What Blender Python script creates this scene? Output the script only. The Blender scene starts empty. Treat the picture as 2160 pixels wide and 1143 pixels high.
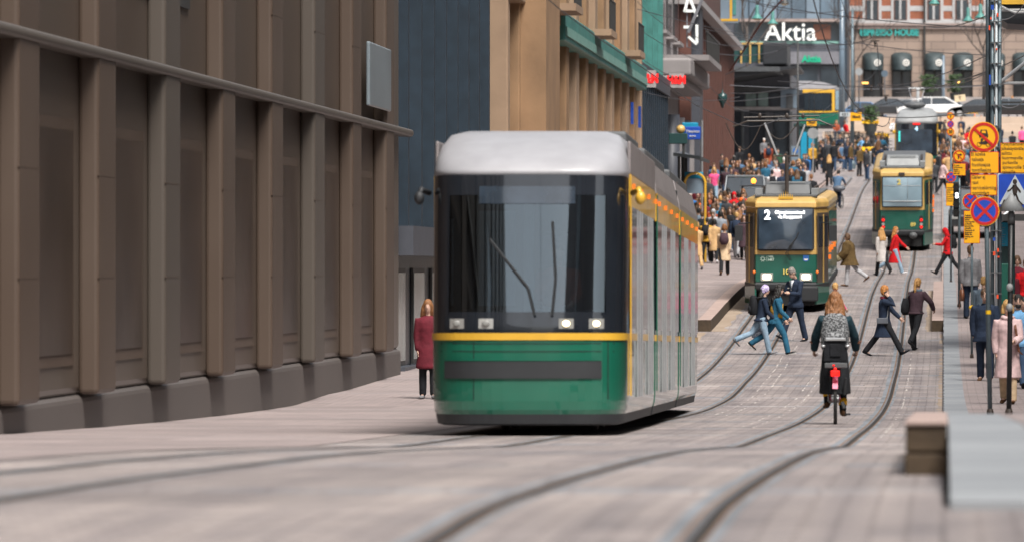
import bpy, bmesh, math, random
import numpy as np
from mathutils import Vector, Matrix, noise
R = math.radians
random.seed(7)
sc = bpy.context.scene
COL = sc.collection
# ---------------- camera: long lens looking straight up the street, frame shifted to the left
FP, CX, CY = 11700.0, 1990.0, 571.5
cd = bpy.data.cameras.new('camera'); cam = bpy.data.objects.new('camera', cd); COL.objects.link(cam)
cam.location = (0, 0, 0); cam.rotation_euler = (R(90), 0, 0)
cd.sensor_width = 36; cd.lens = FP/2160*36; cd.shift_x = -(CX-1080)/2160
cd.clip_start = 0.3; cd.clip_end = 3000
cd.dof.use_dof = True; cd.dof.focus_distance = 110; cd.dof.aperture_fstop = 3.3
sc.camera = cam
# ---------------- overcast daylight
SUN_EL, SUN_AZ = 56, 152
w = bpy.data.worlds.new('World'); sc.world = w; w.use_nodes = True
nt = w.node_tree; nt.nodes.clear()
sky = nt.nodes.new('ShaderNodeTexSky'); sky.sky_type = 'NISHITA'; sky.sun_disc = False
sky.sun_elevation = R(SUN_EL); sky.sun_rotation = R(SUN_AZ); sky.dust_density = 4; sky.air_density = 1.0
hs = nt.nodes.new('ShaderNodeHueSaturation'); hs.inputs['Saturation'].default_value = 0.35
bg = nt.nodes.new('ShaderNodeBackground'); bg.inputs['Strength'].default_value = 0.12
wo = nt.nodes.new('ShaderNodeOutputWorld')
nt.links.new(sky.outputs[0], hs.inputs['Color']); nt.links.new(hs.outputs[0], bg.inputs[0]); nt.links.new(bg.outputs[0], wo.inputs[0])
sd = bpy.data.lights.new('sun', 'SUN'); sd.energy = 3.2; sd.angle = R(22); sd.color = (1, .95, .88)
so = bpy.data.objects.new('sun', sd); COL.objects.link(so)
so.rotation_euler = Vector((math.sin(R(SUN_AZ))*math.cos(R(SUN_EL)), math.cos(R(SUN_AZ))*math.cos(R(SUN_EL)), math.sin(R(SUN_EL)))).to_track_quat('Z', 'Y').to_euler()
sc.view_settings.view_transform = 'Standard'; sc.view_settings.look = 'None'
sc.view_settings.exposure = 0.68; sc.view_settings.gamma = 1
sc.cycles.max_bounces = 6

# ---------------- the street's long profile: metres ahead -> metres below the lens
_H = [(-300,1.6),(0,1.2),(12,1.1),(22,1.074),(24.4,1.06),(26.4,1.08),(28.7,1.11),(34.8,1.22),(41,1.35),(51.5,1.635),(55,1.737),(61,1.843),
 (79,2.137),(92,2.27),(100,2.3),(110,2.21),(120,2.12),(131,1.9),(146,1.4),(153,1.13),(167,.7),(183,.42),(197,.16),(205,-.15),(213,-.75),(222,-1.3),(240,-2.3),
 (270,-3.84),(300,-4.9),(340,-6.5),(380,-8.8),(418,-11),(470,-13.9),(530,-16.6),(700,-17.6),(1500,-18)]
def H(d):
    p = _H
    if d <= p[0][0]: return p[0][1]
    if d >= p[-1][0]: return p[-1][1]
    i = max(j for j in range(len(p)) if p[j][0] <= d); i = min(i, len(p)-2)
    x0, y0 = p[i]; x1, y1 = p[i+1]
    def sl(j):
        if j <= 0 or j >= len(p)-1: return 0.0
        a = (p[j][1]-p[j-1][1])/(p[j][0]-p[j-1][0]); b = (p[j+1][1]-p[j][1])/(p[j+1][0]-p[j][0])
        if a*b <= 0: return 0.0
        return 2*a*b/(a+b)
    t = (d-x0)/(x1-x0); h = x1-x0; m0, m1 = sl(i)*h, sl(i+1)*h
    return (2*t**3-3*t*t+1)*y0+(t**3-2*t*t+t)*m0+(-2*t**3+3*t*t)*y1+(t**3-t*t)*m1
def lerp(pts, d):
    if d <= pts[0][0]: return pts[0][1]
    for (a, b), (c, e) in zip(pts, pts[1:]):
        if d <= c: return b+(e-b)*(d-a)/(c-a)
    return pts[-1][1]
RS = [(24.5,.03),(31.5,.28),(42,.29),(46,.28),(46.2,.08),(134,.08),(141,.27),(172,.27),(175,.1),(330,.1),(334,0)]
LS = [(0,.006),(94,.006),(99,.1),(141,.1),(142,.28),(198,.28),(206,.1),(330,.1),(334,0)]
def rise(X, d):
    if X > 0: return lerp(RS, d)
    if X < -5.95: return lerp(LS, d)
    return 0.0
def gz(X, d): return -H(d)+rise(X, d)
def P(x, y, d): return Vector(((x-CX)*d/FP, d, -(y-CY)*d/FP))
def XX(x, d): return (x-CX)*d/FP
def ZZ(y, d): return -(y-CY)*d/FP
def foot(x, y, lo=25, hi=600):      # where the ground is seen at this height in the picture
    d = lo
    while d < hi:
        X = XX(x, d)
        if ZZ(y, d) <= gz(X, d): return Vector((X, d, gz(X, d)))
        d += .1
    return None
def byhead(x, y, h, lo=120, hi=600):
    d = lo
    while d < hi:
        X = XX(x, d)
        if ZZ(y, d) <= gz(X, d)+h: return Vector((X, d, gz(X, d)))
        d += .25
    return Vector((XX(x, hi), hi, gz(XX(x, hi), hi)))

# ---------------- materials
M = {}
def mat(name, c, rough=.6, metal=0, var=.12, vs=3.0, bump=0, bs=40, coat=0, emit=0, spec=.5, c2=None, stretch=None, trans=0):
    if name in M: return M[name]
    m = bpy.data.materials.new(name); m.use_nodes = True; t = m.node_tree; n = t.nodes; L = t.links
    b = n['Principled BSDF']; b.inputs['Roughness'].default_value = rough; b.inputs['Metallic'].default_value = metal
    b.inputs['Coat Weight'].default_value = coat; b.inputs['Specular IOR Level'].default_value = spec
    tc = n.new('ShaderNodeTexCoord'); mp = n.new('ShaderNodeMapping'); L.new(tc.outputs['Object'], mp.inputs[0])
    if stretch: mp.inputs['Scale'].default_value = stretch
    ns = n.new('ShaderNodeTexNoise'); ns.inputs['Scale'].default_value = vs; ns.inputs['Detail'].default_value = 5
    L.new(mp.outputs[0], ns.inputs['Vector'])
    cr = n.new('ShaderNodeValToRGB'); e = cr.color_ramp.elements
    e[0].position = .3; e[1].position = .7
    c = tuple(c); k = c2 or tuple(min(1, q*(1+var)) for q in c); lo = c if c2 else tuple(q*(1-var) for q in c)
    e[0].color = (*lo, 1); e[1].color = (*k, 1)
    L.new(ns.outputs['Fac'], cr.inputs[0]); L.new(cr.outputs[0], b.inputs['Base Color'])
    if bump:
        n2 = n.new('ShaderNodeTexNoise'); n2.inputs['Scale'].default_value = bs; n2.inputs['Detail'].default_value = 4
        L.new(mp.outputs[0], n2.inputs['Vector'])
        bp = n.new('ShaderNodeBump'); bp.inputs['Strength'].default_value = bump; bp.inputs['Distance'].default_value = .02
        L.new(n2.outputs['Fac'], bp.inputs['Height']); L.new(bp.outputs[0], b.inputs['Normal'])
    if emit:
        b.inputs['Emission Color'].default_value = (*c, 1); b.inputs['Emission Strength'].default_value = emit
    M[name] = m; return m
def brickmat(name, c1, c2, mortar, bw, bh, msize=.012, var=.18, vs=.35, rough=.75, plane='XY', bands=None, bump=.3, streak=0, patch=None):
    m = bpy.data.materials.new(name); m.use_nodes = True; t = m.node_tree; n = t.nodes; L = t.links
    b = n['Principled BSDF']; b.inputs['Roughness'].default_value = rough
    tc = n.new('ShaderNodeTexCoord'); sp = n.new('ShaderNodeSeparateXYZ'); L.new(tc.outputs['Object'], sp.inputs[0])
    cb = n.new('ShaderNodeCombineXYZ')
    a = {'XY':(0,1),'XZ':(0,2),'YZ':(1,2)}[plane]
    L.new(sp.outputs[a[0]], cb.inputs[0]); L.new(sp.outputs[a[1]], cb.inputs[1])
    def brick(w_, h_, a1, a2, mo, off=.5):
        q = n.new('ShaderNodeTexBrick'); q.inputs['Scale'].default_value = 1; q.inputs['Brick Width'].default_value = w_
        q.inputs['Row Height'].default_value = h_; q.inputs['Mortar Size'].default_value = msize; q.inputs['Mortar Smooth'].default_value = .3
        q.inputs['Color1'].default_value = (*a1, 1); q.inputs['Color2'].default_value = (*a2, 1); q.inputs['Mortar'].default_value = (*mo, 1)
        q.offset = off; L.new(cb.outputs[0], q.inputs['Vector']); return q
    q = brick(bw, bh, c1, c2, mortar); out = q.outputs['Color']; hout = q.outputs['Fac']
    def math1(op, i, v):
        x = n.new('ShaderNodeMath'); x.operation = op; L.new(i, x.inputs[0]); x.inputs[1].default_value = v; return x.outputs[0]
    def mix(f, A, B, mode='MIX'):
        x = n.new('ShaderNodeMix'); x.data_type = 'RGBA'; x.blend_type = mode
        if hasattr(f, 'links'): L.new(f, x.inputs[0])
        else: x.inputs[0].default_value = f
        L.new(A, x.inputs[6]); L.new(B, x.inputs[7]); return x.outputs[2]
    if bands:
        per, wd, A1, A2, off = bands
        q2 = brick(.62, wd/2, A1, A2, mortar, .5)
        md = math1('MODULO', math1('ADD', sp.outputs[1], 1000+off), per)
        f = math1('LESS_THAN', md, wd)
        out = mix(f, out, q2.outputs['Color'])
    if patch:
        q3 = brick(patch[0], patch[1], (1-patch[2],)*3, (1+patch[2]*.7,)*3, (1-patch[2]*1.2,)*3, .37); q3.inputs['Mortar Size'].default_value = .02
        out = mix(1, out, q3.outputs['Color'], 'MULTIPLY')
    ns = n.new('ShaderNodeTexNoise'); ns.inputs['Scale'].default_value = vs; ns.inputs['Detail'].default_value = 6; ns.inputs['Roughness'].default_value = .6
    L.new(tc.outputs['Object'], ns.inputs['Vector'])
    cr = n.new('ShaderNodeValToRGB'); e = cr.color_ramp.elements; e[0].position = .32; e[1].position = .68
    e[0].color = (1-var, 1-var*1.0, 1-var*.9, 1); e[1].color = (1+var*.6,)*3+(1,)
    L.new(ns.outputs['Fac'], cr.inputs[0]); out = mix(1, out, cr.outputs[0], 'MULTIPLY')
    if streak:
        mp = n.new('ShaderNodeMapping'); mp.inputs['Scale'].default_value = (4, .05, 1); L.new(tc.outputs['Object'], mp.inputs[0])
        n3 = n.new('ShaderNodeTexNoise'); n3.inputs['Scale'].default_value = 1; n3.inputs['Detail'].default_value = 4; L.new(mp.outputs[0], n3.inputs['Vector'])
        c3 = n.new('ShaderNodeValToRGB'); g = c3.color_ramp.elements; g[0].position = .35; g[1].position = .68
        g[0].color = (1-streak, 1-streak, 1-streak*.85, 1); g[1].color = (1+streak*.5, 1+streak*.47, 1+streak*.45, 1)
        L.new(n3.outputs['Fac'], c3.inputs[0]); out = mix(1, out, c3.outputs[0], 'MULTIPLY')
    L.new(out, b.inputs['Base Color'])
    bp = n.new('ShaderNodeBump'); bp.inputs['Strength'].default_value = bump; bp.inputs['Distance'].default_value = .006; bp.invert = True
    L.new(hout, bp.inputs['Height']); L.new(bp.outputs[0], b.inputs['Normal'])
    M[name] = m; return m

# ---------------- mesh helpers
class MB:
    def __init__(s): s.v = []; s.f = []; s.m = []
    def add(s, v, f, m=0):
        o = len(s.v); s.v += [tuple(q) for q in v]; s.f += [tuple(i+o for i in g) for g in f]; s.m += [m]*len(f); return s
    def box(s, x0, x1, y0, y1, z0, z1, m=0):
        v = [(x0,y0,z0),(x1,y0,z0),(x1,y1,z0),(x0,y1,z0),(x0,y0,z1),(x1,y0,z1),(x1,y1,z1),(x0,y1,z1)]
        return s.add(v, [(3,2,1,0),(4,5,6,7),(0,1,5,4),(1,2,6,5),(2,3,7,6),(3,0,4,7)], m)
    def obox(s, c, size, mx, m=0):
        x, y, z = [q/2 for q in size]
        v = [Vector(c)+mx@Vector(q) for q in [(-x,-y,-z),(x,-y,-z),(x,y,-z),(-x,y,-z),(-x,-y,z),(x,-y,z),(x,y,z),(-x,y,z)]]
        return s.add(v, [(3,2,1,0),(4,5,6,7),(0,1,5,4),(1,2,6,5),(2,3,7,6),(3,0,4,7)], m)
    def tube(s, pts, rad, n=8, m=0, ref=(1,0,0), caps=True):
        pts = [Vector(p) for p in pts]; N = len(pts)
        if not isinstance(rad, (list, tuple)): rad = [rad]*N
        rings = []
        for i, p in enumerate(pts):
            t = (pts[min(i+1, N-1)]-pts[max(i-1, 0)]).normalized()
            a = Vector(ref); a = a-t*a.dot(t)
            if a.length < .15: a = Vector((0,1,0)); a = a-t*a.dot(t)
            if a.length < .15: a = Vector((0,0,1)); a = a-t*a.dot(t)
            a.normalize(); b = t.cross(a)
            r = rad[i]; rx, ry = r if isinstance(r, (list, tuple)) else (r, r)
            rings.append([p+a*(rx*math.cos(2*math.pi*k/n))+b*(ry*math.sin(2*math.pi*k/n)) for k in range(n)])
        v = [q for r_ in rings for q in r_]; f = []
        for i in range(N-1):
            for k in range(n):
                k2 = (k+1) % n; f.append((i*n+k, i*n+k2, (i+1)*n+k2, (i+1)*n+k))
        if caps: f.append(tuple(range(n-1, -1, -1))); f.append(tuple((N-1)*n+k for k in range(n)))
        return s.add(v, f, m)
    def ell(s, c, r, mx=None, nu=12, nv=8, m=0):
        v = []; f = []
        c = Vector(c)
        for j in range(nv+1):
            ph = math.pi*j/nv
            for i in range(nu):
                th = 2*math.pi*i/nu
                q = Vector((r[0]*math.sin(ph)*math.cos(th), r[1]*math.sin(ph)*math.sin(th), r[2]*math.cos(ph)))
                v.append(c+(mx@q if mx else q))
        for j in range(nv):
            for i in range(nu):
                i2 = (i+1) % nu; f.append((j*nu+i, (j+1)*nu+i, (j+1)*nu+i2, j*nu+i2))
        return s.add(v, f, m)
    def prism(s, poly, fn0, fn1, m=0):     # closed solid between two maps of one outline
        n = len(poly); v = [fn0(p) for p in poly]+[fn1(p) for p in poly]
        f = [tuple(range(n-1, -1, -1)), tuple(range(n, 2*n))]+[(i, (i+1) % n, n+(i+1) % n, n+i) for i in range(n)]
        return s.add(v, f, m)
    def plate(s, poly, y, th, m=0):        # outline in x,z, thickness along y
        return s.prism(poly, lambda p: (p[0], y, p[1]), lambda p: (p[0], y+th, p[1]), m)
    def lathe(s, prof, c=(0,0,0), n=16, m=0):
        v = []; f = []
        for r, z in prof:
            for k in range(n): v.append((c[0]+r*math.cos(2*math.pi*k/n), c[1]+r*math.sin(2*math.pi*k/n), c[2]+z))
        for j in range(len(prof)-1):
            for k in range(n):
                k2 = (k+1) % n; f.append((j*n+k, j*n+k2, (j+1)*n+k2, (j+1)*n+k))
        f.append(tuple(range(n-1, -1, -1))); f.append(tuple((len(prof)-1)*n+k for k in range(n)))
        return s.add(v, f, m)
    def mesh(s, name='mesh'):
        me = bpy.data.meshes.new(name); me.from_pydata(s.v, [], s.f); me.polygons.foreach_set('material_index', s.m); me.update(); return me
    def build(s, name, mats, parent=None, smooth=False, bevel=0, fix=True):
        me = s.mesh(name)
        if fix:
            b = bmesh.new(); b.from_mesh(me); bmesh.ops.recalc_face_normals(b, faces=b.faces); b.to_mesh(me); b.free()
        return link(name, me, mats, parent, smooth, bevel)
def link(name, me, mats, parent=None, smooth=False, bevel=0):
    if not isinstance(mats, (list, tuple)): mats = [mats]
    idx = [p.material_index for p in me.polygons] if len(mats) > 1 else None; me.materials.clear()
    for q in mats: me.materials.append(M[q] if isinstance(q, str) else q)
    if idx: me.polygons.foreach_set('material_index', idx)
    if smooth:
        me.polygons.foreach_set('use_smooth', [True]*len(me.polygons))
    o = bpy.data.objects.new(name, me); COL.objects.link(o)
    if parent: o.parent = parent
    if bevel:
        bm = o.modifiers.new('bevel', 'BEVEL'); bm.width = bevel; bm.segments = 3; bm.limit_method = 'ANGLE'; bm.angle_limit = R(25)
    return o
def circ(r, n=32, c=(0, 0)): return [(c[0]+r*math.cos(2*math.pi*k/n), c[1]+r*math.sin(2*math.pi*k/n)) for k in range(n)]
def rrect(x0, x1, z0, z1, r, n=5):
    o = []
    for cx, cz, a in ((x1-r,z1-r,0),(x0+r,z1-r,90),(x0+r,z0+r,180),(x1-r,z0+r,270)):
        for k in range(n+1): o.append((cx+r*math.cos(R(a+90*k/n)), cz+r*math.sin(R(a+90*k/n))))
    return o
def empty(name, loc=(0,0,0), rz=0, label=None, cat=None, group=None, rx=0):
    o = bpy.data.objects.new(name, None); COL.objects.link(o); o.location = loc; o.rotation_euler = (rx, 0, rz); o.empty_display_size = .2
    tag(o, label, cat, group); return o
def tag(o, label=None, cat=None, group=None, kind=None):
    if label: o['label'] = label
    if cat: o['category'] = cat
    if group: o['group'] = group
    if kind: o['kind'] = kind
    return o
_tc = {}
def textmesh(s, size=1.0, ext=.01, sx=1.0, bold=0, align='CENTER', ls=1.0):
    k = (s, size, ext, sx, bold, align, ls)
    if k not in _tc:
        cu = bpy.data.curves.new('t', 'FONT'); cu.body = s; cu.size = size; cu.extrude = ext; cu.align_x = align; cu.align_y = 'CENTER'
        cu.offset = bold; cu.space_line = ls; cu.resolution_u = 3
        o = bpy.data.objects.new('t', cu); COL.objects.link(o)
        dg = bpy.context.evaluated_depsgraph_get(); dg.update()
        me = bpy.data.meshes.new_from_object(o.evaluated_get(dg)); bpy.data.objects.remove(o)
        me.transform(Matrix.Diagonal((sx, 1, 1, 1)))
        _tc[k] = me
    return _tc[k]
def text(s, loc, size, material, parent=None, name='lettering', rot=None, **kw):
    me = textmesh(s, size, **kw).copy(); me.transform(rot or Matrix.Rotation(R(90), 4, 'X')); me.transform(Matrix.Translation(loc))
    return link(name, me, material, parent)
def remesh(me, voxel, it=3, sm=.5):
    o = bpy.data.objects.new('r', me); COL.objects.link(o)
    q = o.modifiers.new('r', 'REMESH'); q.mode = 'VOXEL'; q.voxel_size = voxel
    q2 = o.modifiers.new('s', 'SMOOTH'); q2.factor = sm; q2.iterations = it
    dg = bpy.context.evaluated_depsgraph_get(); dg.update()
    r = bpy.data.meshes.new_from_object(o.evaluated_get(dg)); bpy.data.objects.remove(o); return r
def joinmesh(a, mb, moff=0):
    b = bmesh.new(); b.from_mesh(a)
    t = mb.mesh('t'); n0 = len(b.faces); b.from_mesh(t); b.faces.ensure_lookup_table()
    b.to_mesh(a); b.free(); bpy.data.meshes.remove(t); return a
# ---------------- palette
brickmat('setts', (.335,.29,.268), (.225,.2,.193), (.15,.125,.117), .3, .16, .014, .26, .5, .7, bands=(7.3,.9,(.38,.32,.285),(.20,.215,.235),2), streak=.2, patch=(1.55,2.3,.12))
brickmat('pavers_pink', (.32,.26,.248), (.25,.212,.206), (.17,.14,.135), .3, .15, .01, .16, .4, .75, bands=(9.4,.45,(.30,.26,.25),(.26,.23,.23),0), patch=(2.1,1.7,.14))
brickmat('slabs_grey', (.27,.285,.30), (.215,.23,.245), (.08,.08,.09), 1.0, 1.1, .02, .12, .8, .7)
brickmat('square_paving', (.27,.235,.22), (.22,.2,.19), (.2,.18,.17), .8, .8, .012, .16, .2, .75, streak=.05)
mat('ground', (.22,.2,.19), .9, var=.2, vs=.2)
mat('asphalt_bluegrey', (.175,.19,.21), .75, var=.3, vs=4, stretch=(1,.2,1))
mat('rail_steel', (.2,.19,.19), .45, .7, var=.3, vs=3, stretch=(2,.3,1))
mat('rail_groove', (.02,.016,.013), .8)
mat('rail_rust', (.14,.075,.04), .7, var=.4, vs=2, c2=(.25,.15,.09), stretch=(1,.15,1))
mat('chalk', (.5,.46,.43), .7, var=.2); mat('paint_white', (.72,.70,.66), .6, var=.1)
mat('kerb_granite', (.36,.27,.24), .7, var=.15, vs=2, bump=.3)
mat('kerb_face', (.05,.032,.017), .8, var=.3, vs=5, bump=.4, bs=15)  # brown block sides; shade on the front faces is put into this dark colour
mat('dirt', (.25,.19,.14), .95, var=.4, vs=1.5, c2=(.34,.27,.21))
# ---------------- road, pavements
def strip(name, xs, d0, d1, step, fz, m, parent=None):
    v = []; f = []; ds = []
    d = d0
    while d < d1-1e-6: ds.append(d); d += step(d) if callable(step) else step
    ds.append(d1); n = len(xs)
    for d in ds:
        for x in xs: v.append((x(d) if callable(x) else x, d, fz((x(d) if callable(x) else x), d)))
    for i in range(len(ds)-1):
        for j in range(n-1): f.append((i*n+j, i*n+j+1, (i+1)*n+j+1, (i+1)*n+j))
    b = MB(); b.add(v, f); return b.build(name, m, parent, fix=False)
def S(o, label=None): o['kind'] = 'structure'; return o
st = lambda d: .8 if d < 130 else 2
S(strip('ground', [-900,-70,-30,-14,14,30,70,900], -350, 1500, 10, lambda X, d: -H(d)-.35, 'ground'))
S(strip('road', [-6.8,-5.5,-3,-1,-.4,0.0], -60, 334, st, lambda X, d: -H(d), 'setts'))
S(strip('kerb_paving_right', [0.0,.37], 46.2, 333, st, lambda X, d: -H(d)+max(.012, lerp(RS, d)), 'slabs_grey'))
S(strip('pavement_right', [.37,2,9], 46.2, 333, st, lambda X, d: -H(d)+lerp(RS, d)+.001, 'pavers_pink'))
S(strip('pavement_left', [-16,-10,-6.3], -60, 334, st, lambda X, d: -H(d)+lerp(LS, d), 'pavers_pink'))
S(strip('square', [-70,-20,-8,0,8,20,70], 333, 760, 6, lambda X, d: -H(d)+.004, 'square_paving'))
S(strip('forecourt', [0.0,9], -60, 25, 1, lambda X, d: -H(d)+.004, 'setts'))
# raised near end of the platform on the right, ramping up, and its granite kerb blocks
b = MB()
def slabz(X, d): return -H(d)+lerp(RS, d)+.006
def platform(x0, x1, d0, d1, m, name):
    b = MB(); n = 26; ds = [d0+(d1-d0)*i/n for i in range(n+1)]; v = []; f = []
    for d in ds: a, c = x0(d), x1(d); v += [(a, d, slabz(a, d)), (c, d, slabz(c, d)), (c, d, -H(d)-.3), (a, d, -H(d)-.3)]
    for i in range(n):
        for j in range(4): f.append((i*4+j, i*4+(j+1) % 4, i*4+4+(j+1) % 4, i*4+4+j))
    f.append((0,1,2,3)); f.append(tuple(n*4+q for q in (3,2,1,0)))
    b.add(v, f); return S(b.build(name, m))
EDG = [(24,1.6),(25.5,.95),(27.5,.6),(31,.46),(38,.41),(46,.40)]
platform(lambda d: .03, lambda d: lerp(EDG, d), 24.6, 46, 'slabs_grey', 'platform_edge')
platform(lambda d: lerp(EDG, d)+.006, lambda d: 9, 24.4, 46, 'pavers_pink', 'platform_paving')
def kerb(name, x0, x1, d0, d1, h, m0='kerb_granite', m1='kerb_face', bl=3.2):
    b = MB(); d = d0
    while d < d1-.05:
        e = min(d+bl, d1); z0, z1 = -H(d), -H(e)
        x0_, x1_ = x0+.004, x1-.004
        b.add([(x0_,d,z0-.3),(x1_,d,z0-.3),(x1_,e-.01,z1-.3),(x0_,e-.01,z1-.3),(x0_,d,z0+h),(x1_,d,z0+h),(x1_,e-.01,z1+h),(x0_,e-.01,z1+h)],
              [(4,5,6,7)], 0)
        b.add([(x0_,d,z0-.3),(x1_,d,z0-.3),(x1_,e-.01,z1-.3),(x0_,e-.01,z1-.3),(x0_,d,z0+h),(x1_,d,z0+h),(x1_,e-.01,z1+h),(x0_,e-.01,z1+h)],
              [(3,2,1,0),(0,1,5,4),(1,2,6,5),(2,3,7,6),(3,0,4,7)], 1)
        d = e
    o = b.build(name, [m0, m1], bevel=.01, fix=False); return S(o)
b = MB()
def slope_box(x0, x1, d0, d1, a, c, m):
    v = [(x0,d0,-H(d0)+a),(x1,d0,-H(d0)+a),(x1,d1,-H(d1)+a),(x0,d1,-H(d1)+a),(x0,d0,-H(d0)+c),(x1,d0,-H(d0)+c),(x1,d1,-H(d1)+c),(x0,d1,-H(d1)+c)]
    b.add(v, [(3,2,1,0),(4,5,6,7),(0,1,5,4),(1,2,6,5),(2,3,7,6),(3,0,4,7)], m)
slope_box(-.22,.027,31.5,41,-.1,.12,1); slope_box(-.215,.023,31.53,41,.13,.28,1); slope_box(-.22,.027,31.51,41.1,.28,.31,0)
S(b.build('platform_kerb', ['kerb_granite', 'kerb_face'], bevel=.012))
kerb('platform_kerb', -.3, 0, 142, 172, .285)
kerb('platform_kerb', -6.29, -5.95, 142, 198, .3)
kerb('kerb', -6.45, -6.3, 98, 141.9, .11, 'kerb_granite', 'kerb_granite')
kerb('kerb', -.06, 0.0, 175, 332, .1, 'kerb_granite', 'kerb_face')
kerb('kerb', -6.2, -6.1, 198.2, 332, .11, 'kerb_granite', 'kerb_granite')
# rusty grit gathered along kerbs
def patchstrip(name, xa, xb, d0, d1, m, seed, dz=.004, brk=.0):
    b = MB(); d = d0; rr = random.Random(seed)
    prev = None
    while d < d1:
        e = min(d+.5, d1); wv = (noise.noise(Vector((d*.6, seed, 0)))*.5+.5)
        a = xa+(xb-xa)*(.0); c = xa+(xb-xa)*(.25+.75*wv)
        cur = (a, c, d)
        if prev is not None and rr.random() > brk:
            b.add([(prev[0],prev[2],-H(prev[2])+dz),(prev[1],prev[2],-H(prev[2])+dz),(cur[1],d,-H(d)+dz),(cur[0],d,-H(d)+dz)], [(0,1,2,3)])
        prev = cur; d = e if e > d else d+.5
        if d >= d1: break
    return S(b.build(name, m, fix=False))
patchstrip('kerb_grit', -.02, -.14, 46, 141, 'dirt', 3, .003, .35)
patchstrip('kerb_grit', -.3, -.55, 142, 172, 'dirt', 5)
patchstrip('kerb_grit', -5.95, -5.4, 142, 165, 'dirt', 9, .003)
patchstrip('kerb_grit', -6.3, -5.9, 118, 142, 'dirt', 11, .003)
# tram rails
def rail(xf, d0, d1):
    o = []
    def s2(name, a, c, m, dz):
        return strip(name, [lambda d: xf(d)+a, lambda d: xf(d)+c], d0, d1, lambda d: .8 if d < 130 else 2, lambda X, d: -H(d)+dz, m)
    b = MB(); ds = []; d = d0
    while d < d1: ds.append(d); d += .8 if d < 130 else 2
    ds.append(d1)
    for a, c, m, dz in ((-.125,.115,0,.003),(-.05,-.028,3,.0055),(-.028,.004,1,.007),(.004,.06,2,.0055),(.06,.074,3,.0065)):
        v = []; f = []
        for d in ds: x = xf(d); wv = 0 if m else noise.noise(Vector((d*.35, a, xf(0))))*.03; v += [(x+a+wv, d, -H(d)+dz), (x+c+wv, d, -H(d)+dz)]
        for i in range(len(ds)-1): f.append((2*i, 2*i+1, 2*i+3, 2*i+2))
        b.add(v, f, m)
    return S(b.build('tram_rail', ['asphalt_bluegrey','rail_steel','rail_groove','rail_rust'], fix=False))
LT = [(-60,-5.2),(20,-4.95),(62,-4.85),(74,-4.7),(84,-4.4),(95,-4.36),(111,-4.45),(125,-4.6),(144,-4.7),(205,-4.62),(229,-4.48),(260,-4.48),(305,-4.55)]
RT = [(-60,-1.5),(20,-1.53),(90,-1.5),(118,-1.53),(160,-1.62),(190,-1.72),(218,-1.6),(300,-1.55),(420,-1.5)]
def smoothp(pts):
    def f(d):
        return sum(lerp(pts, d+k) for k in (-6,-3,0,3,6))/5
    return f
lt, rt = smoothp(LT), smoothp(RT)
for s in (-.515, .515):
    rail(lambda d, s=s: lt(d)+s, -40, 305); rail(lambda d, s=s: rt(d)+s, -40, 400)
# rails of the crossing line curving away to the left past the square
for r_, c_ in ((1, 0), (2, 1.03)):
    b = MB(); pts = []
    for k in range(25):
        t = k/24; a = R(90*t); rad = 22+c_; X = -4.55+.515-c_-rad*0 - (rad)*(1-math.cos(a)); D = 305+ (rad)*math.sin(a); pts.append((X, D))
    for (x0, e0), (x1, e1) in zip(pts, pts[1:]):
        b.add([(x0-.09,e0,-H(e0)+.008),(x0+.09,e0,-H(e0)+.008),(x1+.09,e1+.05,-H(e1)+.008),(x1-.09,e1-.09,-H(e1)+.008)], [(0,1,2,3)])
    S(b.build('tram_rail', 'asphalt_bluegrey', fix=False))
# worn dotted chalk lines beside the rails
def dots(xf, d0, d1, seed):
    rr = random.Random(seed); b = MB(); d = d0
    while d < d1:
        l = rr.uniform(.15, 1.1)
        if rr.random() < .5:
            x = xf(d)+rr.uniform(-.01,.01); w_ = rr.uniform(.006,.018)
            b.add([(x-w_,d,-H(d)+.004),(x+w_,d,-H(d)+.004),(x+w_*.8,d+l,-H(d+l)+.004),(x-w_*.7,d+l,-H(d+l)+.004)], [(0,1,2,3)])
        d += l+rr.uniform(.1,.9)
    S(b.build('road_marking', 'chalk', fix=False))
for q, (o_, a, c) in enumerate(((.95,60,140),(.62,60,140),(-.0-1.28,70,118),(-1.5,70,118))): dots(lambda d, o_=o_: rt(d)+.05+o_*.8, a, c, q)
for q, (o_, a, c) in enumerate(((.9,84,150),(1.1,84,150))): dots(lambda d, o_=o_: lt(d)+o_, a, c, 20+q)
# tar joints crossing the setts, and a few gully grates
mat('tar', (.06,.055,.05), .8); mat('grate', (.07,.07,.07), .5, .6)
rr = random.Random(4); b = MB()
for k in range(26):
    d = rr.uniform(40, 200); x0 = rr.uniform(-5.5,-1); x1 = min(-.1, x0+rr.uniform(.6,2.6)); e = rr.uniform(-.2,.2)
    b.add([(x0,d,-H(d)+.0045),(x1,d+e,-H(d+e)+.0045),(x1,d+e+.05,-H(d+e+.05)+.0045),(x0,d+.05,-H(d+.05)+.0045)], [(0,1,2,3)])
S(b.build('tar_joint', 'tar', fix=False))
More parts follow.
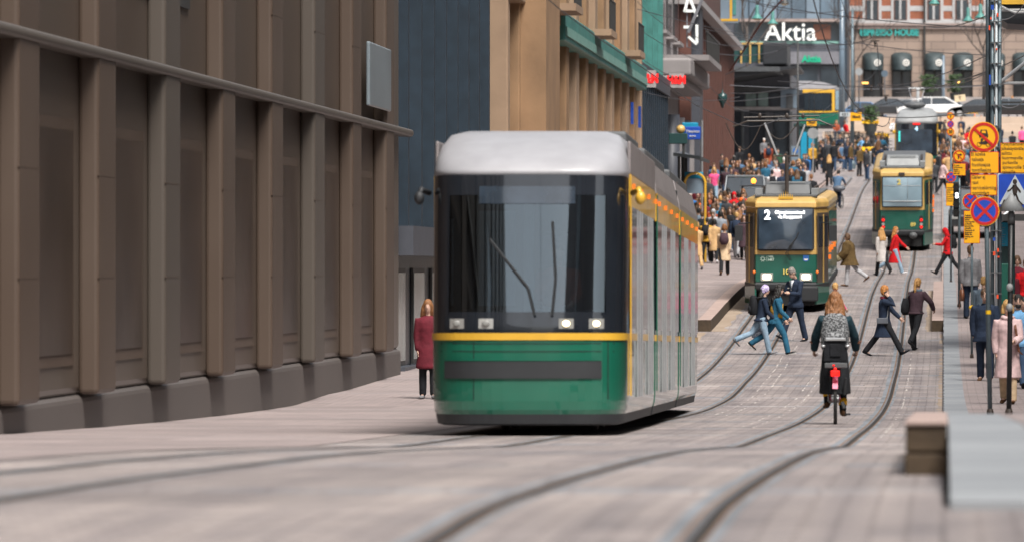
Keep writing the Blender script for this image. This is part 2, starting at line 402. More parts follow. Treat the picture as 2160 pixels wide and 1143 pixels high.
# ---------------- trams
mat('tram_green', (.003,.10,.06), .3, var=.12, coat=1, vs=1.2)
mat('tram_green_old', (.006,.085,.06), .38, var=.15, coat=.5, vs=2)
mat('tram_yellow', (.58,.33,.03), .4, var=.12, coat=.4, vs=2)
mat('tram_gold', (.52,.33,.10), .45, var=.15, coat=.3, vs=2)
mat('tram_white', (.29,.29,.31), .45, var=.08, coat=.2)
mat('tram_grey', (.2,.18,.18), .5, var=.15)
mat('black_rubber', (.018,.02,.023), .6)
mat('black_gloss', (.012,.015,.02), .12, coat=1)
mat('dark_glass', (.02,.028,.036), .06, var=.2, spec=1.0, vs=1)
mat('tram_screen', (.03,.045,.065), .08, var=.5, spec=1.2, vs=1.5)
mat('pale_screen', (.20,.28,.33), .12, var=.2, spec=1.0, vs=.8)
mat('underframe', (.012,.012,.013), .9)
mat('steel_wheel', (.16,.14,.13), .4, .8)
mat('cab_dark', (.02,.022,.025), .5); mat('door_brown', (.07,.055,.045), .4, var=.3, coat=.4)
mat('roof_box', (.085,.09,.095), .55, var=.2, vs=3)
mat('roof_box_light', (.24,.25,.255), .55, var=.15)
mat('insulator', (.05,.04,.035), .5)
mat('alu', (.42,.43,.44), .35, .6)
mat('lamp_warm', (1,.8,.48), .3, emit=2.0); mat('lamp_off', (.2,.2,.19), .25)
mat('lamp_rim', (.5,.5,.48), .35, .6)
mat('lamp_red', (.8,.012,.008), .3, emit=.5)
mat('lamp_amber', (1,.32,.03), .3, emit=2.2)
mat('orange_marker', (.75,.16,.02), .35, emit=.15)
mat('led_white', (1,1,1), .4, emit=1.6)
mat('number_yellow', (.62,.5,.12), .5)
mat('pale_green_paint', (.5,.62,.55), .5)
mat('shield_blue', (.03,.14,.45), .5)

_g = bpy.data.materials.new('clear_glass'); _g.use_nodes = True; _t = _g.node_tree; _t.nodes.clear()
_o = _t.nodes.new('ShaderNodeOutputMaterial'); _mx = _t.nodes.new('ShaderNodeMixShader'); _tr = _t.nodes.new('ShaderNodeBsdfTransparent'); _gl = _t.nodes.new('ShaderNodeBsdfGlossy'); _lw = _t.nodes.new('ShaderNodeLayerWeight'); _ma = _t.nodes.new('ShaderNodeMath')
_tr.inputs[0].default_value = (.5,.56,.6,1); _gl.inputs['Roughness'].default_value = .03; _gl.inputs[0].default_value = (.85,.95,1,1); _lw.inputs[0].default_value = .25
_ma.operation = 'ADD'; _ma.inputs[1].default_value = .12; _t.links.new(_lw.outputs['Fresnel'], _ma.inputs[0]); _t.links.new(_ma.outputs[0], _mx.inputs[0])
_t.links.new(_tr.outputs[0], _mx.inputs[1]); _t.links.new(_gl.outputs[0], _mx.inputs[2]); _t.links.new(_mx.outputs[0], _o.inputs[0]); M['clear_glass'] = _g
def outline(L0, L1, hw, fw, nose, rear=None, curved=False):
    """plan outline of one tram body, front at L0"""
    pts = []
    if curved:
        n = 36
        for k in range(n+1):
            a = -90+180*k/n; sx = math.copysign(abs(math.sin(R(a)))**.6, a); sy = 1-abs(math.cos(R(a)))**.6
            pts.append((hw*sx, L0+nose*sy))
    else: pts += [(-hw, L0+nose), (-fw, L0), (fw, L0), (hw, L0+nose)]
    if rear: pts += [(hw, L1-rear), (fw, L1), (-fw, L1), (-hw, L1-rear)]
    else: pts += [(hw, L1), (-hw, L1)]
    return pts
def shell(name, outl, levels, m, parent, bevel=0, smooth=False):
    """levels: (z, inset, lean) ; lean pushes the nose back"""
    b = MB(); v = []; n = len(outl); ym = min(p[1] for p in outl); xm = max(abs(p[0]) for p in outl); yM = max(p[1] for p in outl)
    for z, ins, ln in levels:
        for x, y in outl:
            t = max(0, 1-(y-ym)/2.0)
            xx = x*(1-ins/xm); yy = y+ln*t+ins*(1 if y < (ym+yM)/2 else -1)
            v.append((xx, yy, z))
    f = []
    for i in range(len(levels)-1):
        for k in range(n): k2 = (k+1) % n; f.append((i*n+k, i*n+k2, (i+1)*n+k2, (i+1)*n+k))
    f.append(tuple(range(n-1, -1, -1))); f.append(tuple((len(levels)-1)*n+k for k in range(n)))
    b.add(v, f); return b.build(name, m, parent, smooth, bevel)
def onfront(x, z, ol_y, lean): return (x, ol_y+lean, z)

def bogie(parent, y):
    b = MB()
    for dy in (-.85, .85):
        for s in (-.58, .5): b.lathe([(.3,0),(.33,.02),(.33,.1),(.3,.12)], n=14) if False else b.tube([(s,y+dy,.33),(s+.09,y+dy,.33)], .33, 16, 0, ref=(0,0,1))
    b.box(-.6, .6, y-.9, y+.9, .25, .5, 1)
    b.build('bogie', ['steel_wheel','underframe'], parent, True)

def new_tram():
    hx = 1.13
    x0, d0, x1, d1 = -4.78, 63.5, -5.12, 90.5
    L = 27.0; rz = math.atan2(x0-x1, d1-d0)
    root = empty('tram', (x0, d0, -H(d0)), rz, 'nearest tram, long and modern, green below with yellow stripe and white roof', 'tram', rx=-math.atan2(H(d1)-H(d0), d1-d0))
    mods = [(0,8.6,True),(9.0,17.4,False),(17.8,27.0,False)]
    sc0 = lambda z: 0 if z < 1.25 else (z-1.25)*.13
    for i, (a, c, nose) in enumerate(mods):
        ol = outline(a, c, hx, hx, 1.15, curved=True) if nose else [(-hx,a),(hx,a),(hx,c),(-hx,c)]
        if i == 2: ol = outline(a, c, hx, .9, .01, rear=1.0)[0:0]+[(-hx,a),(hx,a),(hx,c-.9),(.8,c),(-.8,c),(-hx,c-.9)]
        s = lambda zs: [(z, ins, sc0(z) if nose else 0) for z, ins in zs]
        shell('skirt', ol, s([(.12,.12),(.14,.05),(.25,.03)]), 'black_rubber', root)
        shell('lower_body', ol, s([(.25,.03),(.3,.012),(.4,.003),(.62,.0),(1.07,.0),(1.10,0)]), 'tram_green', root, smooth=False)
        shell('yellow_stripe', ol, s([(1.1,-.012),(1.18,-.012)]), 'tram_yellow', root)
        shell('window_band', ol if not nose else [(-hx,1.3),(hx,1.3),(hx,c),(-hx,c)], s([(1.18,.0),(2.2,.01),(2.98,.015)]) if not nose else [(1.18,.0,0),(2.2,.01,0),(2.98,.015,0)], 'black_gloss', root)
        if nose:
            shell('roof_fairing', ol, [(2.98,.0,.23),(3.06,.0,.26),(3.2,.02,.45),(3.36,.06,.8),(3.5,.14,1.25),(3.56,.3,1.6)], 'tram_white', root, smooth=True)
        else:
            shell('roof_fairing', ol, [(3.02,-.01,0),(3.12,.0,0),(3.45,.08,0),(3.52,.2,0)], 'tram_grey', root)
            # cantrail
        b = MB()
        y0 = a+(1.25 if nose else .08); y1 = c-(1.0 if i == 2 else .08)
        for s_ in (-1, 1): b.box(s_*(hx-.005)-.012, s_*(hx-.005)+.02, y0, y1, 2.66, 3.03)
        b.build('cantrail', 'tram_yellow', root)
        if nose:
            b = MB()
            for s_ in (-1,1): b.box(s_*(hx-.01)-.02, s_*(hx-.01)+.02, 1.3, c-.06, 3.03, 3.42)
            b.build('roof_side_panel', 'tram_grey', root, bevel=.02)
        b = MB()
        for s_ in (-1,1): b.box(s_*.6-.35, s_*.6+.35, a+(4.5 if nose else 1.2), c-.7, 3.5, 3.66)
        b.build('roof_equipment', 'roof_box', root, bevel=.04)
        # side windows, doors
        y = y0+.15; k = 0
        while y < y1-1.25:
            isdoor = (k % 2 == 1); wd = 1.35 if isdoor else 1.65
            z0 = .42 if isdoor else 1.24
            for s_ in ((1,-1)):
                q = MB(); X0 = s_*(hx+.003)
                q.box(min(X0, X0+s_*.012), max(X0, X0+s_*.012), y, y+wd-.1, z0, 2.66)
                o = q.build('door_glass' if isdoor else 'side_window', 'dark_glass', root)
                if isdoor:
                    q = MB()
                    for yy in (y-.03, y+wd*.5-.06, y+wd-.1): q.box(min(X0, X0+s_*.022), max(X0, X0+s_*.022), yy, yy+.03, .42, 2.66)
                    q.build('frame', 'alu', o)
            y += wd+.1; k += 1
        for s_ in (-1,1): b = MB(); b.box(s_*(hx+.015)-.008, s_*(hx+.015)+.008, y0, y0+.12, .45, 3.0); b.build('corner_post', 'tram_yellow' if nose else 'tram_green', root)
        for yy in np.arange(y0+.5, y1, 2.2):
            b = MB(); b.box(hx+.01,hx+.045,yy,yy+.09,2.87,2.93); b.build('side_marker', 'orange_marker', root)
        bogie(root, (a+c)/2+(1.2 if nose else 0))
        if i: 
            b = MB(); ya = mods[i-1][1]
            for k in range(5): b.box(-1.1+.03*(k%2), 1.1-.03*(k%2), ya+.08*k, ya+.08*k+.08, .35, 3.3)
            b.build('bellows', 'black_rubber', root)
    # nose details
    b = MB(); pl = rrect(-1.06,1.06,1.22,2.95,.12)
    def nosepos(x, z, off): 
        t = min(1, abs(x)/hx); yy = 1.15*(1-(1-t**(1/.6))**.3 if t < 1 else 1)
        # invert the superellipse: |sin|^.6=t
        sa = t**(1/.6); ca = math.sqrt(max(0,1-sa*sa)); yy = 1.15*(1-ca**.6)
        return (x, yy*1.0+sc0(z)*max(0,1-yy/2)-off, z)
    def nosepatch(name, xa, xb, za, zb, m, off, nx=16, nz=6):
        b = MB(); v = []; f = []
        for o2 in (off, off-.012):
            for j in range(nz+1):
                for k in range(nx+1): v.append(nosepos(xa+(xb-xa)*k/nx, za+(zb-za)*j/nz, o2))
        n1 = (nx+1)*(nz+1)
        for j in range(nz):
            for k in range(nx):
                a = j*(nx+1)+k; f.append((a,a+1,a+nx+2,a+nx+1)); f.append((n1+a,n1+a+nx+1,n1+a+nx+2,n1+a+1))
        b.add(v, f); return b.build(name, m, root, True)
    nosepatch('windscreen', -.95, .95, 1.40, 2.78, 'clear_glass', .0); nosepatch('header', -1.0, 1.0, 2.76, 2.99, 'black_gloss', .012)
    for s_ in (-1,1): nosepatch('corner_pillar', min(s_*.9,s_*1.1298), max(s_*.9,s_*1.1298), 1.18, 2.99, 'black_gloss', .004, 20, 6)
    nosepatch('sill_panel', -1.0, 1.0, 1.18, 1.42, 'black_gloss', .006)
    b = MB(); b.box(-.85,.85,.35,.8,1.15,1.45); b.build('dashboard','black_rubber',root,bevel=.04)
    b = MB(); b.box(-.95,.95,1.2,1.29,1.2,2.9); b.build('bulkhead','cab_dark',root)
    b = MB(); b.box(.1,.52,1.1,1.18,1.5,2.35); b.build('seat_back','door_brown',root,bevel=.05)
    b = MB(); b.box(-.62,-.2,1.17,1.2,1.5,2.6); b.box(-.1,.02,1.17,1.2,1.4,2.9); b.build('rear_glazing','pale_screen',root)
    nosepatch('destination_display', -.55, .55, 2.66, 2.86, 'tram_screen', .016)
    nosepatch('lower_recess', -.95, .86, .66, .86, 'black_rubber', .022)
    nosepatch('recess_trim', -.95, .86, .865, .885, 'tram_green', .03)
    for x in (-.8, -.46, .46, .8):
        rm = nosepatch('headlight', x-.085, x+.085, 1.23, 1.345, 'lamp_rim' if x < 0 else 'lamp_off', .014, 4, 2)
        c_ = nosepos(x, 1.288, .03); b = MB(); b.ell(c_, (.045,.012,.036)); l_ = b.build('lens','lamp_warm' if x > 0 else 'lamp_off',rm,True)
    nosepatch('lamp_strip', -.95, .95, 1.205, 1.38, 'black_gloss', .010)
    for x in (-.98,.98):
        b = MB(); p = nosepos(x, 2.2, .05); b.tube([(x*.95,p[1]+.1,2.0),(x*.95,p[1]+.13,2.95)], .02, 8); b.build('corner_pillar','black_rubber',root)
    for s_ in (1,-1):
        b = MB(); b.tube([(s_*1.18,.9,2.8),(s_*1.26,.75,2.84),(s_*1.28,.72,2.78)], .035, 8); b.ell((s_*1.28,.72,2.74),(.06,.06,.08)); b.build('mirror_camera','tram_yellow' if s_ > 0 else 'black_rubber',root, True)
    b = MB(); b.tube([(.1,-.08,1.38),(.02,-.06,1.7),(-.42,.02,2.25)], .018, 5); b.tube([(.3,-.06,1.38),(.34,-.03,1.8),(.3,.03,2.45)], .018, 5); b.build('wiper','black_rubber',root)
    for z_ in (.97, 1.06): nosepatch('panel_seam', -1.0, 1.0, z_-.004, z_+.004, 'underframe', .008, 12, 1)
    for x_ in (-.6, .93): nosepatch('panel_seam', x_-.004, x_+.004, .42, 1.08, 'underframe', .008, 1, 4)
    b = MB(); b.tube([(-.9,.75,2.5),(-.9,.74,1.5)], .018, 6); b.build('grab_rail','alu',root)
    # driver and cab seen in the windscreen's lower right: seat back and post stand just inside the glass
    b = MB(); b.box(-.05,.06,.35,.4,1.3,2.9); b.build('cab_post','roof_box_light',root)
    # driver seen through nothing else: orange seat back and pale post behind the screen
    # pantograph folded at mid
    pantograph(root, 22, 3.5, .15)
    return root
def pantograph(root, y, z, h, w_=.55, stem=.2):
    b = MB()
    b.box(-.45,.45,y-.35,y+.35,z,z+.06)
    for s_ in (-1,1):
        b.tube([(s_*.35,y+.3,z+.06),(s_*.28,y-1.0,z+h*.45)], .028, 6)
        b.tube([(s_*.28,y-1.0,z+h*.45),(s_*.45,y-.1,z+h)], .022, 6)
    b.tube([(-.45,y-.1,z+h),(.45,y-.1,z+h)], .02, 6)
    b.tube([(-.28,y-1.0,z+h*.45),(.28,y-1.0,z+h*.45)], .02, 6)
    p = b.build('pantograph', 'alu', root)
    q = MB()
    for dy in (-.15,.12): q.tube([(-.95,y-.1+dy,z+h-.12),(-.7,y-.1+dy,z+h+.05),(.7,y-.1+dy,z+h+.05),(.95,y-.1+dy,z+h-.12)], .03, 6)
    q.build('contact_strip', 'insulator', p)

def old_tram(X, d, front, L, label, number, num_x, rx=0, mdl=None):
    root = empty('tram', (X, d, gz(-1, d)), 0, label, 'tram', rx=rx)
    hw, fw = 1.15, .83
    ol = outline(0, L, hw, fw, 1.35, rear=1.35)
    shell('underframe', ol, [(.18,.12,0),(.6,.1,0)], 'underframe', root)
    shell('bumper', ol, [(.6,.01,0),(.66,-.02,0),(.76,-.03,0),(.82,-.01,0)], 'black_rubber', root, .02)
    shell('lower_body', ol, [(.82,.0,0),(1.58,.0,0)], 'tram_green_old', root, .02)
    shell('waist_band', ol, [(1.58,-.008,0),(1.70,-.008,0)], 'tram_gold', root, .01)
    shell('upper_body', ol, [(1.70,.0,0),(2.86,.03,.05)], 'tram_gold', root, .02)
    shell('roof', ol, [(2.86,-.01,.03),(3.02,-.01,.05),(3.12,.06,.16),(3.17,.2,.3)], 'tram_gold', root, .03)
    b = MB()
    for s_ in (-1,1): b.box(s_*.99-.14, s_*.99+.13, 1.5, L-1.5, .2, .6)
    b.build('side_skirt','tram_green_old',root,bevel=.03)
    for yy in (3.2, L-3.2): bogie(root, yy)
    # corner doors and skirts on the canted facets
    for s_ in (-1,1):
        a = Vector((s_*fw, 0, 0)); c = Vector((s_*hw, 1.35, 0)); u = (c-a).normalized(); nrm = Vector((u.y, -u.x, 0))*s_; nrm = nrm if nrm.y < 0 else -nrm
        def facet(t0, t1, z0, z1, off, th, m, name, par=root):
            p0 = a+(c-a)*t0; p1 = a+(c-a)*t1; b = MB()
            v = [p0+nrm*off, p1+nrm*off, p1+nrm*(off+th), p0+nrm*(off+th)]
            b.add([(q.x,q.y,z0) for q in v]+[(q.x,q.y,z1) for q in v], [(3,2,1,0),(4,5,6,7),(0,1,5,4),(1,2,6,5),(2,3,7,6),(3,0,4,7)])
            return b.build(name, m, par)
        dr = facet(.1, .92, .62, 2.72, .004, .02, 'door_brown' if front else 'tram_green_old', 'corner_door')
        facet(.17, .5, 1.78, 2.62, .026, .006, 'dark_glass', 'glass', dr); facet(.56, .86, 1.78, 2.62, .026, .006, 'dark_glass', 'glass', dr)
        facet(.5, .56, .8, 2.68, .026, .014, 'tram_gold', 'door_post', dr)
        facet(.0, 1, .22, .8, -.02, .045, 'tram_green_old', 'corner_skirt')
    # side windows
    y = 1.75
    while y < L-3:
        for s_ in (-1,1):
            q = MB(); x0 = s_*1.152; q.box(min(x0,x0+s_*.008),max(x0,x0+s_*.008),y,y+1.25,1.76,2.74); q.build('side_window','dark_glass',root)
        y += 1.42
    for yy in (1.5, 1.9, 4.6, 8.2):
        b = MB(); b.box(1.15,1.22,yy,yy+.1,1.42 if yy<1.8 else 1.6,1.54 if yy<1.8 else 1.74); b.build('side_marker','orange_marker',root)
    # screen
    fr = MB(); fr.plate(rrect(-.79,.79,1.68,2.88,.1), -.03, .04); f_ = fr.build('screen_frame','black_rubber' if front else 'black_rubber',root)
    g = MB(); nx, nz = 14, 8; v = []
    for j in range(nz+1):
        for q in range(nx+1):
            x = -.74+1.48*q/nx; z = 1.73+1.1*j/nz; v.append((x, -.034-.06*(1-(x/.74)**2)*(1-((z-2.28)/.55)**4)-.10*(1-j/nz), z))
    n1 = len(v); v += [(a, -.02, c) for a, _, c in v]; f = []
    for j in range(nz):
        for q in range(nx): a = j*(nx+1)+q; f += [(a,a+1,a+nx+2,a+nx+1),(n1+a,n1+a+nx+1,n1+a+nx+2,n1+a+1)]
    g.add(v, f); g.build('windscreen' if front else 'rear_window','tram_screen' if front else 'pale_screen',root,True)
    if front:
        text('2', (-.5,-.13,2.66), .36, 'led_white', root, 'route_number', bold=.008)
        text('Olympiaterminaali\nvia Kauppatori', (.12,-.13,2.68), .125, 'led_white', root, 'destination', bold=.002, sx=.9)
        b = MB(); b.tube([(.12,-.07,1.42),(.0,-.17,1.62),(.2,-.2,1.9)], .012, 5); b.tube([(.16,-.07,1.42),(.06,-.17,1.64),(.24,-.2,1.92)], .009, 5); b.build('wiper','black_rubber',root)
        b = MB(); b.tube([(.1,-.17,1.8),(.3,-.17,2.05),(.36,-.16,2.2)], .016, 5); b.build('cab_post','black_rubber',root)
        for x in (-.52,.56):
            b = MB(); b.plate(rrect(x-.17,x+.17,.86,1.08,.02), -.03, .03); h = b.build('headlight','lamp_rim',root)
            b = MB(); b.plate(rrect(x-.12,x+.12,.89,1.05,.05), -.036, .01); b.build('lens','lamp_warm',h)
        for x in (-.87,.87):
            b = MB(); b.ell((x,.02,1.1),(.04,.03,.05)); b.build('indicator','orange_marker',root,True)
        # operator's sun wheel mark, bar and letters; city shield
        b = MB()
        for k in range(8):
            a = R(45*k+22); b.obox((-.63+.065*math.cos(a),-.004,1.46+.065*math.sin(a)),(.03,.012,.012),Matrix.Rotation(-a,3,'Y'))
        b.tube([(-.63+.045*math.cos(R(30*k)),-.006,1.46+.045*math.sin(R(30*k))) for k in range(13)], .007, 4)
        b.box(-.52,-.51,-.01,.0,1.39,1.54); b.build('operator_mark','pale_green_paint',root)
        text('HSL\nHRT', (-.4,-.006,1.475), .085, 'pale_green_paint', root, bold=.002)
        b = MB(); b.plate([(.48,1.56),(.64,1.56),(.64,1.42),(.56,1.38),(.48,1.42)], -.008, .01); e = b.build('shield','shield_blue',root)
        b = MB(); b.plate([(.5,1.46),(.62,1.46),(.6,1.42),(.52,1.42)], -.012, .006); b.build('boat_mark','paint_white',e)
        # crown ornament on the roof edge
        b = MB(); b.box(-.2,.2,.14,.17,3.1,3.15)
        for k in range(7):
            x = -.18+.06*k; b.add([(x-.02,.14,3.15),(x+.02,.14,3.15),(x,.15,3.24+.035*(3-abs(k-3))),(x-.02,.17,3.15),(x+.02,.17,3.15)], [(0,1,2),(4,3,2),(0,2,3),(1,4,2)])
        b.build('crown_ornament','tram_yellow',root)
        # mirrors
        for s_ in (-1,1):
            b = MB(); b.tube([(s_*.95,.5,2.45),(s_*1.28,.2,2.42)], .018, 6); b.box(s_*1.3-.11,s_*1.3+.11,.17,.22,1.95,2.38); b.build('mirror','black_rubber',root, bevel=.02)
        # coupler cover box at right
        b = MB(); b.box(.38,.9,-.16,-.02,.3,.72); b.build('buffer_box','black_rubber',root,bevel=.05)
    else:
        text('2', (-.12,-.13,2.66), .28, 'number_yellow', root, 'route_number', bold=.01)
        for x in (-.73,.73):
            b = MB(); b.plate(rrect(x-.07,x+.07,.88,1.36,.03), -.02, .03); h = b.build('tail_lamp','lamp_red' if False else 'black_rubber',root)
            for z0, m in ((1.2,'lamp_red'),(1.04,'lamp_rim'),(.93,'lamp_red')):
                q = MB(); q.plate(circ(.058,14,(x,z0)), -.03, .02); q.build('lens',m,h)
        b = MB(); b.plate(rrect(-.13,.1,2.92,3.02,.01), -.03, .05); b.build('roof_lamp','insulator',root)
        b = MB(); b.tube([(-.72,-.075,2.52),(-.3,-.125,2.52),(.3,-.125,2.52),(.72,-.075,2.52)],.007,4); b.tube([(-.72,-.13,1.93),(-.3,-.18,1.93),(.3,-.18,1.93),(.72,-.13,1.93)],.012,4); b.tube([(.21,-.15,1.78),(.21,-.17,2.2),(.21,-.07,2.8)],.007,4); b.build('window_bars','alu',root)
        b = MB(); b.tube([(-.1,-.05,1.72),(.1,-.06,1.76),(.6,-.055,1.78)], .016, 5); b.build('wiper','black_rubber',root)
        b = MB(); b.ell((.42,-.2,.62),(.16,.2,.13)); b.tube([(.42,.1,.5),(.42,-.2,.58)],.06,8); b.build('coupler','roof_box',root,True)
    text(number, (num_x,-.012,1.02 if not front else 1.1), .2, 'number_yellow', root, 'fleet_number', bold=.006)
    # roof kit
    b = MB(); b.box(-.86,.86,.45,L-.6,3.15,3.22); b.build('roof_deck','roof_box',root,bevel=.02)
    b = MB()
    b.add([(-.62,1.3,3.22),(.66,1.3,3.22),(.66,3.6,3.22),(-.62,3.6,3.22),(-.6,1.5,3.5),(.62,1.5,3.5),(.62,3.4,3.55),(-.6,3.4,3.55)],[(3,2,1,0),(4,5,6,7),(0,1,5,4),(1,2,6,5),(2,3,7,6),(3,0,4,7)])
    b.build('roof_housing','roof_box_light' if not front else 'roof_box',root,bevel=.03)
    b = MB()
    for k in range(5): b.box(-.5,.5,1.5+.3*k,1.6+.3*k,3.53,3.56)
    for s_ in (-1,1): b.box(s_*.78-.1,s_*.78+.1,1.2,2.4,3.22,3.38)
    b.build('roof_louvres','roof_box_light',root)
    b = MB()
    for s_ in (-1,1):
        for k in range(4): b.tube([(s_*.72,2.8+k*1.4,3.22),(s_*.72,2.8+k*1.4,3.4)], .04, 8)
        b.tube([(s_*.72,2.8,3.4),(s_*.72,7,3.4)], .02, 6)
    b.build('roof_insulators','insulator',root)
    return root
T1 = new_tram()
T2 = old_tram(-4.35, 153, True, 15, 'green and gold route 2 tram facing us with lit headlights and a small crown', '107', .05, rx=.028)
T3 = old_tram(-1.58, 213, False, 15, 'green and gold tram 89 seen from behind with red tail lamps', '89', .42, rx=.066)
# tall trolley mast pantograph of the route 2 tram: post, crossbar and V-shaped arms
b = MB(); b.tube([(0,1.2,3.2),(0,1.2,4.28)], .055, 8); b.box(-.32,.32,1.15,1.25,4.26,4.31); pm = b.build('pantograph_post','insulator',T2)
b = MB(); b.tube([(-.26,1.2,4.3),(-.62,1.3,5.2)], .035, 6); b.tube([(.2,1.2,4.3),(.5,1.3,5.15)], .032, 6); b.build('pantograph_arm','alu',pm)
b = MB()
b.tube([(-1.5,1.3,5.1),(-1.1,1.3,5.25),(.9,1.3,5.27),(1.35,1.3,5.1)], .03, 6); b.tube([(-1.2,1.5,5.35),(.9,1.5,5.4)], .025, 6)
for s_ in (-.75,.0,.45): b.ell((s_,1.3,5.4),(.05,.05,.08))
for a0 in (-1.7,-.7):
    b.tube([(a0+1.0*t,1.35,5.2-.75*math.sin(math.pi*t)*(1 if a0<-1 else .6)) for t in [k/10 for k in range(11)]], .018, 5)
b.build('contact_gear','insulator',pm)
# the far tram on the same line, dark front with route 4
def tram_four(X, d):
    root = empty('tram', (X, d, -H(d)), 0, 'dark fronted tram on route 4 with one red lamp, partly hidden behind tram 89', 'tram', rx=.035)
    ol = outline(0, 18, 1.2, 1.2, 1.0, curved=True)
    shell('lower_body', ol, [(.2,.05,0),(.3,0,0),(1.1,0,0)], 'tram_green', root)
    shell('window_band', ol, [(1.1,.0,0),(2.9,.01,.2)], 'black_gloss', root)
    shell('roof_fairing', ol, [(2.9,0,.2),(3.1,.0,.25),(3.4,.08,.6),(3.65,.3,1.2),(3.72,.6,1.5)], 'roof_box_light', root, smooth=True)
    b = MB(); b.plate(rrect(-.9,.9,1.25,2.6,.08), .02, .05); b.build('windscreen','tram_screen',root)
    text('4', (.0,-.02,2.62), .34, 'pale_sign', root, 'route_number', bold=.012)
    b = MB(); b.box(-.2,.2,-.03,.1,2.86,2.95); b.build('roof_lamp','lamp_red',root)
    b = MB(); b.box(-1.0,-.9,.1,.2,1.9,2.5); b.build('side_display','led_teal',root)
    for s_ in (-1,1):
        b = MB(); b.box(s_*1.2-.02,s_*1.2+.02,.7,.85,1.2,2.9); b.build('corner_post','tram_yellow',root)
        b = MB(); b.ell((s_*1.28,.6,2.45),(.08,.08,.12)); b.build('mirror_camera','tram_yellow',root,True)
    pantograph(root, 4, 3.75, 1.15)
    b = MB(); b.ell((-.1,2.2,3.95),(.62,.6,.22)); b.build('roof_dome','roof_box',root,True)
    return root
mat('pale_sign', (.45,.72,.95), .5, emit=.5); mat('led_teal', (.05,.6,.55), .5, emit=.6)
T4 = tram_four(-1.52, 312)
# crossing tram far behind, seen from the side
def cross_tram(X, d):
    root = empty('tram', (X, d, -H(d)-.1), 0, 'crossing tram seen side on with white roof, yellow window frame and green flank', 'tram')
    L = 17
    b = MB(); b.box(-L,0-.3,0,2.4,.35,1.35); b.build('lower_body','tram_green',root,bevel=.15)
    b = MB(); b.box(-L,-.25,.01,2.39,.12,.35); b.build('skirt','underframe',root)
    b = MB(); b.box(-L,-.2,.012,2.388,1.36,2.95); b.build('window_band','black_gloss',root,bevel=.2)
    b = MB(); b.prism([(-L,2.95),(-.35,2.95),(-.1,2.96),(-.5,3.25),(-1.4,3.52),(-2.4,3.62),(-L,3.66)], lambda p:(p[0],.0,p[1]), lambda p:(p[0],2.4,p[1])); b.build('roof_fairing','tram_white',root)
    b = MB(); b.box(-2.95,-.6,-.05,.0,2.75,3.0); b.box(-.8,-.6,-.05,0,1.38,2.75); b.box(-3.6,-3.45,-.05,0,2.7,3.0); b.box(-L,-.3,-.05,.0,1.3,1.4); b.build('yellow_frame','tram_yellow',root)
    for k in range(6):
        x = -2.85-2.5*k; q = MB(); q.box(x,x+1.9,-.03,.0,1.5,2.72); q.build('side_window','pale_screen' if k % 2 else 'dark_glass',root)
    q = MB(); q.box(-.55,-.25,-.03,0,1.5,2.9); q.build('cab_window','pale_screen',root)
    return root
T5 = cross_tram(XX(1778,408), 408)

# ---------------- cars
mat('car_white', (.7,.71,.72), .25, coat=1); mat('car_blue', (.07,.17,.33), .3, coat=1, metal=.3); mat('car_dark', (.02,.022,.026), .3, coat=1)
mat('car_silver', (.3,.32,.34), .3, coat=1, metal=.5); mat('tyre', (.02,.02,.02), .8); mat('car_grey', (.16,.18,.2), .3, coat=1, metal=.3)
def car(name, label, X, d, rz, paint, L=4.5, W=1.8, Ht=1.45, cat='car', group=None, van=False, lights='none'):
    root = empty(name, (X, d, gz(X, d) if d < 390 or X < -6.9 else max(gz(X, d), -H(396)+1.27)), rz, label, cat, group)      # along local x, nose at -x
    h = L/2
    prof = [(-h,.35),(-h+.02,.62),(-h+.25,.78),(-h+1.15,.92),(-h+1.2,.93),(h-.75,.98),(h-.05,.9),(h,.6),(h-.02,.35)] if not van else [(-h,.35),(-h,.8),(-h+.6,1.0),(-h+.7,1.05),(h,1.05),(h,.35)]
    b = MB(); b.prism(prof, lambda p:(p[0],-W/2,p[1]), lambda p:(p[0],W/2,p[1])); b.build('body', paint, root, bevel=.08)
    g = [(-h+1.1,.9),(-h+1.85,Ht-.06),(-h+2.1,Ht-.02),(h-1.3,Ht-.04),(h-.4,.96)] if not van else [(-h+.65,1.0),(-h+1.2,Ht-.1),(h-.05,Ht-.1),(h-.02,1.0)]
    b = MB(); b.prism(g, lambda p:(p[0],-W/2+.08+(p[1]-.9)*.15,p[1]), lambda p:(p[0],W/2-.08-(p[1]-.9)*.15,p[1])); b.build('glasshouse','dark_glass',root,bevel=.04)
    b = MB(); r0, r1 = g[1][0]+.05, g[-2][0]+.1
    b.box(r0, r1, -W/2+.15, W/2-.15, Ht-.07, Ht); 
    for s_ in (-1,1):
        b.tube([(g[0][0],s_*(W/2-.09),.93),(g[1][0],s_*(W/2-.16),Ht-.05)], .035, 6); b.tube([(g[-1][0],s_*(W/2-.09),.96),(g[-2][0],s_*(W/2-.16),Ht-.05)], .05, 6)
        b.tube([(0.1,s_*(W/2-.085),.93),(0.1,s_*(W/2-.16),Ht-.05)], .03, 6)
    b.build('roof', paint, root, bevel=.03)
    for sx in (-h+.85, h-.85):
        for s_ in (-1,1):
            q = MB(); y = s_*(W/2-.1); q.tube([(sx,y-.1,.32),(sx,y+.1,.32)], .32, 18, 0, ref=(0,0,1)); wl = q.build('wheel','tyre',root)
            q = MB(); q.tube([(sx,y-.112,.32),(sx,y+.112,.32)], .2, 12, 0, ref=(0,0,1)); q.build('rim','alu',wl)
    for sx, m, nm in ((-h,'lamp_rim','headlight'),(h,'lamp_red','tail_lamp')):
        for s_ in (-1,1):
            q = MB(); q.box(sx-.03,sx+.03,s_*(W/2-.25)-.16,s_*(W/2-.25)+.16,.64,.78); q.build(nm,m,root)
    return root
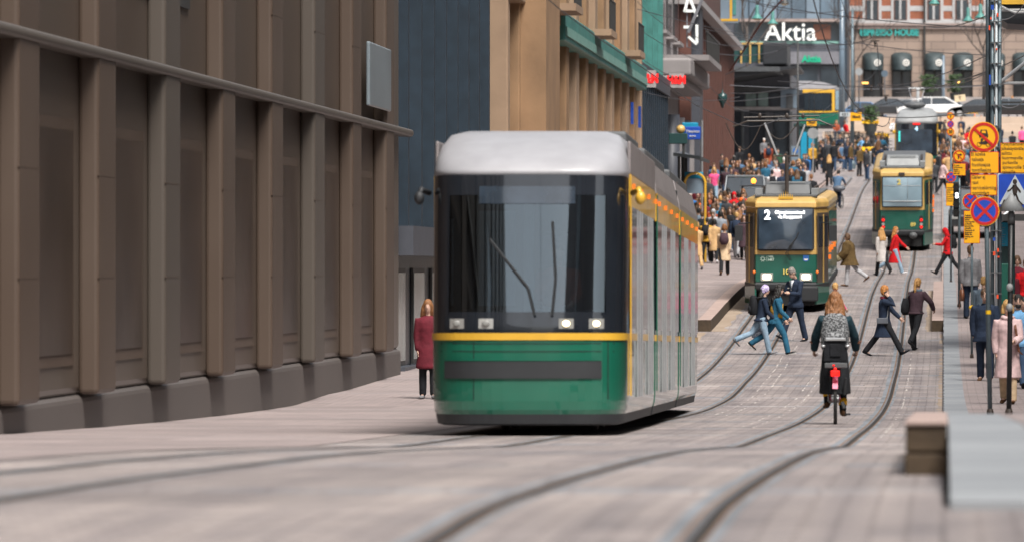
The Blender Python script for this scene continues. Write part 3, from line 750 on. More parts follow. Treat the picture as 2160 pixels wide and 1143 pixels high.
car('parked_car','white car parked side on beyond the square, biggest of the far cars', XX(1962,400), 400, 0, 'car_white', 4.8,1.8,1.5)
car('parked_car','pale blue car behind the planter near the crossing tram', XX(1812,425), 425, 0, 'car_blue', 4.3,1.8,1.5)
car('parked_car','long grey car standing behind the white car', XX(1985,415), 415, 0, 'car_grey', 5,1.8,1.75)
car('parked_car','black car between the planter and the white car', XX(1868,402), 402, 0, 'car_dark', 4.2,1.8,1.45)
car('parked_car','black car right of the white car, near the grey mast', XX(2062,400), 400, 0, 'car_dark', 4.3,1.8,1.35)
car('parked_car','silver car half hidden behind tram 4 and the planter', XX(1893,403), 404, 0, 'car_silver', 4.4,1.8,1.45)
car('parked_car','dark grey car at the far right beyond the steps', XX(2125,402), 403, 0, 'car_grey', 4.5,1.8,1.5)
car('delivery_van','black van standing at the right kerb behind the sign posts', XX(2052,222), 222, R(90), 'car_dark', 4.8,1.95,1.95,'van',van=True)
car('delivery_van','silver van parked on the left pavement behind the crowd', XX(1572,238), 239, R(90), 'car_silver', 4.6,1.9,1.75,'van',van=True)
# amber beacon on a little service vehicle
sv = car('service_vehicle','small dark service vehicle with a lit amber beacon left of the route 2 tram', XX(1607,232)-.1, 226, R(90), 'car_dark', 3.2,1.4,1.85,'vehicle',van=True)
b = MB(); b.lathe([(.06,0),(.06,.08)], (-1.2,0,1.85)); bc = b.build('beacon_base','black_rubber',sv)
b = MB(); b.ell((-1.2,0,2.0),(.1,.1,.12)); b.build('beacon','lamp_amber',bc,True)
# ---------------- buildings
mat('window_soft', (.04,.028,.022), .32, var=.5, vs=.35, spec=.35); mat('brown_pier', (.07,.047,.034), .5, vs=.3, c2=(.088,.063,.048)); mat('plinth_stone', (.085,.073,.068), .6, vs=.1); mat('brown_cladding', (.062,.042,.032), .38, vs=.09, c2=(.092,.076,.063), stretch=(1,.55,.8))
mat('taupe_stone', (.085,.07,.058), .5, vs=.15, c2=(.068,.056,.047), stretch=(1,.3,.4))
mat('navy_panel', (.006,.014,.022), .35, var=.2, vs=.4)
mat('pale_blue_glass', (.16,.19,.21), .3, var=.15, vs=.5)
mat('sandstone', (.25,.15,.08), .75, var=.2, vs=.8, bump=.3, bs=6)
mat('sandstone_pale', (.28,.19,.125), .75, var=.15, vs=.8, bump=.2, bs=6)
mat('window_dark', (.03,.04,.05), .12, var=.4, vs=.6, spec=.9)
mat('window_lit', (.14,.2,.19), .2, var=.5, vs=.9, spec=.8)
mat('frame_dark', (.035,.035,.035), .5); mat('frame_brown', (.16,.06,.035), .5)
mat('glass_green', (.02,.055,.055), .25, var=.35, vs=.5, stretch=(1,.6,.1))
mat('navy_slat', (.014,.026,.04), .5, var=.2)
mat('grey_stone', (.25,.23,.23), .7, var=.12, vs=.7, bump=.2)
mat('red_brown', (.075,.028,.022), .6, var=.2, vs=1); mat('red_brown_slat', (.10,.04,.03), .55, var=.25, vs=1)
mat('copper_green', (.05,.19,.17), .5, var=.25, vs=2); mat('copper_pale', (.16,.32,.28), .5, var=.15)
mat('canopy_black', (.018,.02,.024), .5); mat('canopy_grey', (.06,.065,.07), .5, var=.2)
mat('sign_red', (.85,.02,.02), .4, emit=.35); mat('sign_plate', (.32,.3,.3), .5); mat('white_letter', (.8,.82,.8), .5, emit=.12)
mat('green_letter', (.0,.33,.18), .5, emit=.15); mat('teal_letter', (.03,.30,.28), .5)
mat('panel_blue_grey', (.10,.14,.18), .3, var=.25, vs=.35); mat('panel_pale', (.16,.21,.26), .3, var=.2, vs=.35)
mat('fascia_grey', (.15,.15,.17), .6, var=.15); mat('fascia_dark', (.06,.065,.08), .5); mat('cornice_pink', (.28,.22,.2), .6)
mat('brick_orange', (.25,.085,.045), .8, var=.2, vs=2, bump=.3); mat('white_stone', (.38,.38,.385), .7, var=.1)
brickmat('rustic_stone', (.31,.235,.19), (.255,.195,.16), (.13,.1,.085), 2.2, .72, .035, .15, .3, .8, plane='XZ', bump=.8)
mat('awning_black', (.03,.045,.05), .6, var=.25); mat('bark', (.06,.05,.045), .9, var=.3, bump=.5)
mat('teal_blue_sign', (.0,.22,.36), .5); mat('sign_blue', (.01,.06,.36), .4); mat('orange_panel', (.75,.27,.01), .5)
mat('warm_light', (1,.5,.12), .5, emit=1.0)

def wallbox(name, x0, x1, y0, y1, z0, z1, m, parent, bevel=0):
    b = MB(); b.box(x0,x1,y0,y1,z0,z1); return b.build(name, m, parent, bevel=bevel)
XB = -11.0
def side_building(name, label, d0, d1, m_wall, top=24, group=None):
    root = empty(name, (XB, d0, -max(H(d0),H(d1))-.5), 0, label, 'building', group)
    wallbox('wall', -14, -.45, 0, d1-d0, 0, top, m_wall, root)
    return root, d1-d0, -max(H(d0),H(d1))-.5
# A: brown-clad block on the near left
def smoothblock():
    root, L, zb = side_building('office_building', 'large plain brown clad building filling the near left', 20, 112.5, 'brown_cladding')
    y = 0; k = 0
    wallbox('cladding', -.46, -.04, 0, L, 1.1, 24, 'brown_cladding', root, .12)
    wallbox('plinth', -.46, .0, 0, L, 0, 1.12, 'plinth_stone', root, .1)
    y = 2.0; k = 0
    while y < L-2:
        wallbox('pier', -.05, .22, y, y+1.5, 1.12, 24, 'taupe_stone' if k in (0,1,2,3,4,5,9,12) else 'brown_pier', root, .06)
        if y+5.9 < L and y > 30:
            f = wallbox('shop_window', -.05, -.02, y+1.9, y+5.6, 1.5, 4.6, 'brown_pier', root); wallbox('pane', -.02, -.005, y+2.05, y+5.45, 1.65, 4.45, 'window_soft', f)
        for z_ in (2.6, 3.9, 6.8): wallbox('joint', .205, .223, y, y+1.5, z_, z_+.01, 'brown_pier', root)
        y += 6.1; k += 1
    wallbox('string_course', -.05, .26, 0, L, 5.4, 5.55, 'taupe_stone', root, .06)
    for a in (8, 22, 38, 55):
        f = wallbox('window', -.05, .0, a, a+6, 6.5, 9, 'frame_dark', root); wallbox('pane', -.0, .012, a+.2, a+5.8, 6.7, 8.8, 'window_dark', f)
    wallbox('display_window', .225, .3, 83.5, 87.5, ZZ(225,104)-zb, ZZ(90,104)-zb, 'pale_blue_glass', root, .03)
smoothblock()
def grid(root, L, y0, y1, bay, z0, floors, fh, mwin='window_dark', mframe='frame_dark', ww=.6, wh=.62, x=-.44, sill='sandstone_pale'):
    n = max(1, int((y1-y0)/bay)); bw = (y1-y0)/n
    for k in range(n):
        for f in range(floors):
            a = y0+k*bw+bw*(1-ww)/2; c = a+bw*ww; zz = z0+f*fh
            fr = wallbox('window', x, x+.05, a, c, zz, zz+fh*wh, mframe, root)
            wallbox('pane', x+.05, x+.06, a+.1, c-.1, zz+.1, zz+fh*wh-.1, mwin, fr)
            wallbox('sill', x, x+.3, a-.1, c+.1, zz-.14, zz, sill, fr)
    return n, bw
# B: navy panelled building
rt_, L, zb = side_building('office_building', 'dark navy blue panelled building behind the roof of the nearest tram', 113, 136.5, 'navy_panel')
for k in range(8): wallbox('fin', -.44, .0, 1+k*2.9, 1.25+k*2.9, 3.6, 24, 'navy_slat', rt_)
wallbox('fascia', -.44, .2, 0, L, 3.0, 3.6, 'fascia_dark', rt_)
grid(rt_, L, 1, L-1, 3.6, .7, 1, 3.3, 'window_lit', sill='fascia_dark')
wallbox('display_window', -.43, -.3, .3, 4.5, ZZ(330,116)-zb, ZZ(60,116)-zb, 'pale_blue_glass', rt_)
# C: sandstone building with teal canopy
rt_, L, zb = side_building('stone_building', 'tan sandstone building with pilasters and a long copper green canopy', 137, 198, 'sandstone')
n = 14; bw = L/n
for k in range(n+1):
    y = k*bw; m = 'sandstone' if k % 2 else 'sandstone_pale'
    pl = wallbox('pilaster', -.45, .25, max(0, y-.6), min(L, y+.6), 0, 21, m, rt_, .05)
    wallbox('capital', -.4, .5, max(0, y-.85), min(L, y+.85), 12.4, 13.1, 'sandstone_pale', pl, .05)
    wallbox('base', -.4, .45, max(0, y-.8), min(L, y+.8), 1.0, 1.9, 'sandstone', pl, .05)
grid(rt_, L, .3, L-.3, bw, 1.9, 5, 3.9, ww=.62, wh=.7)
for z in (5.1, 9.0, 16.8): wallbox('cornice', -.45, .38, 0, L, z, z+.35, 'sandstone_pale', rt_, .05)
wallbox('ledge', -.45, .8, 47, L, 2.6, 3.2, 'frame_brown', rt_, .05)
# canopy with rounded end, hung from the facade
for (a, c, z0, th, w_, m) in ((17,60,ZZ(178,190)-zb+.0,.8,.5,'copper_green'),):
    b = MB(); n_ = 10
    poly = [(-.4,a),(w_,a)]+[(w_-.3+.3*math.cos(R(q)), c-.6+.6*math.sin(R(q))) for q in range(0, 91, 15)]+[(-.4,c)]
    b.prism(poly, lambda p:(p[0],p[1],z0), lambda p:(p[0],p[1],z0+th)); cn = b.build('canopy', m, rt_, bevel=.05)
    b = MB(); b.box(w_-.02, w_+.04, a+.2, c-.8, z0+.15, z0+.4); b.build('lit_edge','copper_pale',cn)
for z in (ZZ(215,180)-zb,):
    for yy in (53.5, 58.2): wallbox('window_lamp', .26, .34, yy, yy+.5, z-.45, z+.3, 'sign_blue', rt_)
wallbox('sign_panel', -.4, .9, 4, 9, 5.4, 9.5, 'orange_panel' if False else 'sandstone', rt_)
# balconies
for yy in (14, 30, 46):
    fr = wallbox('balcony', -.4, 1.0, yy, yy+3, 9.3, 9.5, 'sandstone_pale', rt_); 
    b = MB()
    for k in range(12): b.tube([(.95,yy+.1+k*.25,9.5),(.95,yy+.1+k*.25,10.4)], .02, 4)
    b.tube([(.95,yy,10.4),(.95,yy+3,10.4)], .03, 4); b.build('railing','frame_dark',fr)
# D: dark green glass with slats, red letters
rt_, L, zb = side_building('shop_building', 'dark green glass shop building with navy slats and red letter signs', 198.5, 221.5, 'glass_green')
for k in range(16): wallbox('slat', -.44, .04, .3+k*1.45, .62+k*1.45, 0, ZZ(185,210)-zb, 'navy_slat', rt_)
for k in range(6): wallbox('mullion', -.44, -.1, 1+k*4, 1.14+k*4, ZZ(160,210)-zb, 24, 'copper_green', rt_)
wallbox('fascia', -.44, .1, 0, L, ZZ(185,210)-zb, ZZ(150,210)-zb, 'fascia_dark', rt_)
def redsign(x, y, d, w_px, h_px, rootname, label):
    r_ = empty(rootname, P(x, y, d), 0, label, 'shop sign'); s = FP/d; w_, h_ = w_px/s/2, h_px/s/2
    wallbox('panel', -w_, w_, 0, .12, -h_, h_, 'sign_plate', r_); wallbox('bracket', -w_-1.0, -w_, .04, .08, -.05, .05, 'frame_dark', r_)
    text('H&M', (0,-.015,0), h_*1.45, 'sign_red', r_, bold=.02, sx=.8)
redsign(1367, 167, 200, 34, 36, 'shop_sign', 'red letters on a grey hanging sign before the dark green shop building')
redsign(1427, 170, 222, 32, 32, 'shop_sign', 'red letters on a pale hanging sign in front of the grey columned building')
# E: grey stone with columns, balcony, white letters
rt_, L, zb = side_building('stone_building', 'pale grey stone building with columns, balcony and white upright letters', 222, 239.5, 'grey_stone')
for k in range(4):
    b = MB(); y = 2+k*4.4; b.tube([(.0,y,0),(.0,y,5.5)], .35, 12); b.build('column','fascia_dark' if k % 2 == 0 else 'grey_stone',rt_,True)
zc = ZZ(135,228)-zb
wallbox('cornice', -.44, .9, 0, L, zc-.7, zc, 'grey_stone', rt_, .1); wallbox('cornice', -.44, .6, 0, L, zc-1.0, zc-.702, 'grey_stone', rt_, .05)
grid(rt_, L, .3, L-.3, 4.3, .6, 1, 5.4, 'window_lit', sill='grey_stone')
grid(rt_, L, .3, L-.3, 4.3, zc+1.2, 3, 4.2, sill='grey_stone')
bl = wallbox('balcony', -.44, 1.5, 3, L-2, zc+.02, zc+.25, 'grey_stone', rt_)
b = MB()
for k in range(24): b.tube([(1.4,3.1+k*.52,zc+.25),(1.4,3.1+k*.52,zc+1.2)], .03, 4)
b.tube([(1.4,3,zc+1.2),(1.4,L-2,zc+1.2)], .05, 5); b.build('railing','frame_dark',bl)
r_ = empty('shop_sign', P(1457,40,222), 0, 'tall white upright letters on a dark frame hanging above the balcony', 'shop sign')
b = MB(); 
for (x0, y0, x1, y1) in ((-.35,-.9,.42,1.4),): pass
s = FP/222
def q(px, py): return ((px-1457)/s, -(py-40)/s)
def stroke(b, a, c, w_=.11, y=0):
    a = Vector((a[0],y,a[1])); c = Vector((c[0],y,c[1])); t = (c-a).normalized(); mx = Matrix((t, Vector((0,1,0)), t.cross(Vector((0,1,0))))).transposed()
    b.obox((a+c)/2, ((c-a).length,.1,w_), mx)
b = MB()
for a, c in (((1444,26),(1453,-10)),((1453,-10),(1470,36)),((1444,24),(1462,24)),((1470,52),(1470,92)),((1452,78),(1470,94)),((1442,58),(1458,58))): stroke(b, q(*a), q(*c))
b.build('lettering','white_letter',r_)
b = MB(); stroke(b, q(1449,-40), q(1449,100), .05, .1); stroke(b, q(1483,-5), q(1452,70), .12, -.1); b.build('frame','fascia_grey',r_)
# F: red-brown slatted building
rt_, L, zb = side_building('shop_building', 'red brown building with close vertical slats at the end of the left side', 240, 291, 'red_brown')
for k in range(25): wallbox('slat', -.44, .05, .5+k*2.05, 1.0+k*2.05, 0, ZZ(62,265)-zb, 'red_brown_slat', rt_)
wallbox('cornice', -.44, .5, 0, L, ZZ(62,265)-zb, ZZ(50,265)-zb, 'sign_plate', rt_)
wallbox('pier', -.44, .35, 2.5, 5.5, 0, 22, 'fascia_dark', rt_)
r_ = empty('billboard', P(1527,20,285), 0, 'pale poster with yellow border hanging high above the red brown building', 'billboard')
wallbox('panel', -.75, .75, 0, .15, -.7, 3, 'panel_pale', r_); wallbox('border', -.75, .72, -.02, -.002, -.62, -.5, 'tram_yellow', r_); wallbox('border', .3, .42, -.02, -.002, -.5, 3, 'tram_yellow', r_)
wallbox('stripe', .45, .62, -.03, -.002, -.3, 3, 'copper_green', r_)
r_ = empty('billboard', P(1529,300,288), 0, 'orange upright panel at the doorway end of the red brown building', 'billboard')
r_.location = (XX(1530,288), 288, gz(XX(1530,288),288)); wallbox('panel', -.28, .22, 0, .3, 0, 2.1, 'orange_panel', r_, .02)
# grey low far edge roofs & shop awnings at the left kerb
def shelter(x, y, d, w_px, label):
    s = FP/d; r_ = empty('bus_shelter', Vector((XX(x,d), d, gz(XX(x,d),d))), 0, label, 'shelter'); w_ = w_px/s; zt = ZZ(y,d)-r_.location.z
    b = MB(); b.add([(-w_/2,0,zt-.2),(w_/2,-1,zt-.35),(w_/2,7,zt-.35),(-w_/2,7,zt),(-w_/2,0,zt-.08),(w_/2,-1,zt-.23),(w_/2,7,zt-.23),(-w_/2,7,zt+.12)],[(3,2,1,0),(4,5,6,7),(0,1,5,4),(1,2,6,5),(2,3,7,6),(3,0,4,7)])
    b.build('roof','canopy_grey',r_)
    for y_ in (.3,3,6): 
        b = MB(); b.tube([(-w_/2+.2,y_,0),(-w_/2+.2,y_,zt-.15)], .05, 6); b.build('post','frame_dark',r_)
    return r_
shelter(1450, 318, 205, 60, 'dark roofed stop shelter between the tram roof and the crowd')
# yellow arch stand + blue stop sign, green kiosk sign at the left
r_ = empty('stop_sign', Vector((XX(1478,214),214,gz(XX(1478,214),214))), 0, 'blue hanging sign with pale writing on a grey post above the crowd', 'sign')
zt = ZZ(282,214)-r_.location.z
wallbox('panel', -.62, .0, 0, .08, zt-.24, zt+.26, 'sign_blue', r_, .03); wallbox('top_panel', -.72, -.1, .09, .15, zt+.0, zt+.42, 'teal_blue_sign', r_, .03)
text('Yliopisto', (-.31,-.012,zt+.08), .15, 'paint_white', r_); text('Aleksi', (-.31,-.012,zt-.1), .1, 'paint_white', r_)
b = MB(); b.tube([(.05,.02,0),(.05,.02,zt+.5)], .045, 8); b.build('post','alu',r_)
r_ = empty('kiosk_sign', Vector((XX(1430,206),206,gz(XX(1430,206),206))), 0, 'dark green box sign topped with a gold ball left of the blue sign', 'sign')
zt = ZZ(290,206)-r_.location.z
wallbox('box', -.35, .35, 0, .3, zt-.25, zt+.15, 'glass_green', r_, .03); b = MB(); b.ell((.1,.1,zt+.3),(.17,.17,.16)); b.build('ball','tram_gold',r_,True)
b = MB(); b.tube([(.2,.1,0),(.2,.1,zt-.25)], .05, 8); b.build('post','frame_dark',r_)
r_ = empty('bicycle_stand', Vector((XX(1466,206),206,gz(XX(1466,206),206))), 0, 'yellow arched stand with blue board at the left edge of the crowd', 'stand')
b = MB(); zt = ZZ(366,206)-r_.location.z
b.tube([(.38*math.cos(R(a)),0,zt-.38+.38*math.sin(R(a))) for a in range(0,181,15)], .05, 6); b.tube([(.38,0,0),(.38,0,zt-.38)], .05, 6); b.tube([(-.38,0,0),(-.38,0,zt-.38)], .05, 6); b.build('arch','tram_yellow',r_)
wallbox('board', -.36, .36, .06, .1, zt-.75, zt-.2, 'panel_pale', r_); wallbox('cap', -.45,.3,.12,.2,zt-.3,zt+.05,'teal_blue_sign',r_,.05)

# G: dark canopy building closing the left side of the square
D0 = 345; g0 = -H(D0)
rt_ = empty('glass_building', (0, D0, g0), 0, 'dark glass building with a wide black canopy over its entrance', 'building')
x0, x1 = XX(1545,D0), XX(1672,D0)
zz = lambda y: ZZ(y,D0)-g0
b = MB(); b.add([(x0-6,-6,zz(205)),(x1+.6,-7,zz(152)),(x1+.6,4,zz(152)),(x0-6,4,zz(205)),(x0-6,-6,zz(178)),(x1+.6,-7,zz(147)),(x1+.6,4,zz(147)),(x0-6,4,zz(178))],[(3,2,1,0),(4,5,6,7),(0,1,5,4),(1,2,6,5),(2,3,7,6),(3,0,4,7)])
b.build('canopy','canopy_black',rt_)
wallbox('wall', x0-8, x1-.2, 1.2, 20, 0, zz(150), 'fascia_dark', rt_)
wallbox('beam', x0-8, x1+.2, 1.0, 1.19, zz(193), zz(184), 'canopy_grey', rt_); wallbox('beam', x0-8, x1+.2, 1.0, 1.19, zz(232), zz(225), 'sign_plate', rt_)
rr = random.Random(2); x = x0-5
while x < x1-.4:
    w_ = rr.uniform(.35,.9); wallbox('window', x, min(x+w_, x1-.25), 1.05, 1.19, zz(224), zz(195), rr.choice(['window_lit','pale_screen','window_dark','window_lit']), rt_); x += w_+.12
x = x0-5
while x < x1-.6: wallbox('entrance', x, x+1.0, 1.1, 1.19, 0.05, zz(236), 'window_dark', rt_); wallbox('column', x+1.05, x+1.2, .6, 1.0, 0, zz(236), 'canopy_grey', rt_); x += 1.5
wallbox('poster', XX(1646,D0), XX(1684,D0), .9, 1.0, zz(228), zz(188), 'panel_pale', rt_); wallbox('poster_stripe', XX(1658,D0), XX(1672,D0), .8, .89, zz(228), zz(198), 'canopy_grey', rt_)
wallbox('glass_balustrade', x0-3, XX(1665,D0), -4, -3.8, zz(138), zz(98), 'glass_green', rt_); wallbox('balustrade_rail', x0-3, XX(1645,D0), -4.1, -3.7, zz(100), zz(96), 'tram_gold', rt_)
wallbox('roof_block', XX(1615,D0), XX(1666,D0), -6, 2, zz(145), zz(98), 'canopy_black', rt_, .1)
for k in range(7): xx = x0+.1+k*.55; wallbox('post', xx, xx+.1, -4.2, -4.1, zz(140), zz(100), 'tram_gold', rt_)
wallbox('roof_ledge', x0-8, XX(1652,D0), -7, 1, zz(160), zz(150), 'canopy_grey', rt_)

# H: bank building with big white letters
D1 = 486; s1 = FP/D1; g1 = -H(D1)
rt_ = empty('bank_building', (0, D1, g1), 0, 'modern blue grey panelled bank building with large white letters on its window band', 'building')
zz = lambda y: ZZ(y,D1)-g1; xx = lambda x: XX(x,D1)
wallbox('wall', xx(1380), xx(1785), .3, 22, 0, zz(-260), 'fascia_dark', rt_)
k = 0; x = xx(1400)
while x < xx(1770):
    for j in range(5):
        z_ = zz(40)+j*2.6; wallbox('facade_panel', x, x+1.15, .05+.03*((k+j)%2), .3, z_, z_+2.5, ['panel_blue_grey','panel_pale','panel_blue_grey'][(k+j)%3], rt_)
    x += 1.25; k += 1
wallbox('cornice', xx(1560), xx(1776), -.5, .3, zz(47), zz(41), 'cornice_pink', rt_)
wb = wallbox('window_band', xx(1550), xx(1770), .1, .3, zz(91), zz(48), 'window_dark', rt_)
wallbox('interior_glow', xx(1716), xx(1752), .05, .1, zz(84), zz(52), 'frame_brown', wb); wallbox('sill', xx(1555), xx(1770), -.1, .1, zz(93), zz(88), 'copper_pale', wb)
wallbox('edge_pillar', xx(1772), xx(1787), -.4, .3, 0, zz(-200), 'navy_slat', rt_)
wallbox('fascia', xx(1600), xx(1772), -.3, .3, zz(136), zz(110), 'fascia_grey', rt_); wallbox('fascia', xx(1550), xx(1772), -.15, .3, zz(110), zz(93), 'fascia_dark', rt_)
text('Aktia', (xx(1668),-.55,zz(70)), 2.25, 'white_letter', rt_, bold=.012, ext=.1, sx=.95)
text('Aktia', (xx(1712),-.4,zz(126)), .78, 'green_letter', rt_, bold=.03, ext=.05)
x = xx(1640)
while x < xx(1770): wallbox('shop_window', x, x+1.6, .1, .29, .3, zz(140), 'window_dark', rt_); x += 1.9
# I: stone and brick corner building with arches
D2 = 505; g2 = -H(D2)
rt_ = empty('stone_building', (0, D2, g2), 0, 'striped brick and white stone building over a rusticated arcade with half round awnings', 'building')
zz = lambda y: ZZ(y,D2)-g2; xx = lambda x: XX(x,D2)
# rusticated ground floor with real arched openings
arch = [1841.5, 1902, 1971, 2031, 2098, 2158, 2218]; hw_ = 21
zs, ztop, zbot = zz(133), zz(62), -.5
b = MB(); xs = [xx(1787)]
for c in arch: xs += [xx(c-hw_), xx(c+hw_)]
xs.append(xx(2260)); rad = xx(hw_+CX)
for i in range(0, len(xs), 2): b.box(xs[i], xs[i+1], 0, 1, zbot, zs)
for i in range(0, len(xs), 2): b.box(xs[i], xs[i+1], 0.0, 1, zs+.0005, ztop)
for c in arch:
    cx = xx(c); n_ = 12
    for k in range(n_):
        a0, a1 = math.pi*k/n_, math.pi*(k+1)/n_
        p0 = (cx+rad*math.cos(a0), zs+rad*math.sin(a0)); p1 = (cx+rad*math.cos(a1), zs+rad*math.sin(a1))
        b.add([(p0[0],0,p0[1]),(p0[0],0,ztop),(p1[0],0,ztop),(p1[0],0,p1[1]),(p0[0],1,p0[1]),(p1[0],1,p1[1])], [(0,1,2,3),(0,3,5,4)])
b.build('arcade_wall','rustic_stone',rt_)
wallbox('inner_wall', xx(1787), xx(2270), .9, 20, 0, zz(-300), 'window_dark', rt_)
for c in arch:
    cx = xx(c)
    fr = wallbox('shop_window', cx-rad, cx+rad, .6, .8, 0, zs, 'frame_dark', rt_)
    for k in range(2): wallbox('pane', cx-rad+.12+k*rad, cx-.1+k*rad-.02, .55, .6, 1.0, zs-.4, 'window_dark', fr)
    b = MB(); v = []; f = []; nu = 12
    for j in range(6):
        e = R(90*j/5)
        for k in range(nu+1):
            a = math.pi*k/nu; v.append((cx+rad*1.06*math.cos(a), .0-1.5*math.cos(e)*math.sin(a)*1.0, zs-.55+ (rad*1.15)*math.sin(e) if False else zs-.7+(rad+.75)*math.sin(e)*math.sin(a)**.15 if 0<k<nu else zs-.7+(rad+.6)*math.sin(e)))
    for j in range(5):
        for k in range(nu): f.append((j*(nu+1)+k,j*(nu+1)+k+1,(j+1)*(nu+1)+k+1,(j+1)*(nu+1)+k))
    b.add(v, f); aw = b.build('awning','awning_black',rt_,True)
    b = MB(); b.plate(circ(.31,20,(cx+.42,zs-.05)), -1.42, .04); ds = b.build('round_logo','paint_white',aw)
    b = MB(); b.tube([(cx+.42+.15*math.cos(R(q*30)),-1.44,zs-.05+.15*math.sin(R(q*30))) for q in range(13)], .025, 4); b.build('logo_mark','awning_black',ds)
for (ya, yb, pr, m) in ((62,55,-.25,'cornice_pink'),(55,50,-.4,'cornice_pink'),(50,44,-.15,'white_stone')): wallbox('cornice', xx(1785), xx(2265), pr, 1, zz(ya), zz(yb)-.002, m, rt_)
text('ESPRESSO HOUSE', (xx(1876),-.15,zz(70)), .82, 'teal_letter', rt_, bold=.04, ext=.05, sx=.84)
# upper floors: bands of brick and white stone, tall windows
wins = [1839.5, 1899.5, 1970, 2029, 2095, 2155, 2215]
z = zz(44); bands = [(44,41,'w'),(41,24,'b'),(24,13,'w'),(13,-8,'b'),(-8,-18,'w'),(-18,-38,'b'),(-38,-48,'w'),(-48,-200,'b')]
edges = [xx(1790)]
for c in wins: edges += [xx(c-20), xx(c+20)]
edges.append(xx(2262))
for ya, yb, t in bands:
    b = MB(); b.box(edges[0], edges[-1], .1 if t == 'b' else .06, .88, zz(ya), zz(yb)-.004)
    b.build('brick_band' if t == 'b' else 'stone_band','brick_orange' if t == 'b' else 'white_stone',rt_)
for c in wins:
    for (ya, yb) in ((44,0),(-26,-70),(-96,-140)):
        f0 = wallbox('window', xx(c-20), xx(c+20), -.0, .9, zz(ya), zz(yb-22), 'white_stone', rt_)
        f1 = wallbox('casing', xx(c-14), xx(c+14), -.05, .0, zz(ya-1), zz(yb), 'frame_brown', f0)
        wallbox('pane', xx(c-12), xx(c-3), -.08, -.05, zz(ya-2), zz(yb+1), 'window_dark', f1); wallbox('pane', xx(c+2), xx(c+12), -.08, -.05, zz(ya-2), zz(yb+1), 'window_dark', f1)
        wallbox('mullion', xx(c-3)+.01, xx(c+2)-.01, -.12, -.05, zz(ya-2), zz(yb+1), 'white_stone', f1)
b = MB(); b.tube([(xx(1950),-.3,zz(140)),(xx(1950),-.3,zz(-200))], .1, 6); b.build('drain_pipe','frame_dark',rt_)
# right hand street side and the blocks behind the camera (seen in reflections and from the side)
def plain_block(label, x0, x1, d0, d1, m, top):
    zb = -max(H(d0), H(d1))-.4; r_ = empty('office_building', ((x0+x1)/2, d0, zb), 0, label, 'building'); hx = abs(x1-x0)/2
    wallbox('wall', -hx, hx, 0, d1-d0, 0, top, m, r_)
    side = -1 if x0 > 0 else 1; X = side*hx
    n_ = int((d1-d0)/14)
    for k in range(n_):
        for f in range(3):
            a = 2+k*14; fr = wallbox('window', min(X,X+side*.06), max(X,X+side*.06), a, a+9, 1+f*5.5, 4.2+f*5.5, 'frame_dark', r_)
            wallbox('pane', min(X+side*.06,X+side*.08), max(X+side*.06,X+side*.08), a+.2, a+8.8, 1.2+f*5.5, 4+f*5.5, 'window_dark', fr)
plain_block('taupe stone building along the right pavement behind the signs', 9.2, 24, 60, 325, 'taupe_stone', 22)  # out of view; stone darkened so the tram sides reflect darker
plain_block('brown building behind the viewer on the left', -30, -14, -160, 12, 'taupe_stone', 24)
plain_block('grey building behind the viewer on the right', 12, 28, -160, 40, 'grey_stone', 24)
# ---------------- people
SK = {'light': (.52,.33,.25), 'mid': (.40,.25,.18), 'dark': (.16,.09,.06)}
for k, c in SK.items(): mat('skin_'+k, c, .5, var=.06, vs=8)
mat('eye_dark', (.03,.02,.02), .3); mat('lips', (.36,.13,.11), .5)
CL = dict(navy=(.016,.026,.05), black=(.012,.013,.016), charcoal=(.04,.042,.048), grey=(.16,.16,.17), lightgrey=(.38,.38,.4), white=(.62,.62,.64), teal=(.02,.10,.17),
 denim=(.07,.13,.22), jeans=(.035,.065,.12), lightjeans=(.22,.31,.4), blue=(.03,.13,.34), skyblue=(.16,.36,.6), red=(.5,.008,.012), orange=(.75,.13,.02), pink=(.72,.09,.24),
 palepink=(.6,.43,.43), tan=(.46,.29,.14), beige=(.5,.37,.24), mustard=(.42,.23,.03), olive=(.095,.06,.022), green=(.03,.09,.05), rust=(.25,.055,.025), plum=(.06,.035,.045),
 maroon=(.12,.015,.025), brown=(.10,.05,.025), trench=(.48,.45,.43), bluegrey=(.12,.16,.2), darkteal=(.012,.034,.046), yellow=(.8,.42,.02), khaki=(.2,.17,.1), steel=(.2,.22,.25))
for k, c in CL.items(): mat('cloth_'+k, c, .85, var=.22, vs=9, bump=.5, bs=14, spec=.25)
HC = dict(blond=(.48,.28,.10), auburn=(.22,.095,.035), brown=(.09,.045,.02), black=(.012,.01,.009), grey=(.2,.18,.165), white=(.6,.58,.55), ginger=(.42,.17,.04), gingerblond=(.45,.24,.08))
for k, c in HC.items(): mat('hair_'+k, c, .55, var=.35, vs=14, bump=.6, bs=30, stretch=(3,3,.6))
def V(*a): return Vector(a)
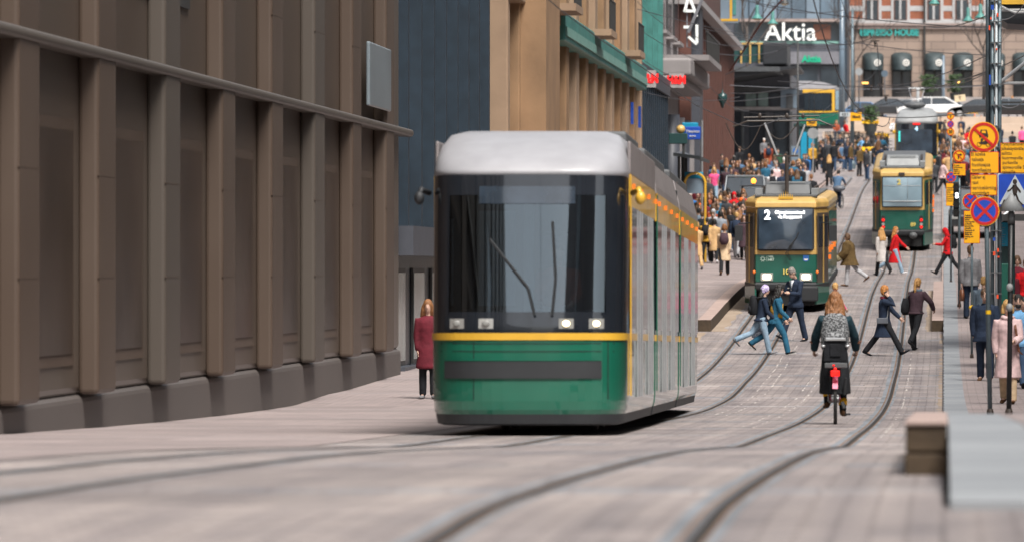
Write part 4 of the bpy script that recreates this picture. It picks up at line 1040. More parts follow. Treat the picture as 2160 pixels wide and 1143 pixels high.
def fk(s):
    """joint positions; forward is +Y, right is +X"""
    k = s.get('h', 1.72)/1.75; ln = R(s.get('lean', 3)); up = V(0, math.sin(ln), math.cos(ln))
    J = {'k': k, 'up': up}; pel = V(0,0,0); J['pel'] = pel; J['chest'] = pel+up*.28*k; J['neck'] = pel+up*.5*k
    hp = ln+R(s.get('headpitch', 0)); J['head'] = J['neck']+V(0, math.sin(hp), math.cos(hp))*.185*k+V(0,.015*k,0)
    J['hrot'] = Matrix.Rotation(R(s.get('headyaw', 0)), 3, 'Z')@Matrix.Rotation(-hp, 3, 'X')
    sw = s.get('sw', .185 if s.get('male') else .165)*k
    for i, sd_ in ((0,-1),(1,1)):
        hf, kn = s['legs'][i][:2]; sp = s['legs'][i][2] if len(s['legs'][i]) > 2 else 1
        h = pel+V(sd_*.088*k,0,-.03*k); a = R(hf); t = V(sd_*math.sin(R(sp)), math.sin(a), -math.cos(a)).normalized(); kneep = h+t*.43*k
        a2 = R(hf-kn); t2 = V(sd_*math.sin(R(sp*.3)), math.sin(a2), -math.cos(a2)).normalized(); an = kneep+t2*.42*k
        fa = a2*.75 if a2 < 0 else a2*.8; fd = V(sd_*.12, math.cos(fa), math.sin(fa)).normalized()
        J['leg', i] = (h, kneep, an, fd, t2)
        q = s['arms'][i]; sf, ab, el = q[:3]; inn = q[3] if len(q) > 3 else 4
        sh = J['neck']-up*.055*k+V(sd_*sw,0,0); a = R(sf)+ln*.4; t = V(sd_*math.sin(R(ab)), math.sin(a)*math.cos(R(ab)), -math.cos(a)*math.cos(R(ab))).normalized(); e = sh+t*.29*k
        a2 = R(sf+el)+ln*.4; t2 = V(-sd_*math.sin(R(inn)), math.sin(a2), -math.cos(a2)).normalized(); wv = e+t2*.25*k
        J['arm', i] = (sh, e, wv, t2)
    if 'pelz' in s: dz = s['pelz']
    else: dz = -min(min(J['leg', i][2].z-.075*k, (J['leg', i][2]+J['leg', i][3]*.17*k).z-.045*k) for i in (0,1))
    J['dz'] = dz; return J
def hand(b, wv, t, k, sd_, curl=35, m=0, full=True):
    b.tube([wv-t*.02*k, wv+t*.03*k, wv+t*.085*k], [(.016*k,.026*k),(.02*k,.04*k),(.018*k,.04*k)], 8, m, ref=(1,0,0))
    fw = V(0,1,0)-t*t.y
    if fw.length < .2: fw = V(0,0,1)-t*t.z
    fw.normalize(); inn = V(-sd_,0,0)
    for j in range(4):
        base = wv+t*.082*k+fw*(.03-.02*j)*k; l = (.07,.08,.075,.06)[j]*k*(.5)
        c = R(curl+6*j); d1 = (t*math.cos(c*.5)+inn*math.sin(c*.5)).normalized(); d2 = (t*math.cos(c*1.3)+inn*math.sin(c*1.3)).normalized()
        b.tube([base-t*.01, base+d1*l, base+d1*l+d2*l*.9], [.0095*k,.0085*k,.0065*k], 5, m)
    th = wv+t*.03*k+fw*.035*k; d1 = (fw*.7+t*.7+inn*.3).normalized()
    b.tube([th-fw*.012, th+d1*.03*k, th+d1*.035*k+t*.028*k], [.012*k,.0105*k,.008*k], 5, m)
def person_meshes(s, vox):
    J = fk(s); k = J['k']; up = J['up']; male = s.get('male'); bulk = s.get('bulk', 0); near = vox < .02; dz = V(0,0,J['dz']); out = {}
    hd = J['head']; hr = J['hrot']
    # body (skin): head, neck, torso core, arms and legs in one surface
    b = MB()
    b.ell(hd+hr@V(0,-.01,.03)*k, (.073*k,.092*k,.1*k), hr); b.ell(hd+hr@V(0,.022,-.045)*k, (.054*k,.062*k,.068*k), hr); b.ell(hd+hr@V(0,.088,-.012)*k, (.012*k,.02*k,.024*k), hr, 8, 6)
    for s_ in (-1,1): b.ell(hd+hr@V(s_*.072,-.005,-.005)*k, (.012*k,.02*k,.03*k), hr, 8, 6)
    b.tube([J['neck']-up*.06*k, J['neck']+up*.05*k, hd+hr@V(0,-.01,-.03)*k], [.058*k,.05*k,.052*k], 10)
    b.tube([J['pel']-up*.06*k, J['pel']+up*.12*k, J['chest'], J['chest']+up*.13*k, J['neck']-up*.02*k], [(.14*k,.1*k),(.12*k,.09*k),(.14*k,.1*k),(.15*k,.09*k),(.07*k,.06*k)], 12)
    for i in (0,1):
        h, kp, an, fd, t2 = J['leg', i]
        b.tube([h+V(0,0,.04), (h+kp)/2, kp, kp+t2*.12*k, an], [.075*k,.07*k,.05*k,.052*k,.036*k], 10)
        b.tube([an-V(0,0,0), an+fd*.1*k-V(0,0,.04*k)], .034*k, 8)
        sh, e, wv, t = J['arm', i]
        b.tube([sh-V((1 if i else -1)*.06*k,0,0), sh, (sh+e)/2, e, (e+wv)/2, wv, wv+t*.05*k], [.05*k,.05*k,.043*k,.036*k,.034*k,.026*k,.024*k], 10)
    me = remesh(b.mesh(), vox, 2)
    q = MB()
    for i in (0,1): hand(q, J['arm', i][2], J['arm', i][3], k, 1 if i else -1, s.get('curl', 40))
    joinmesh(me, q)
    if near:
        q = MB()
        for s_ in (-1,1): q.ell(hd+hr@V(s_*.03,.076,.012)*k, (.013*k,.008*k,.008*k), hr, 8, 6, 1); q.ell(hd+hr@V(s_*.03,.083,.033)*k, (.02*k,.006*k,.005*k), hr, 8, 6, 1)
        q.ell(hd+hr@V(0,.081,-.058)*k, (.022*k,.008*k,.008*k), hr, 8, 6, 2)
        joinmesh(me, q)
    out['body'] = me
    # upper garment
    tb = .018+.02*bulk; kind, L = s['top']; stride = max(abs(s['legs'][0][0]), abs(s['legs'][1][0]))/60.0
    b = MB(); wm = 1.0 if male else .92
    secs = [(-.03,.165,.13),(.08,.15,.118),(.2,.155,.12),(.31,.172,.125),(.41,.18,.115),(.455,.15,.095),(.49,.085,.08)]
    b.tube([J['pel']+up*z*k for z,_,_ in secs], [((a*wm+tb)*k,(c+tb)*k) for _,a,c in secs], 16)
    if kind in ('coat','jacket'):
        dn = [(-.02,.17,.135),(-L*.5,.185,.15+.06*stride),(-L,.19+.03*(kind=='coat'),.16+.14*stride*(L>.25))]
        if L > .03: b.tube([J['pel']+V(0,0,z*k) for z,_,_ in dn], [((a*wm+tb)*k,(c+tb)*k) for _,a,c in dn], 16)
    for i in (0,1):
        sh, e, wv, t = J['arm', i]; sd_ = 1 if i else -1; w2 = wv-t*.0
        if s.get('sleeve') == 'short': b.tube([sh-V(sd_*.07*k,0,0), sh, (sh+e)/2], [(.068+tb)*k]*2+[.056*k], 10)
        else: b.tube([sh-V(sd_*.07*k,0,-.0), sh, (sh+e)/2, e, (e+wv)/2, w2], [(.056+tb)*k,(.056+tb)*k,(.05+tb)*k,(.042+tb)*k,(.038+tb)*k,(.032+tb*.8)*k], 10)
    if kind != 'tee': b.tube([J['neck']-up*.05*k, J['neck']+up*.035*k], [(.078*k,.078*k),(.07*k,.072*k)], 12)
    out['coat' if kind == 'coat' else ('jacket' if kind != 'tee' else 'shirt')] = remesh(b.mesh(), vox, 3)
    # lower garment
    kind2 = s['bottom']; b = MB(); th = .014 if kind2 == 'tights' else (.03 if kind2 in ('wide',) else .02)
    b.tube([J['pel']+up*.1*k, J['pel'], J['pel']-V(0,0,.08*k)], [(.145*k,.115*k),(.16*k,.13*k),(.15*k,.12*k)], 14)
    for i in (0,1):
        h, kp, an, fd, t2 = J['leg', i]
        if kind2 == 'skirt': break
        lo = .03 if kind2 == 'tights' else .0
        r = [(.085+th)*k,(.075+th)*k,(.054+th)*k,(.054+th)*k,(.044+th*1.3)*k] if kind2 != 'wide' else [.11*k,.1*k,.085*k,.09*k,.1*k]
        b.tube([h+V(0,0,.02), (h+kp)/2, kp, kp+t2*.13*k, an-t2*lo*k*0+t2*.02*k], r, 10)
    if kind2 == 'skirt':
        Ls = s.get('skirt', .55); b.tube([J['pel'], J['pel']-V(0,0,Ls*.5*k), J['pel']-V(0,0,Ls*k)], [(.175*k,.15*k),(.2*k,(.17+.1*stride)*k),(.22*k,(.18+.25*stride)*k)], 16)
    out['skirt' if kind2 == 'skirt' else 'trousers'] = remesh(b.mesh(), vox, 3)
    if kind2 == 'skirt':
        b = MB()
        for i in (0,1):
            h, kp, an, fd, t2 = J['leg', i]; b.tube([h, (h+kp)/2, kp, kp+t2*.13*k, an+t2*.02*k], [.09*k,.083*k,.058*k,.06*k,.045*k], 10)
        out['tights'] = b.mesh()
    for i in (0,1):
        h, kp, an, fd, t2 = J['leg', i]; b = MB(); upf = V(1,0,0).cross(fd).normalized(); 
        if upf.z < 0: upf = -upf
        sole = an-upf*.035*k
        b.tube([sole-fd*.065*k, sole-fd*.03*k, sole+fd*.05*k, sole+fd*.12*k, sole+fd*.18*k, sole+fd*.2*k], [(.025*k,.03*k),(.038*k,.042*k),(.04*k,.036*k),(.046*k,.026*k),(.038*k,.02*k),(.015*k,.01*k)], 10)
        if s.get('boots'): b.tube([sole+upf*.0, an+t2*-.12*k], [.042*k,.05*k], 10)
        if s.get('sole'):
            b.tube([sole-fd*.07*k-upf*.028*k, sole+fd*.19*k-upf*.02*k], [(.036*k,.012*k),(.04*k,.012*k)], 8, 1)
        out['shoe', i] = b.mesh()
    # hair
    ht = s.get('hair', 'short'); b = MB(); hk = lambda *a: hd+hr@(V(*a)*k)
    if ht == 'short': b.ell(hk(0,-.018,.048), (.082*k,.097*k,.098*k), hr); b.ell(hk(0,-.05,-.01), (.074*k,.06*k,.07*k), hr)
    if ht in ('long','bob','pony','bun'): b.ell(hk(0,-.02,.045), (.086*k,.1*k,.102*k), hr); b.ell(hk(0,-.05,-.01), (.08*k,.065*k,.085*k), hr)
    if ht == 'long':
        b.tube([hk(0,-.035,.02), hd+V(0,-.07,-.12)*k, J['neck']-up*.06*k+V(0,-.1,0)*k, J['neck']-up*.16*k+V(0,-.115,0)*k], [(.088*k,.085*k),(.112*k,.075*k),(.14*k,.06*k),(.12*k,.035*k)], 14)
        for s_ in (-1,1): b.tube([hk(s_*.065,.0,.04), hk(s_*.09,-.01,-.06), hd+V(s_*.115,-.05,-.19)*k], [.036*k,.042*k,.035*k], 8)
    if ht == 'bob':
        for s_ in (-1,0,1): b.tube([hk(s_*.066,-.02-.04*(s_==0),.04), hk(s_*.08,-.01-.06*(s_==0),-.05), hk(s_*.075,.0-.06*(s_==0),-.1)], [.034*k,.036*k,.03*k], 8)
    if ht == 'pony': b.tube([hk(0,-.11,.06), hd+V(.0,-.15,.0)*k, hd+V(0,-.16,-.14)*k, hd+V(0,-.12,-.36)*k], [.028*k,.038*k,.036*k,.012*k], 8)
    if ht == 'bun': b.ell(hk(0,-.11,.08), (.045*k,.045*k,.045*k))
    if ht in ('hood','hat'): b.ell(hk(0,-.022,.04), (.097*k,.108*k,.112*k), hr); 
    if ht == 'hood': b.tube([hk(0,-.03,.0), J['neck']+V(0,-.05,0)*k, J['neck']-up*.06*k+V(0,-.06,0)], [.095*k,.09*k,.06*k], 10)
    if ht == 'hat': b.ell(hk(0,-.05,-.03), (.078*k,.06*k,.07*k), hr)
    if b.v:
        hm = remesh(b.mesh(), vox*.8, 2)
        if near:
            for v in hm.vertices:
                p = v.co; n_ = noise.noise(Vector((p.x*45, p.y*45, p.z*9)))+.5*noise.noise(Vector((p.x*90, p.y*90, p.z*14)))
                v.co += v.normal*n_*(.02 if ht == 'long' else .012)*k
        out['hair'] = hm
    if s.get('beard'):
        b = MB(); b.ell(hk(0,.035,-.07), (.055*k,.06*k,.05*k), hr); out['beard'] = b.mesh()
    if s.get('scarf'):
        b = MB(); c = J['neck']+up*.015*k; b.tube([c+V(.085*math.cos(R(a))*k,.085*math.sin(R(a))*k+.01,.012*math.sin(R(a*3))*k) for a in range(0,361,24)], .038*k, 8, 0, ref=(0,0,1)); out['scarf'] = b.mesh()
    if s.get('shirtfront'):
        b = MB(); b.plate([(-.05*k,J['neck'].z+.0),(.05*k,J['neck'].z+.0),(.012*k,J['neck'].z-.24*k),(-.012*k,J['neck'].z-.24*k)], J['neck'].y+.085*k, .05*k); out['shirt_front'] = b.mesh()
        b = MB(); b.plate([(-.012*k,J['neck'].z-.0),(.012*k,J['neck'].z-.0),(.018*k,J['neck'].z-.22*k),(-.018*k,J['neck'].z-.22*k)], J['neck'].y+.125*k, .02*k); out['tie'] = b.mesh()
    for m_ in out.values():
        m_.transform(Matrix.Translation(dz)); m_.polygons.foreach_set('use_smooth', [True]*len(m_.polygons))
    return out, J
NM = {}
def assemble(parts, s, loc, rz, label, group=None):
    skin = 'skin_'+s.get('skin','light')
    body = bpy.data.objects.new('person', parts['body']); 
    me = parts['body']
    if len(me.materials) == 0:
        for q in (skin,'eye_dark','lips'): me.materials.append(M[q])
    COL.objects.link(body); body.location = loc; body.rotation_euler = (0,0,rz); tag(body, label, 'person', group)
    body.material_slots[0].link = 'OBJECT'; body.material_slots[0].material = M[skin]
    cm = {'coat':s.get('topc','navy'),'jacket':s.get('topc','navy'),'shirt':s.get('topc','navy'),'trousers':s.get('botc','black'),'skirt':s.get('botc','black'),'tights':s.get('tightc','black'),'scarf':s.get('scarf') or 'grey','shirt_front':'white','tie':'bluegrey'}
    for key, m_ in parts.items():
        if key == 'body': continue
        nm = 'shoe' if isinstance(key, tuple) else key
        if nm == 'shoe': mt = 'cloth_'+s.get('shoec','black')
        elif nm in ('hair','beard'):
            mt = 'hair_'+s.get('hairc','brown')
            if s.get('hair') in ('hood','hat') and nm == 'hair': nm = 'hood' if s['hair'] == 'hood' else 'cap'; mt = 'cloth_'+s.get('hoodc', s.get('topc','navy')); mt = M.get(s.get('hoodm'), M[mt]) if s.get('hoodm') else mt
        else: mt = 'cloth_'+cm[nm]
        if isinstance(mt, str): mt = M[mt]
        if len(m_.materials) == 0:
            m_.materials.append(mt)
            if nm == 'shoe' and s.get('sole'): m_.materials.append(M['paint_white'])
        o = bpy.data.objects.new(nm, m_); COL.objects.link(o); o.parent = body
        o.material_slots[0].link = 'OBJECT'; o.material_slots[0].material = mt
    return body
def person(s, loc, rz, label, vox=.013, group=None):
    p, J = person_meshes(s, vox); o = assemble(p, s, loc, rz, label, group); o['_k'] = 1; del o['_k']
    mx = Matrix.Translation(loc)@Matrix.Rotation(rz, 4, 'Z')@Matrix.Translation((0,0,J['dz']))
    return o, J, mx
A = R(0); LEFT, RIGHT, AWAY, TO = R(90), R(-90), R(0), R(180)     # heading of +Y after rotation
WK = [(26,6),(-22,12)]; WK2 = [(-22,14),(26,6)]; ST = [(2,2),(-2,2)]; SW = [(-22,5,15),(22,5,20)]; SW2 = [(22,5,20),(-22,5,15)]; HG = [(2,6,8),(-2,6,8)]
def fl(x, y): return foot(x, y)
# the businessman looking at his phone
loc = fl(1678, 720)
o, J, mx = person(dict(h=1.84,male=1,lean=2,headpitch=28,headyaw=-4,legs=[(-14,4),(24,2)],arms=[(18,6,78,22),(20,6,76,24)],top=('jacket',.14),bottom='trousers',topc='navy',botc='navy',hair='short',hairc='grey',shirtfront=1,curl=75), loc, R(138), 'man in a dark suit looking down at his phone before the route 2 tram')
b = MB(); p = (J['arm',0][2]+J['arm',1][2])/2+V(0,.09,.03); b.obox(p,(.075,.15,.012),Matrix.Rotation(R(35),3,'X')); ph = b.build('phone','black_rubber'); ph.matrix_world = mx; tag(ph,'dark phone held by the man in the suit','phone')
b = MB(); b.box(.07,.13,.148,.153,J['neck'].z-.2,J['neck'].z-.18); pk = b.build('pocket_square','paint_white',o); pk.location = (0,0,J['dz'])
def pack(J, mx, label, m, sz=(.3,.17,.44), name='backpack', straps='black_rubber', off=.0, cat='backpack', dz=0):
    k = J['k']; root = empty(name, (0,0,0), 0, label, cat); root.matrix_world = mx
    c = J['chest']+J['up']*(.04*k+dz)+V(0,-.15*k-sz[1]*.45-off,0)
    b = MB(); b.tube([c+V(0,0,-sz[2]/2), c+V(0,0,-sz[2]*.42), c+V(0,0,0), c+V(0,0,sz[2]*.38), c+V(0,0,sz[2]/2)], [(sz[0]*.42,sz[1]*.4),(sz[0]*.5,sz[1]*.5),(sz[0]*.52,sz[1]*.5),(sz[0]*.42,sz[1]*.42),(sz[0]*.22,sz[1]*.25)], 18); b.build('bag_body',m,root,True)
    b = MB(); c2 = c+V(0,-sz[1]*.45,-sz[2]*.2); b.tube([c2+V(0,0,-sz[2]*.22), c2+V(0,0,0), c2+V(0,0,sz[2]*.2)], [(sz[0]*.32,sz[1]*.14),(sz[0]*.4,sz[1]*.2),(sz[0]*.3,sz[1]*.12)], 14); b.build('front_pocket',m,root,True)
    b = MB()
    for s_ in (-1,1): b.tube([c+V(s_*.09,.04,sz[2]*.36), J['neck']+V(s_*.1*k,-.07,.02), J['neck']+V(s_*.12*k,.03,.02), J['chest']+V(s_*.13*k,.15*k,.06)], [(.025,.008)]*4, 6)
    b.build('strap',straps,root); return root
mat('pattern_bw', (.03,.032,.036), .8, vs=48, c2=(.25,.26,.27)); M['pattern_bw'].node_tree.nodes['Color Ramp'].color_ramp.elements[0].position=.47; M['pattern_bw'].node_tree.nodes['Color Ramp'].color_ramp.elements[1].position=.56
mat('pattern_cap', (.75,.72,.8), .8, vs=30, c2=(.2,.1,.4)); mat('pattern_bag', (.1,.13,.22), .8, vs=30, c2=(.7,.74,.8)); mat('leather_brown', (.16,.06,.03), .45, var=.2); mat('bag_grey', (.1,.11,.13), .5)
# girl with the patterned cap, striding right
loc = fl(1606, 748)
o, J, mx = person(dict(h=1.62,lean=8,legs=[(-34,34),(14,2)],arms=[(-20,10,10),(10,5,30)],top=('jacket',.1),bottom='trousers',topc='navy',botc='lightjeans',hair='hat',hoodm='pattern_cap',shoec='grey',curl=60), loc, R(-82), 'young woman in a patterned cap and pale jeans striding right before the tram')
pack(J, mx, 'plain black backpack on the woman in the patterned cap', 'cloth_black', (.3,.2,.46))
b = MB(); c = J['arm',0][2]+V(-.02,.0,-.28); b.tube([c+V(0,0,-.12),c,c+V(0,0,.12)], [(.05,.15),(.06,.17),(.05,.16)], 12); bg_ = empty('shopping_bag',(0,0,0),0,'blue and white patterned bag hanging from the hand of the woman in the cap','bag'); bg_.matrix_world = mx; b.build('bag_body','pattern_bag',bg_,True)
b = MB(); b.tube([c+V(0,-.1,.1), J['arm',0][2]+V(0,0,-.02), c+V(0,.1,.1)], .01, 5); b.build('strap','black_rubber',bg_)
hb = MB(); hb.tube([J['head']+V(0,-.07,-.02),J['head']+V(.02,-.12,-.16),J['neck']+V(.02,-.14,-.14)],[.06,.06,.03],10); q_=hb.build('long_hair','hair_black',o,True); q_.location=(0,0,J['dz'])
# woman in teal and mustard
loc = fl(1636, 748)
o, J, mx = person(dict(h=1.68,lean=7,legs=[(-34,24),(30,18)],arms=[(4,6,26),(14,5,30)],top=('jacket',.14),bottom='wide' if 0 else 'trousers',topc='teal',botc='blue' if 0 else 'teal',hair='long',hairc='black',sole=1,curl=60,headyaw=8), loc, RIGHT, 'black haired woman in teal jacket and blue trousers walking beside the capped woman')
b = MB(); u=J['up']; c=J['pel']; b.tube([c+u*.02,c+u*.2,c+u*.36],[(.15,.165),(.142,.155),(.13,.14)],14); q_=b.build('mustard_top','cloth_mustard',o,True); q_.location=(-.0,-.0,J['dz'])
# brown parka
loc = fl(1792, 604)
o, J, mx = person(dict(h=1.68,lean=6,legs=[(8,4),(-32,24)],arms=[(12,8,34),(-2,6,20)],top=('coat',.26),bulk=4,sw=.2,bottom='trousers',topc='olive',botc='lightgrey',hair='bob',hairc='brown',shoec='brown'), loc, R(80), 'woman in a bulky olive brown parka and grey trousers crossing to the left')
b = MB(); c = J['arm',0][2]+V(-.05,.05,-.02); b.ell(c,(.08,.16,.11)); bb = b.build('shoulder_bag','cloth_khaki',None,True); bb.matrix_world = mx; tag(bb,'small tan bag held in front of the woman in the olive parka','bag')
# pale trench
loc = fl(1860, 582)
o, J, mx = person(dict(h=1.7,lean=2,legs=[(16,2),(-26,20)],arms=[(-4,6,5),(10,8,30)],top=('coat',.42),bottom='trousers',topc='trench',botc='black',hair='long',hairc='gingerblond'), loc, R(28), 'blond woman in a pale grey trench coat with dark tights beside the woman in red')
# red coat
loc = fl(1888, 579)
o, J, mx = person(dict(h=1.72,lean=2,legs=[(-32,24),(20,2)],arms=[(38,14,12),(-20,4,5)],top=('coat',.5),bottom='trousers',topc='red',botc='lightjeans',hair='long',hairc='ginger',shoec='white'), loc, R(-98), 'woman in a bright red coat and pale jeans walking right behind tram 89')
# red hoodie
loc = fl(1999, 579)
o, J, mx = person(dict(h=1.7,male=1,lean=4,headpitch=12,legs=[(30,2),(-30,10)],arms=[(34,6,60,15),(6,8,10)],top=('jacket',.14),bottom='trousers',topc='red',botc='black',hair='hood',hoodc='red'), loc, R(88), 'person in a red hooded jacket and black trousers crossing left while holding a phone')
pack(J, mx, 'black backpack on the person in the red hood', 'cloth_black', (.3,.2,.48))
b = MB(); p = J['arm',0][2]+V(0,.1,.02); b.obox(p,(.07,.012,.14),Matrix.Identity(3)); ph = b.build('phone','black_rubber'); ph.matrix_world = mx; tag(ph,'phone in the hand of the person in the red hood','phone')
# woman on the phone
loc = fl(1865, 751)
o, J, mx = person(dict(h=1.7,lean=1,legs=[(-28,10),(34,6)],arms=[(34,14,12),(72,12,146,16)],top=('coat',.42),bottom='trousers',topc='navy',botc='black',hair='bob',hairc='ginger',scarf='maroon',shoec='black'), loc, R(-98), 'woman in a dark navy coat striding right with a phone at her ear')
b = MB(); b.obox(J['arm',1][2]+J['arm',1][3]*.07+V(-.03,-.02,0),(.012,.07,.14),Matrix.Rotation(R(20),3,'X')); ph = b.build('phone','black_rubber'); ph.matrix_world = mx; tag(ph,'phone held to the ear of the woman in the navy coat','phone')
r_ = empty('shoulder_bag',(0,0,0),0,'small grey handbag slung across the woman on the phone','bag'); r_.matrix_world = mx; c = J['pel']+V(.2,.0,-.02)
b = MB(); b.box(c.x-.03,c.x+.04,c.y-.14,c.y+.12,c.z-.07,c.z+.07); b.build('bag_body','bag_grey',r_,bevel=.02)
b = MB(); b.tube([c+V(0,.1,.06), J['neck']+V(.06,.12,-.08), J['neck']+V(-.1,.0,.03)], .008, 5); b.build('chain','alu',r_)
# ponytail woman
loc = fl(1932, 739)
o, J, mx = person(dict(h=1.7,lean=8,legs=[(8,6),(-24,20)],arms=[(10,12,20),(28,30,14)],top=('jacket',.06),bottom='tights' if 0 else 'trousers',topc='plum',botc='black',hair='pony',hairc='gingerblond',scarf='bluegrey',bulk=.5), loc, R(-28), 'woman with a long blond ponytail, plum jacket and black leggings walking away')
r_ = empty('tote_bag',(0,0,0),0,'large soft black bag on the shoulder of the woman with the ponytail','bag'); r_.matrix_world = mx; c = J['pel']+V(-.24,-.08,.16)
b = MB(); b.tube([c+V(0,0,-.24),c+V(0,0,-.16),c,c+V(0,0,.16)], [(.05,.1),(.09,.17),(.08,.16),(.04,.1)], 14); b.build('bag_body','cloth_black',r_,True)
b = MB(); b.tube([c+V(0,-.08,.1), J['neck']+V(-.14,0,.0), c+V(0,.1,.1)], .015, 5); b.build('strap','black_rubber',r_)
# child in pink
loc = byhead(1760, 592, 1.42, 135, 160)
o, J, mx = person(dict(h=1.4,lean=3,legs=WK,arms=SW,top=('jacket',.15),bottom='trousers',topc='pink',botc='jeans',hair='bob',hairc='blond'), loc, R(-60), 'blond child in pink partly hidden behind the cyclist near the tram corner')
# grey jacket man with briefcase
loc = fl(2047, 672)
o, J, mx = person(dict(h=1.86,male=1,lean=1,legs=[(4,3),(-8,6)],arms=[(-4,8,6),(4,8,8)],top=('jacket',.16),bottom='trousers',topc='grey',botc='navy',hair='short',hairc='brown',curl=70), loc, R(4), 'man in a grey jacket and dark trousers walking away on the right pavement')
r_ = empty('briefcase',(0,0,0),0,'brown leather briefcase in the left hand of the man in the grey jacket','bag'); r_.matrix_world = mx; c = J['arm',0][2]+V(0,0,-.3)
b = MB(); b.tube([c+V(0,0,-.16),c,c+V(0,0,.14)],[(.07,.18),(.07,.18),(.05,.15)],4 if 0 else 12); b.build('bag_body','leather_brown',r_,True)
b = MB(); b.tube([c+V(0,-.1,.12),c+V(0,-.05,.24),c+V(0,.05,.24),c+V(0,.1,.12)],.014,6); b.tube([c+V(-.06,-.05,.0),c+V(-.07,-.02,-.36)],.012,5); b.build('handle','leather_brown',r_)
# grey haired person beyond
loc = byhead(2074, 580, 1.72, 108, 150)
o, J, mx = person(dict(h=1.72,lean=4,legs=WK,arms=HG,top=('coat',.2),bulk=1.5,bottom='trousers',topc='bluegrey',botc='jeans',hair='short',hairc='blond'), loc, R(-12), 'fair haired person in a blue grey coat seen from behind, between the poles')
# navy coat man
loc = fl(2078, 803)
o, J, mx = person(dict(h=1.8,male=1,lean=1,headpitch=14,legs=[(12,4),(-10,8)],arms=[(8,9,10),(-8,9,12)],top=('coat',.2),bulk=.8,bottom='trousers',topc='navy',botc='navy',shoec='brown',hair='short',hairc='brown',curl=60), loc, R(176), 'man in a long navy coat walking towards us behind the thin grey pole')
# pink coat woman
loc = fl(2126, 852)
o, J, mx = person(dict(h=1.7,lean=2,legs=[(10,4),(-14,10)],arms=[(14,9,62,14),(-6,9,14)],top=('coat',.5),bulk=.8,bottom='trousers',topc='palepink',botc='beige',shoec='brown',hair='bob',hairc='blond',scarf='palepink',headyaw=14), loc, R(172), 'older blond woman in a pale pink coat walking towards us behind the black pole')
b = MB(); b.tube([J['neck']+V(-.1,-.02,.03),J['chest']+V(-.15,.16,.05),J['pel']+V(-.2,.15,-.05),J['pel']+V(-.24,.0,-.1)], [(.02,.008)]*4, 6); q_ = b.build('shoulder_strap','leather_brown',None); q_.matrix_world = mx; tag(q_,'brown bag strap over the shoulder of the woman in the pale pink coat','bag strap')
# right edge group
specs = [(2148,552,1.8,dict(male=1,hair='short',hairc='black',beard=1,topc='skyblue',botc='jeans'),'bearded man in a light blue hooded top at the right edge',84,104),
 (2140,617,1.66,dict(hair='bob',hairc='brown',topc='black',botc='black',scarf='grey'),'brown haired woman in a grey scarf just behind the woman in pale pink',84,130),
 (2159,622,1.7,dict(male=1,hair='short',hairc='black',topc='charcoal',botc='jeans'),'dark haired person cut off by the right edge',92,130),
 (2146,537,1.7,dict(hair='bob',hairc='brown',topc='maroon',botc='jeans'),'curly haired person in maroon just behind the bearded man',128,170),
 (2164,545,1.75,dict(male=1,hair='short',hairc='brown',topc='red',botc='jeans'),'person in red at the right edge beyond the bearded man',128,170)]
for x, y, h, sp, lb, lo, hi in specs:
    loc = byhead(x, y, h*1.0, lo, hi); s = dict(h=h,legs=WK,arms=SW,top=('jacket',.14),bottom='trousers'); s.update(sp); person(s, loc, R(178), lb, .015)
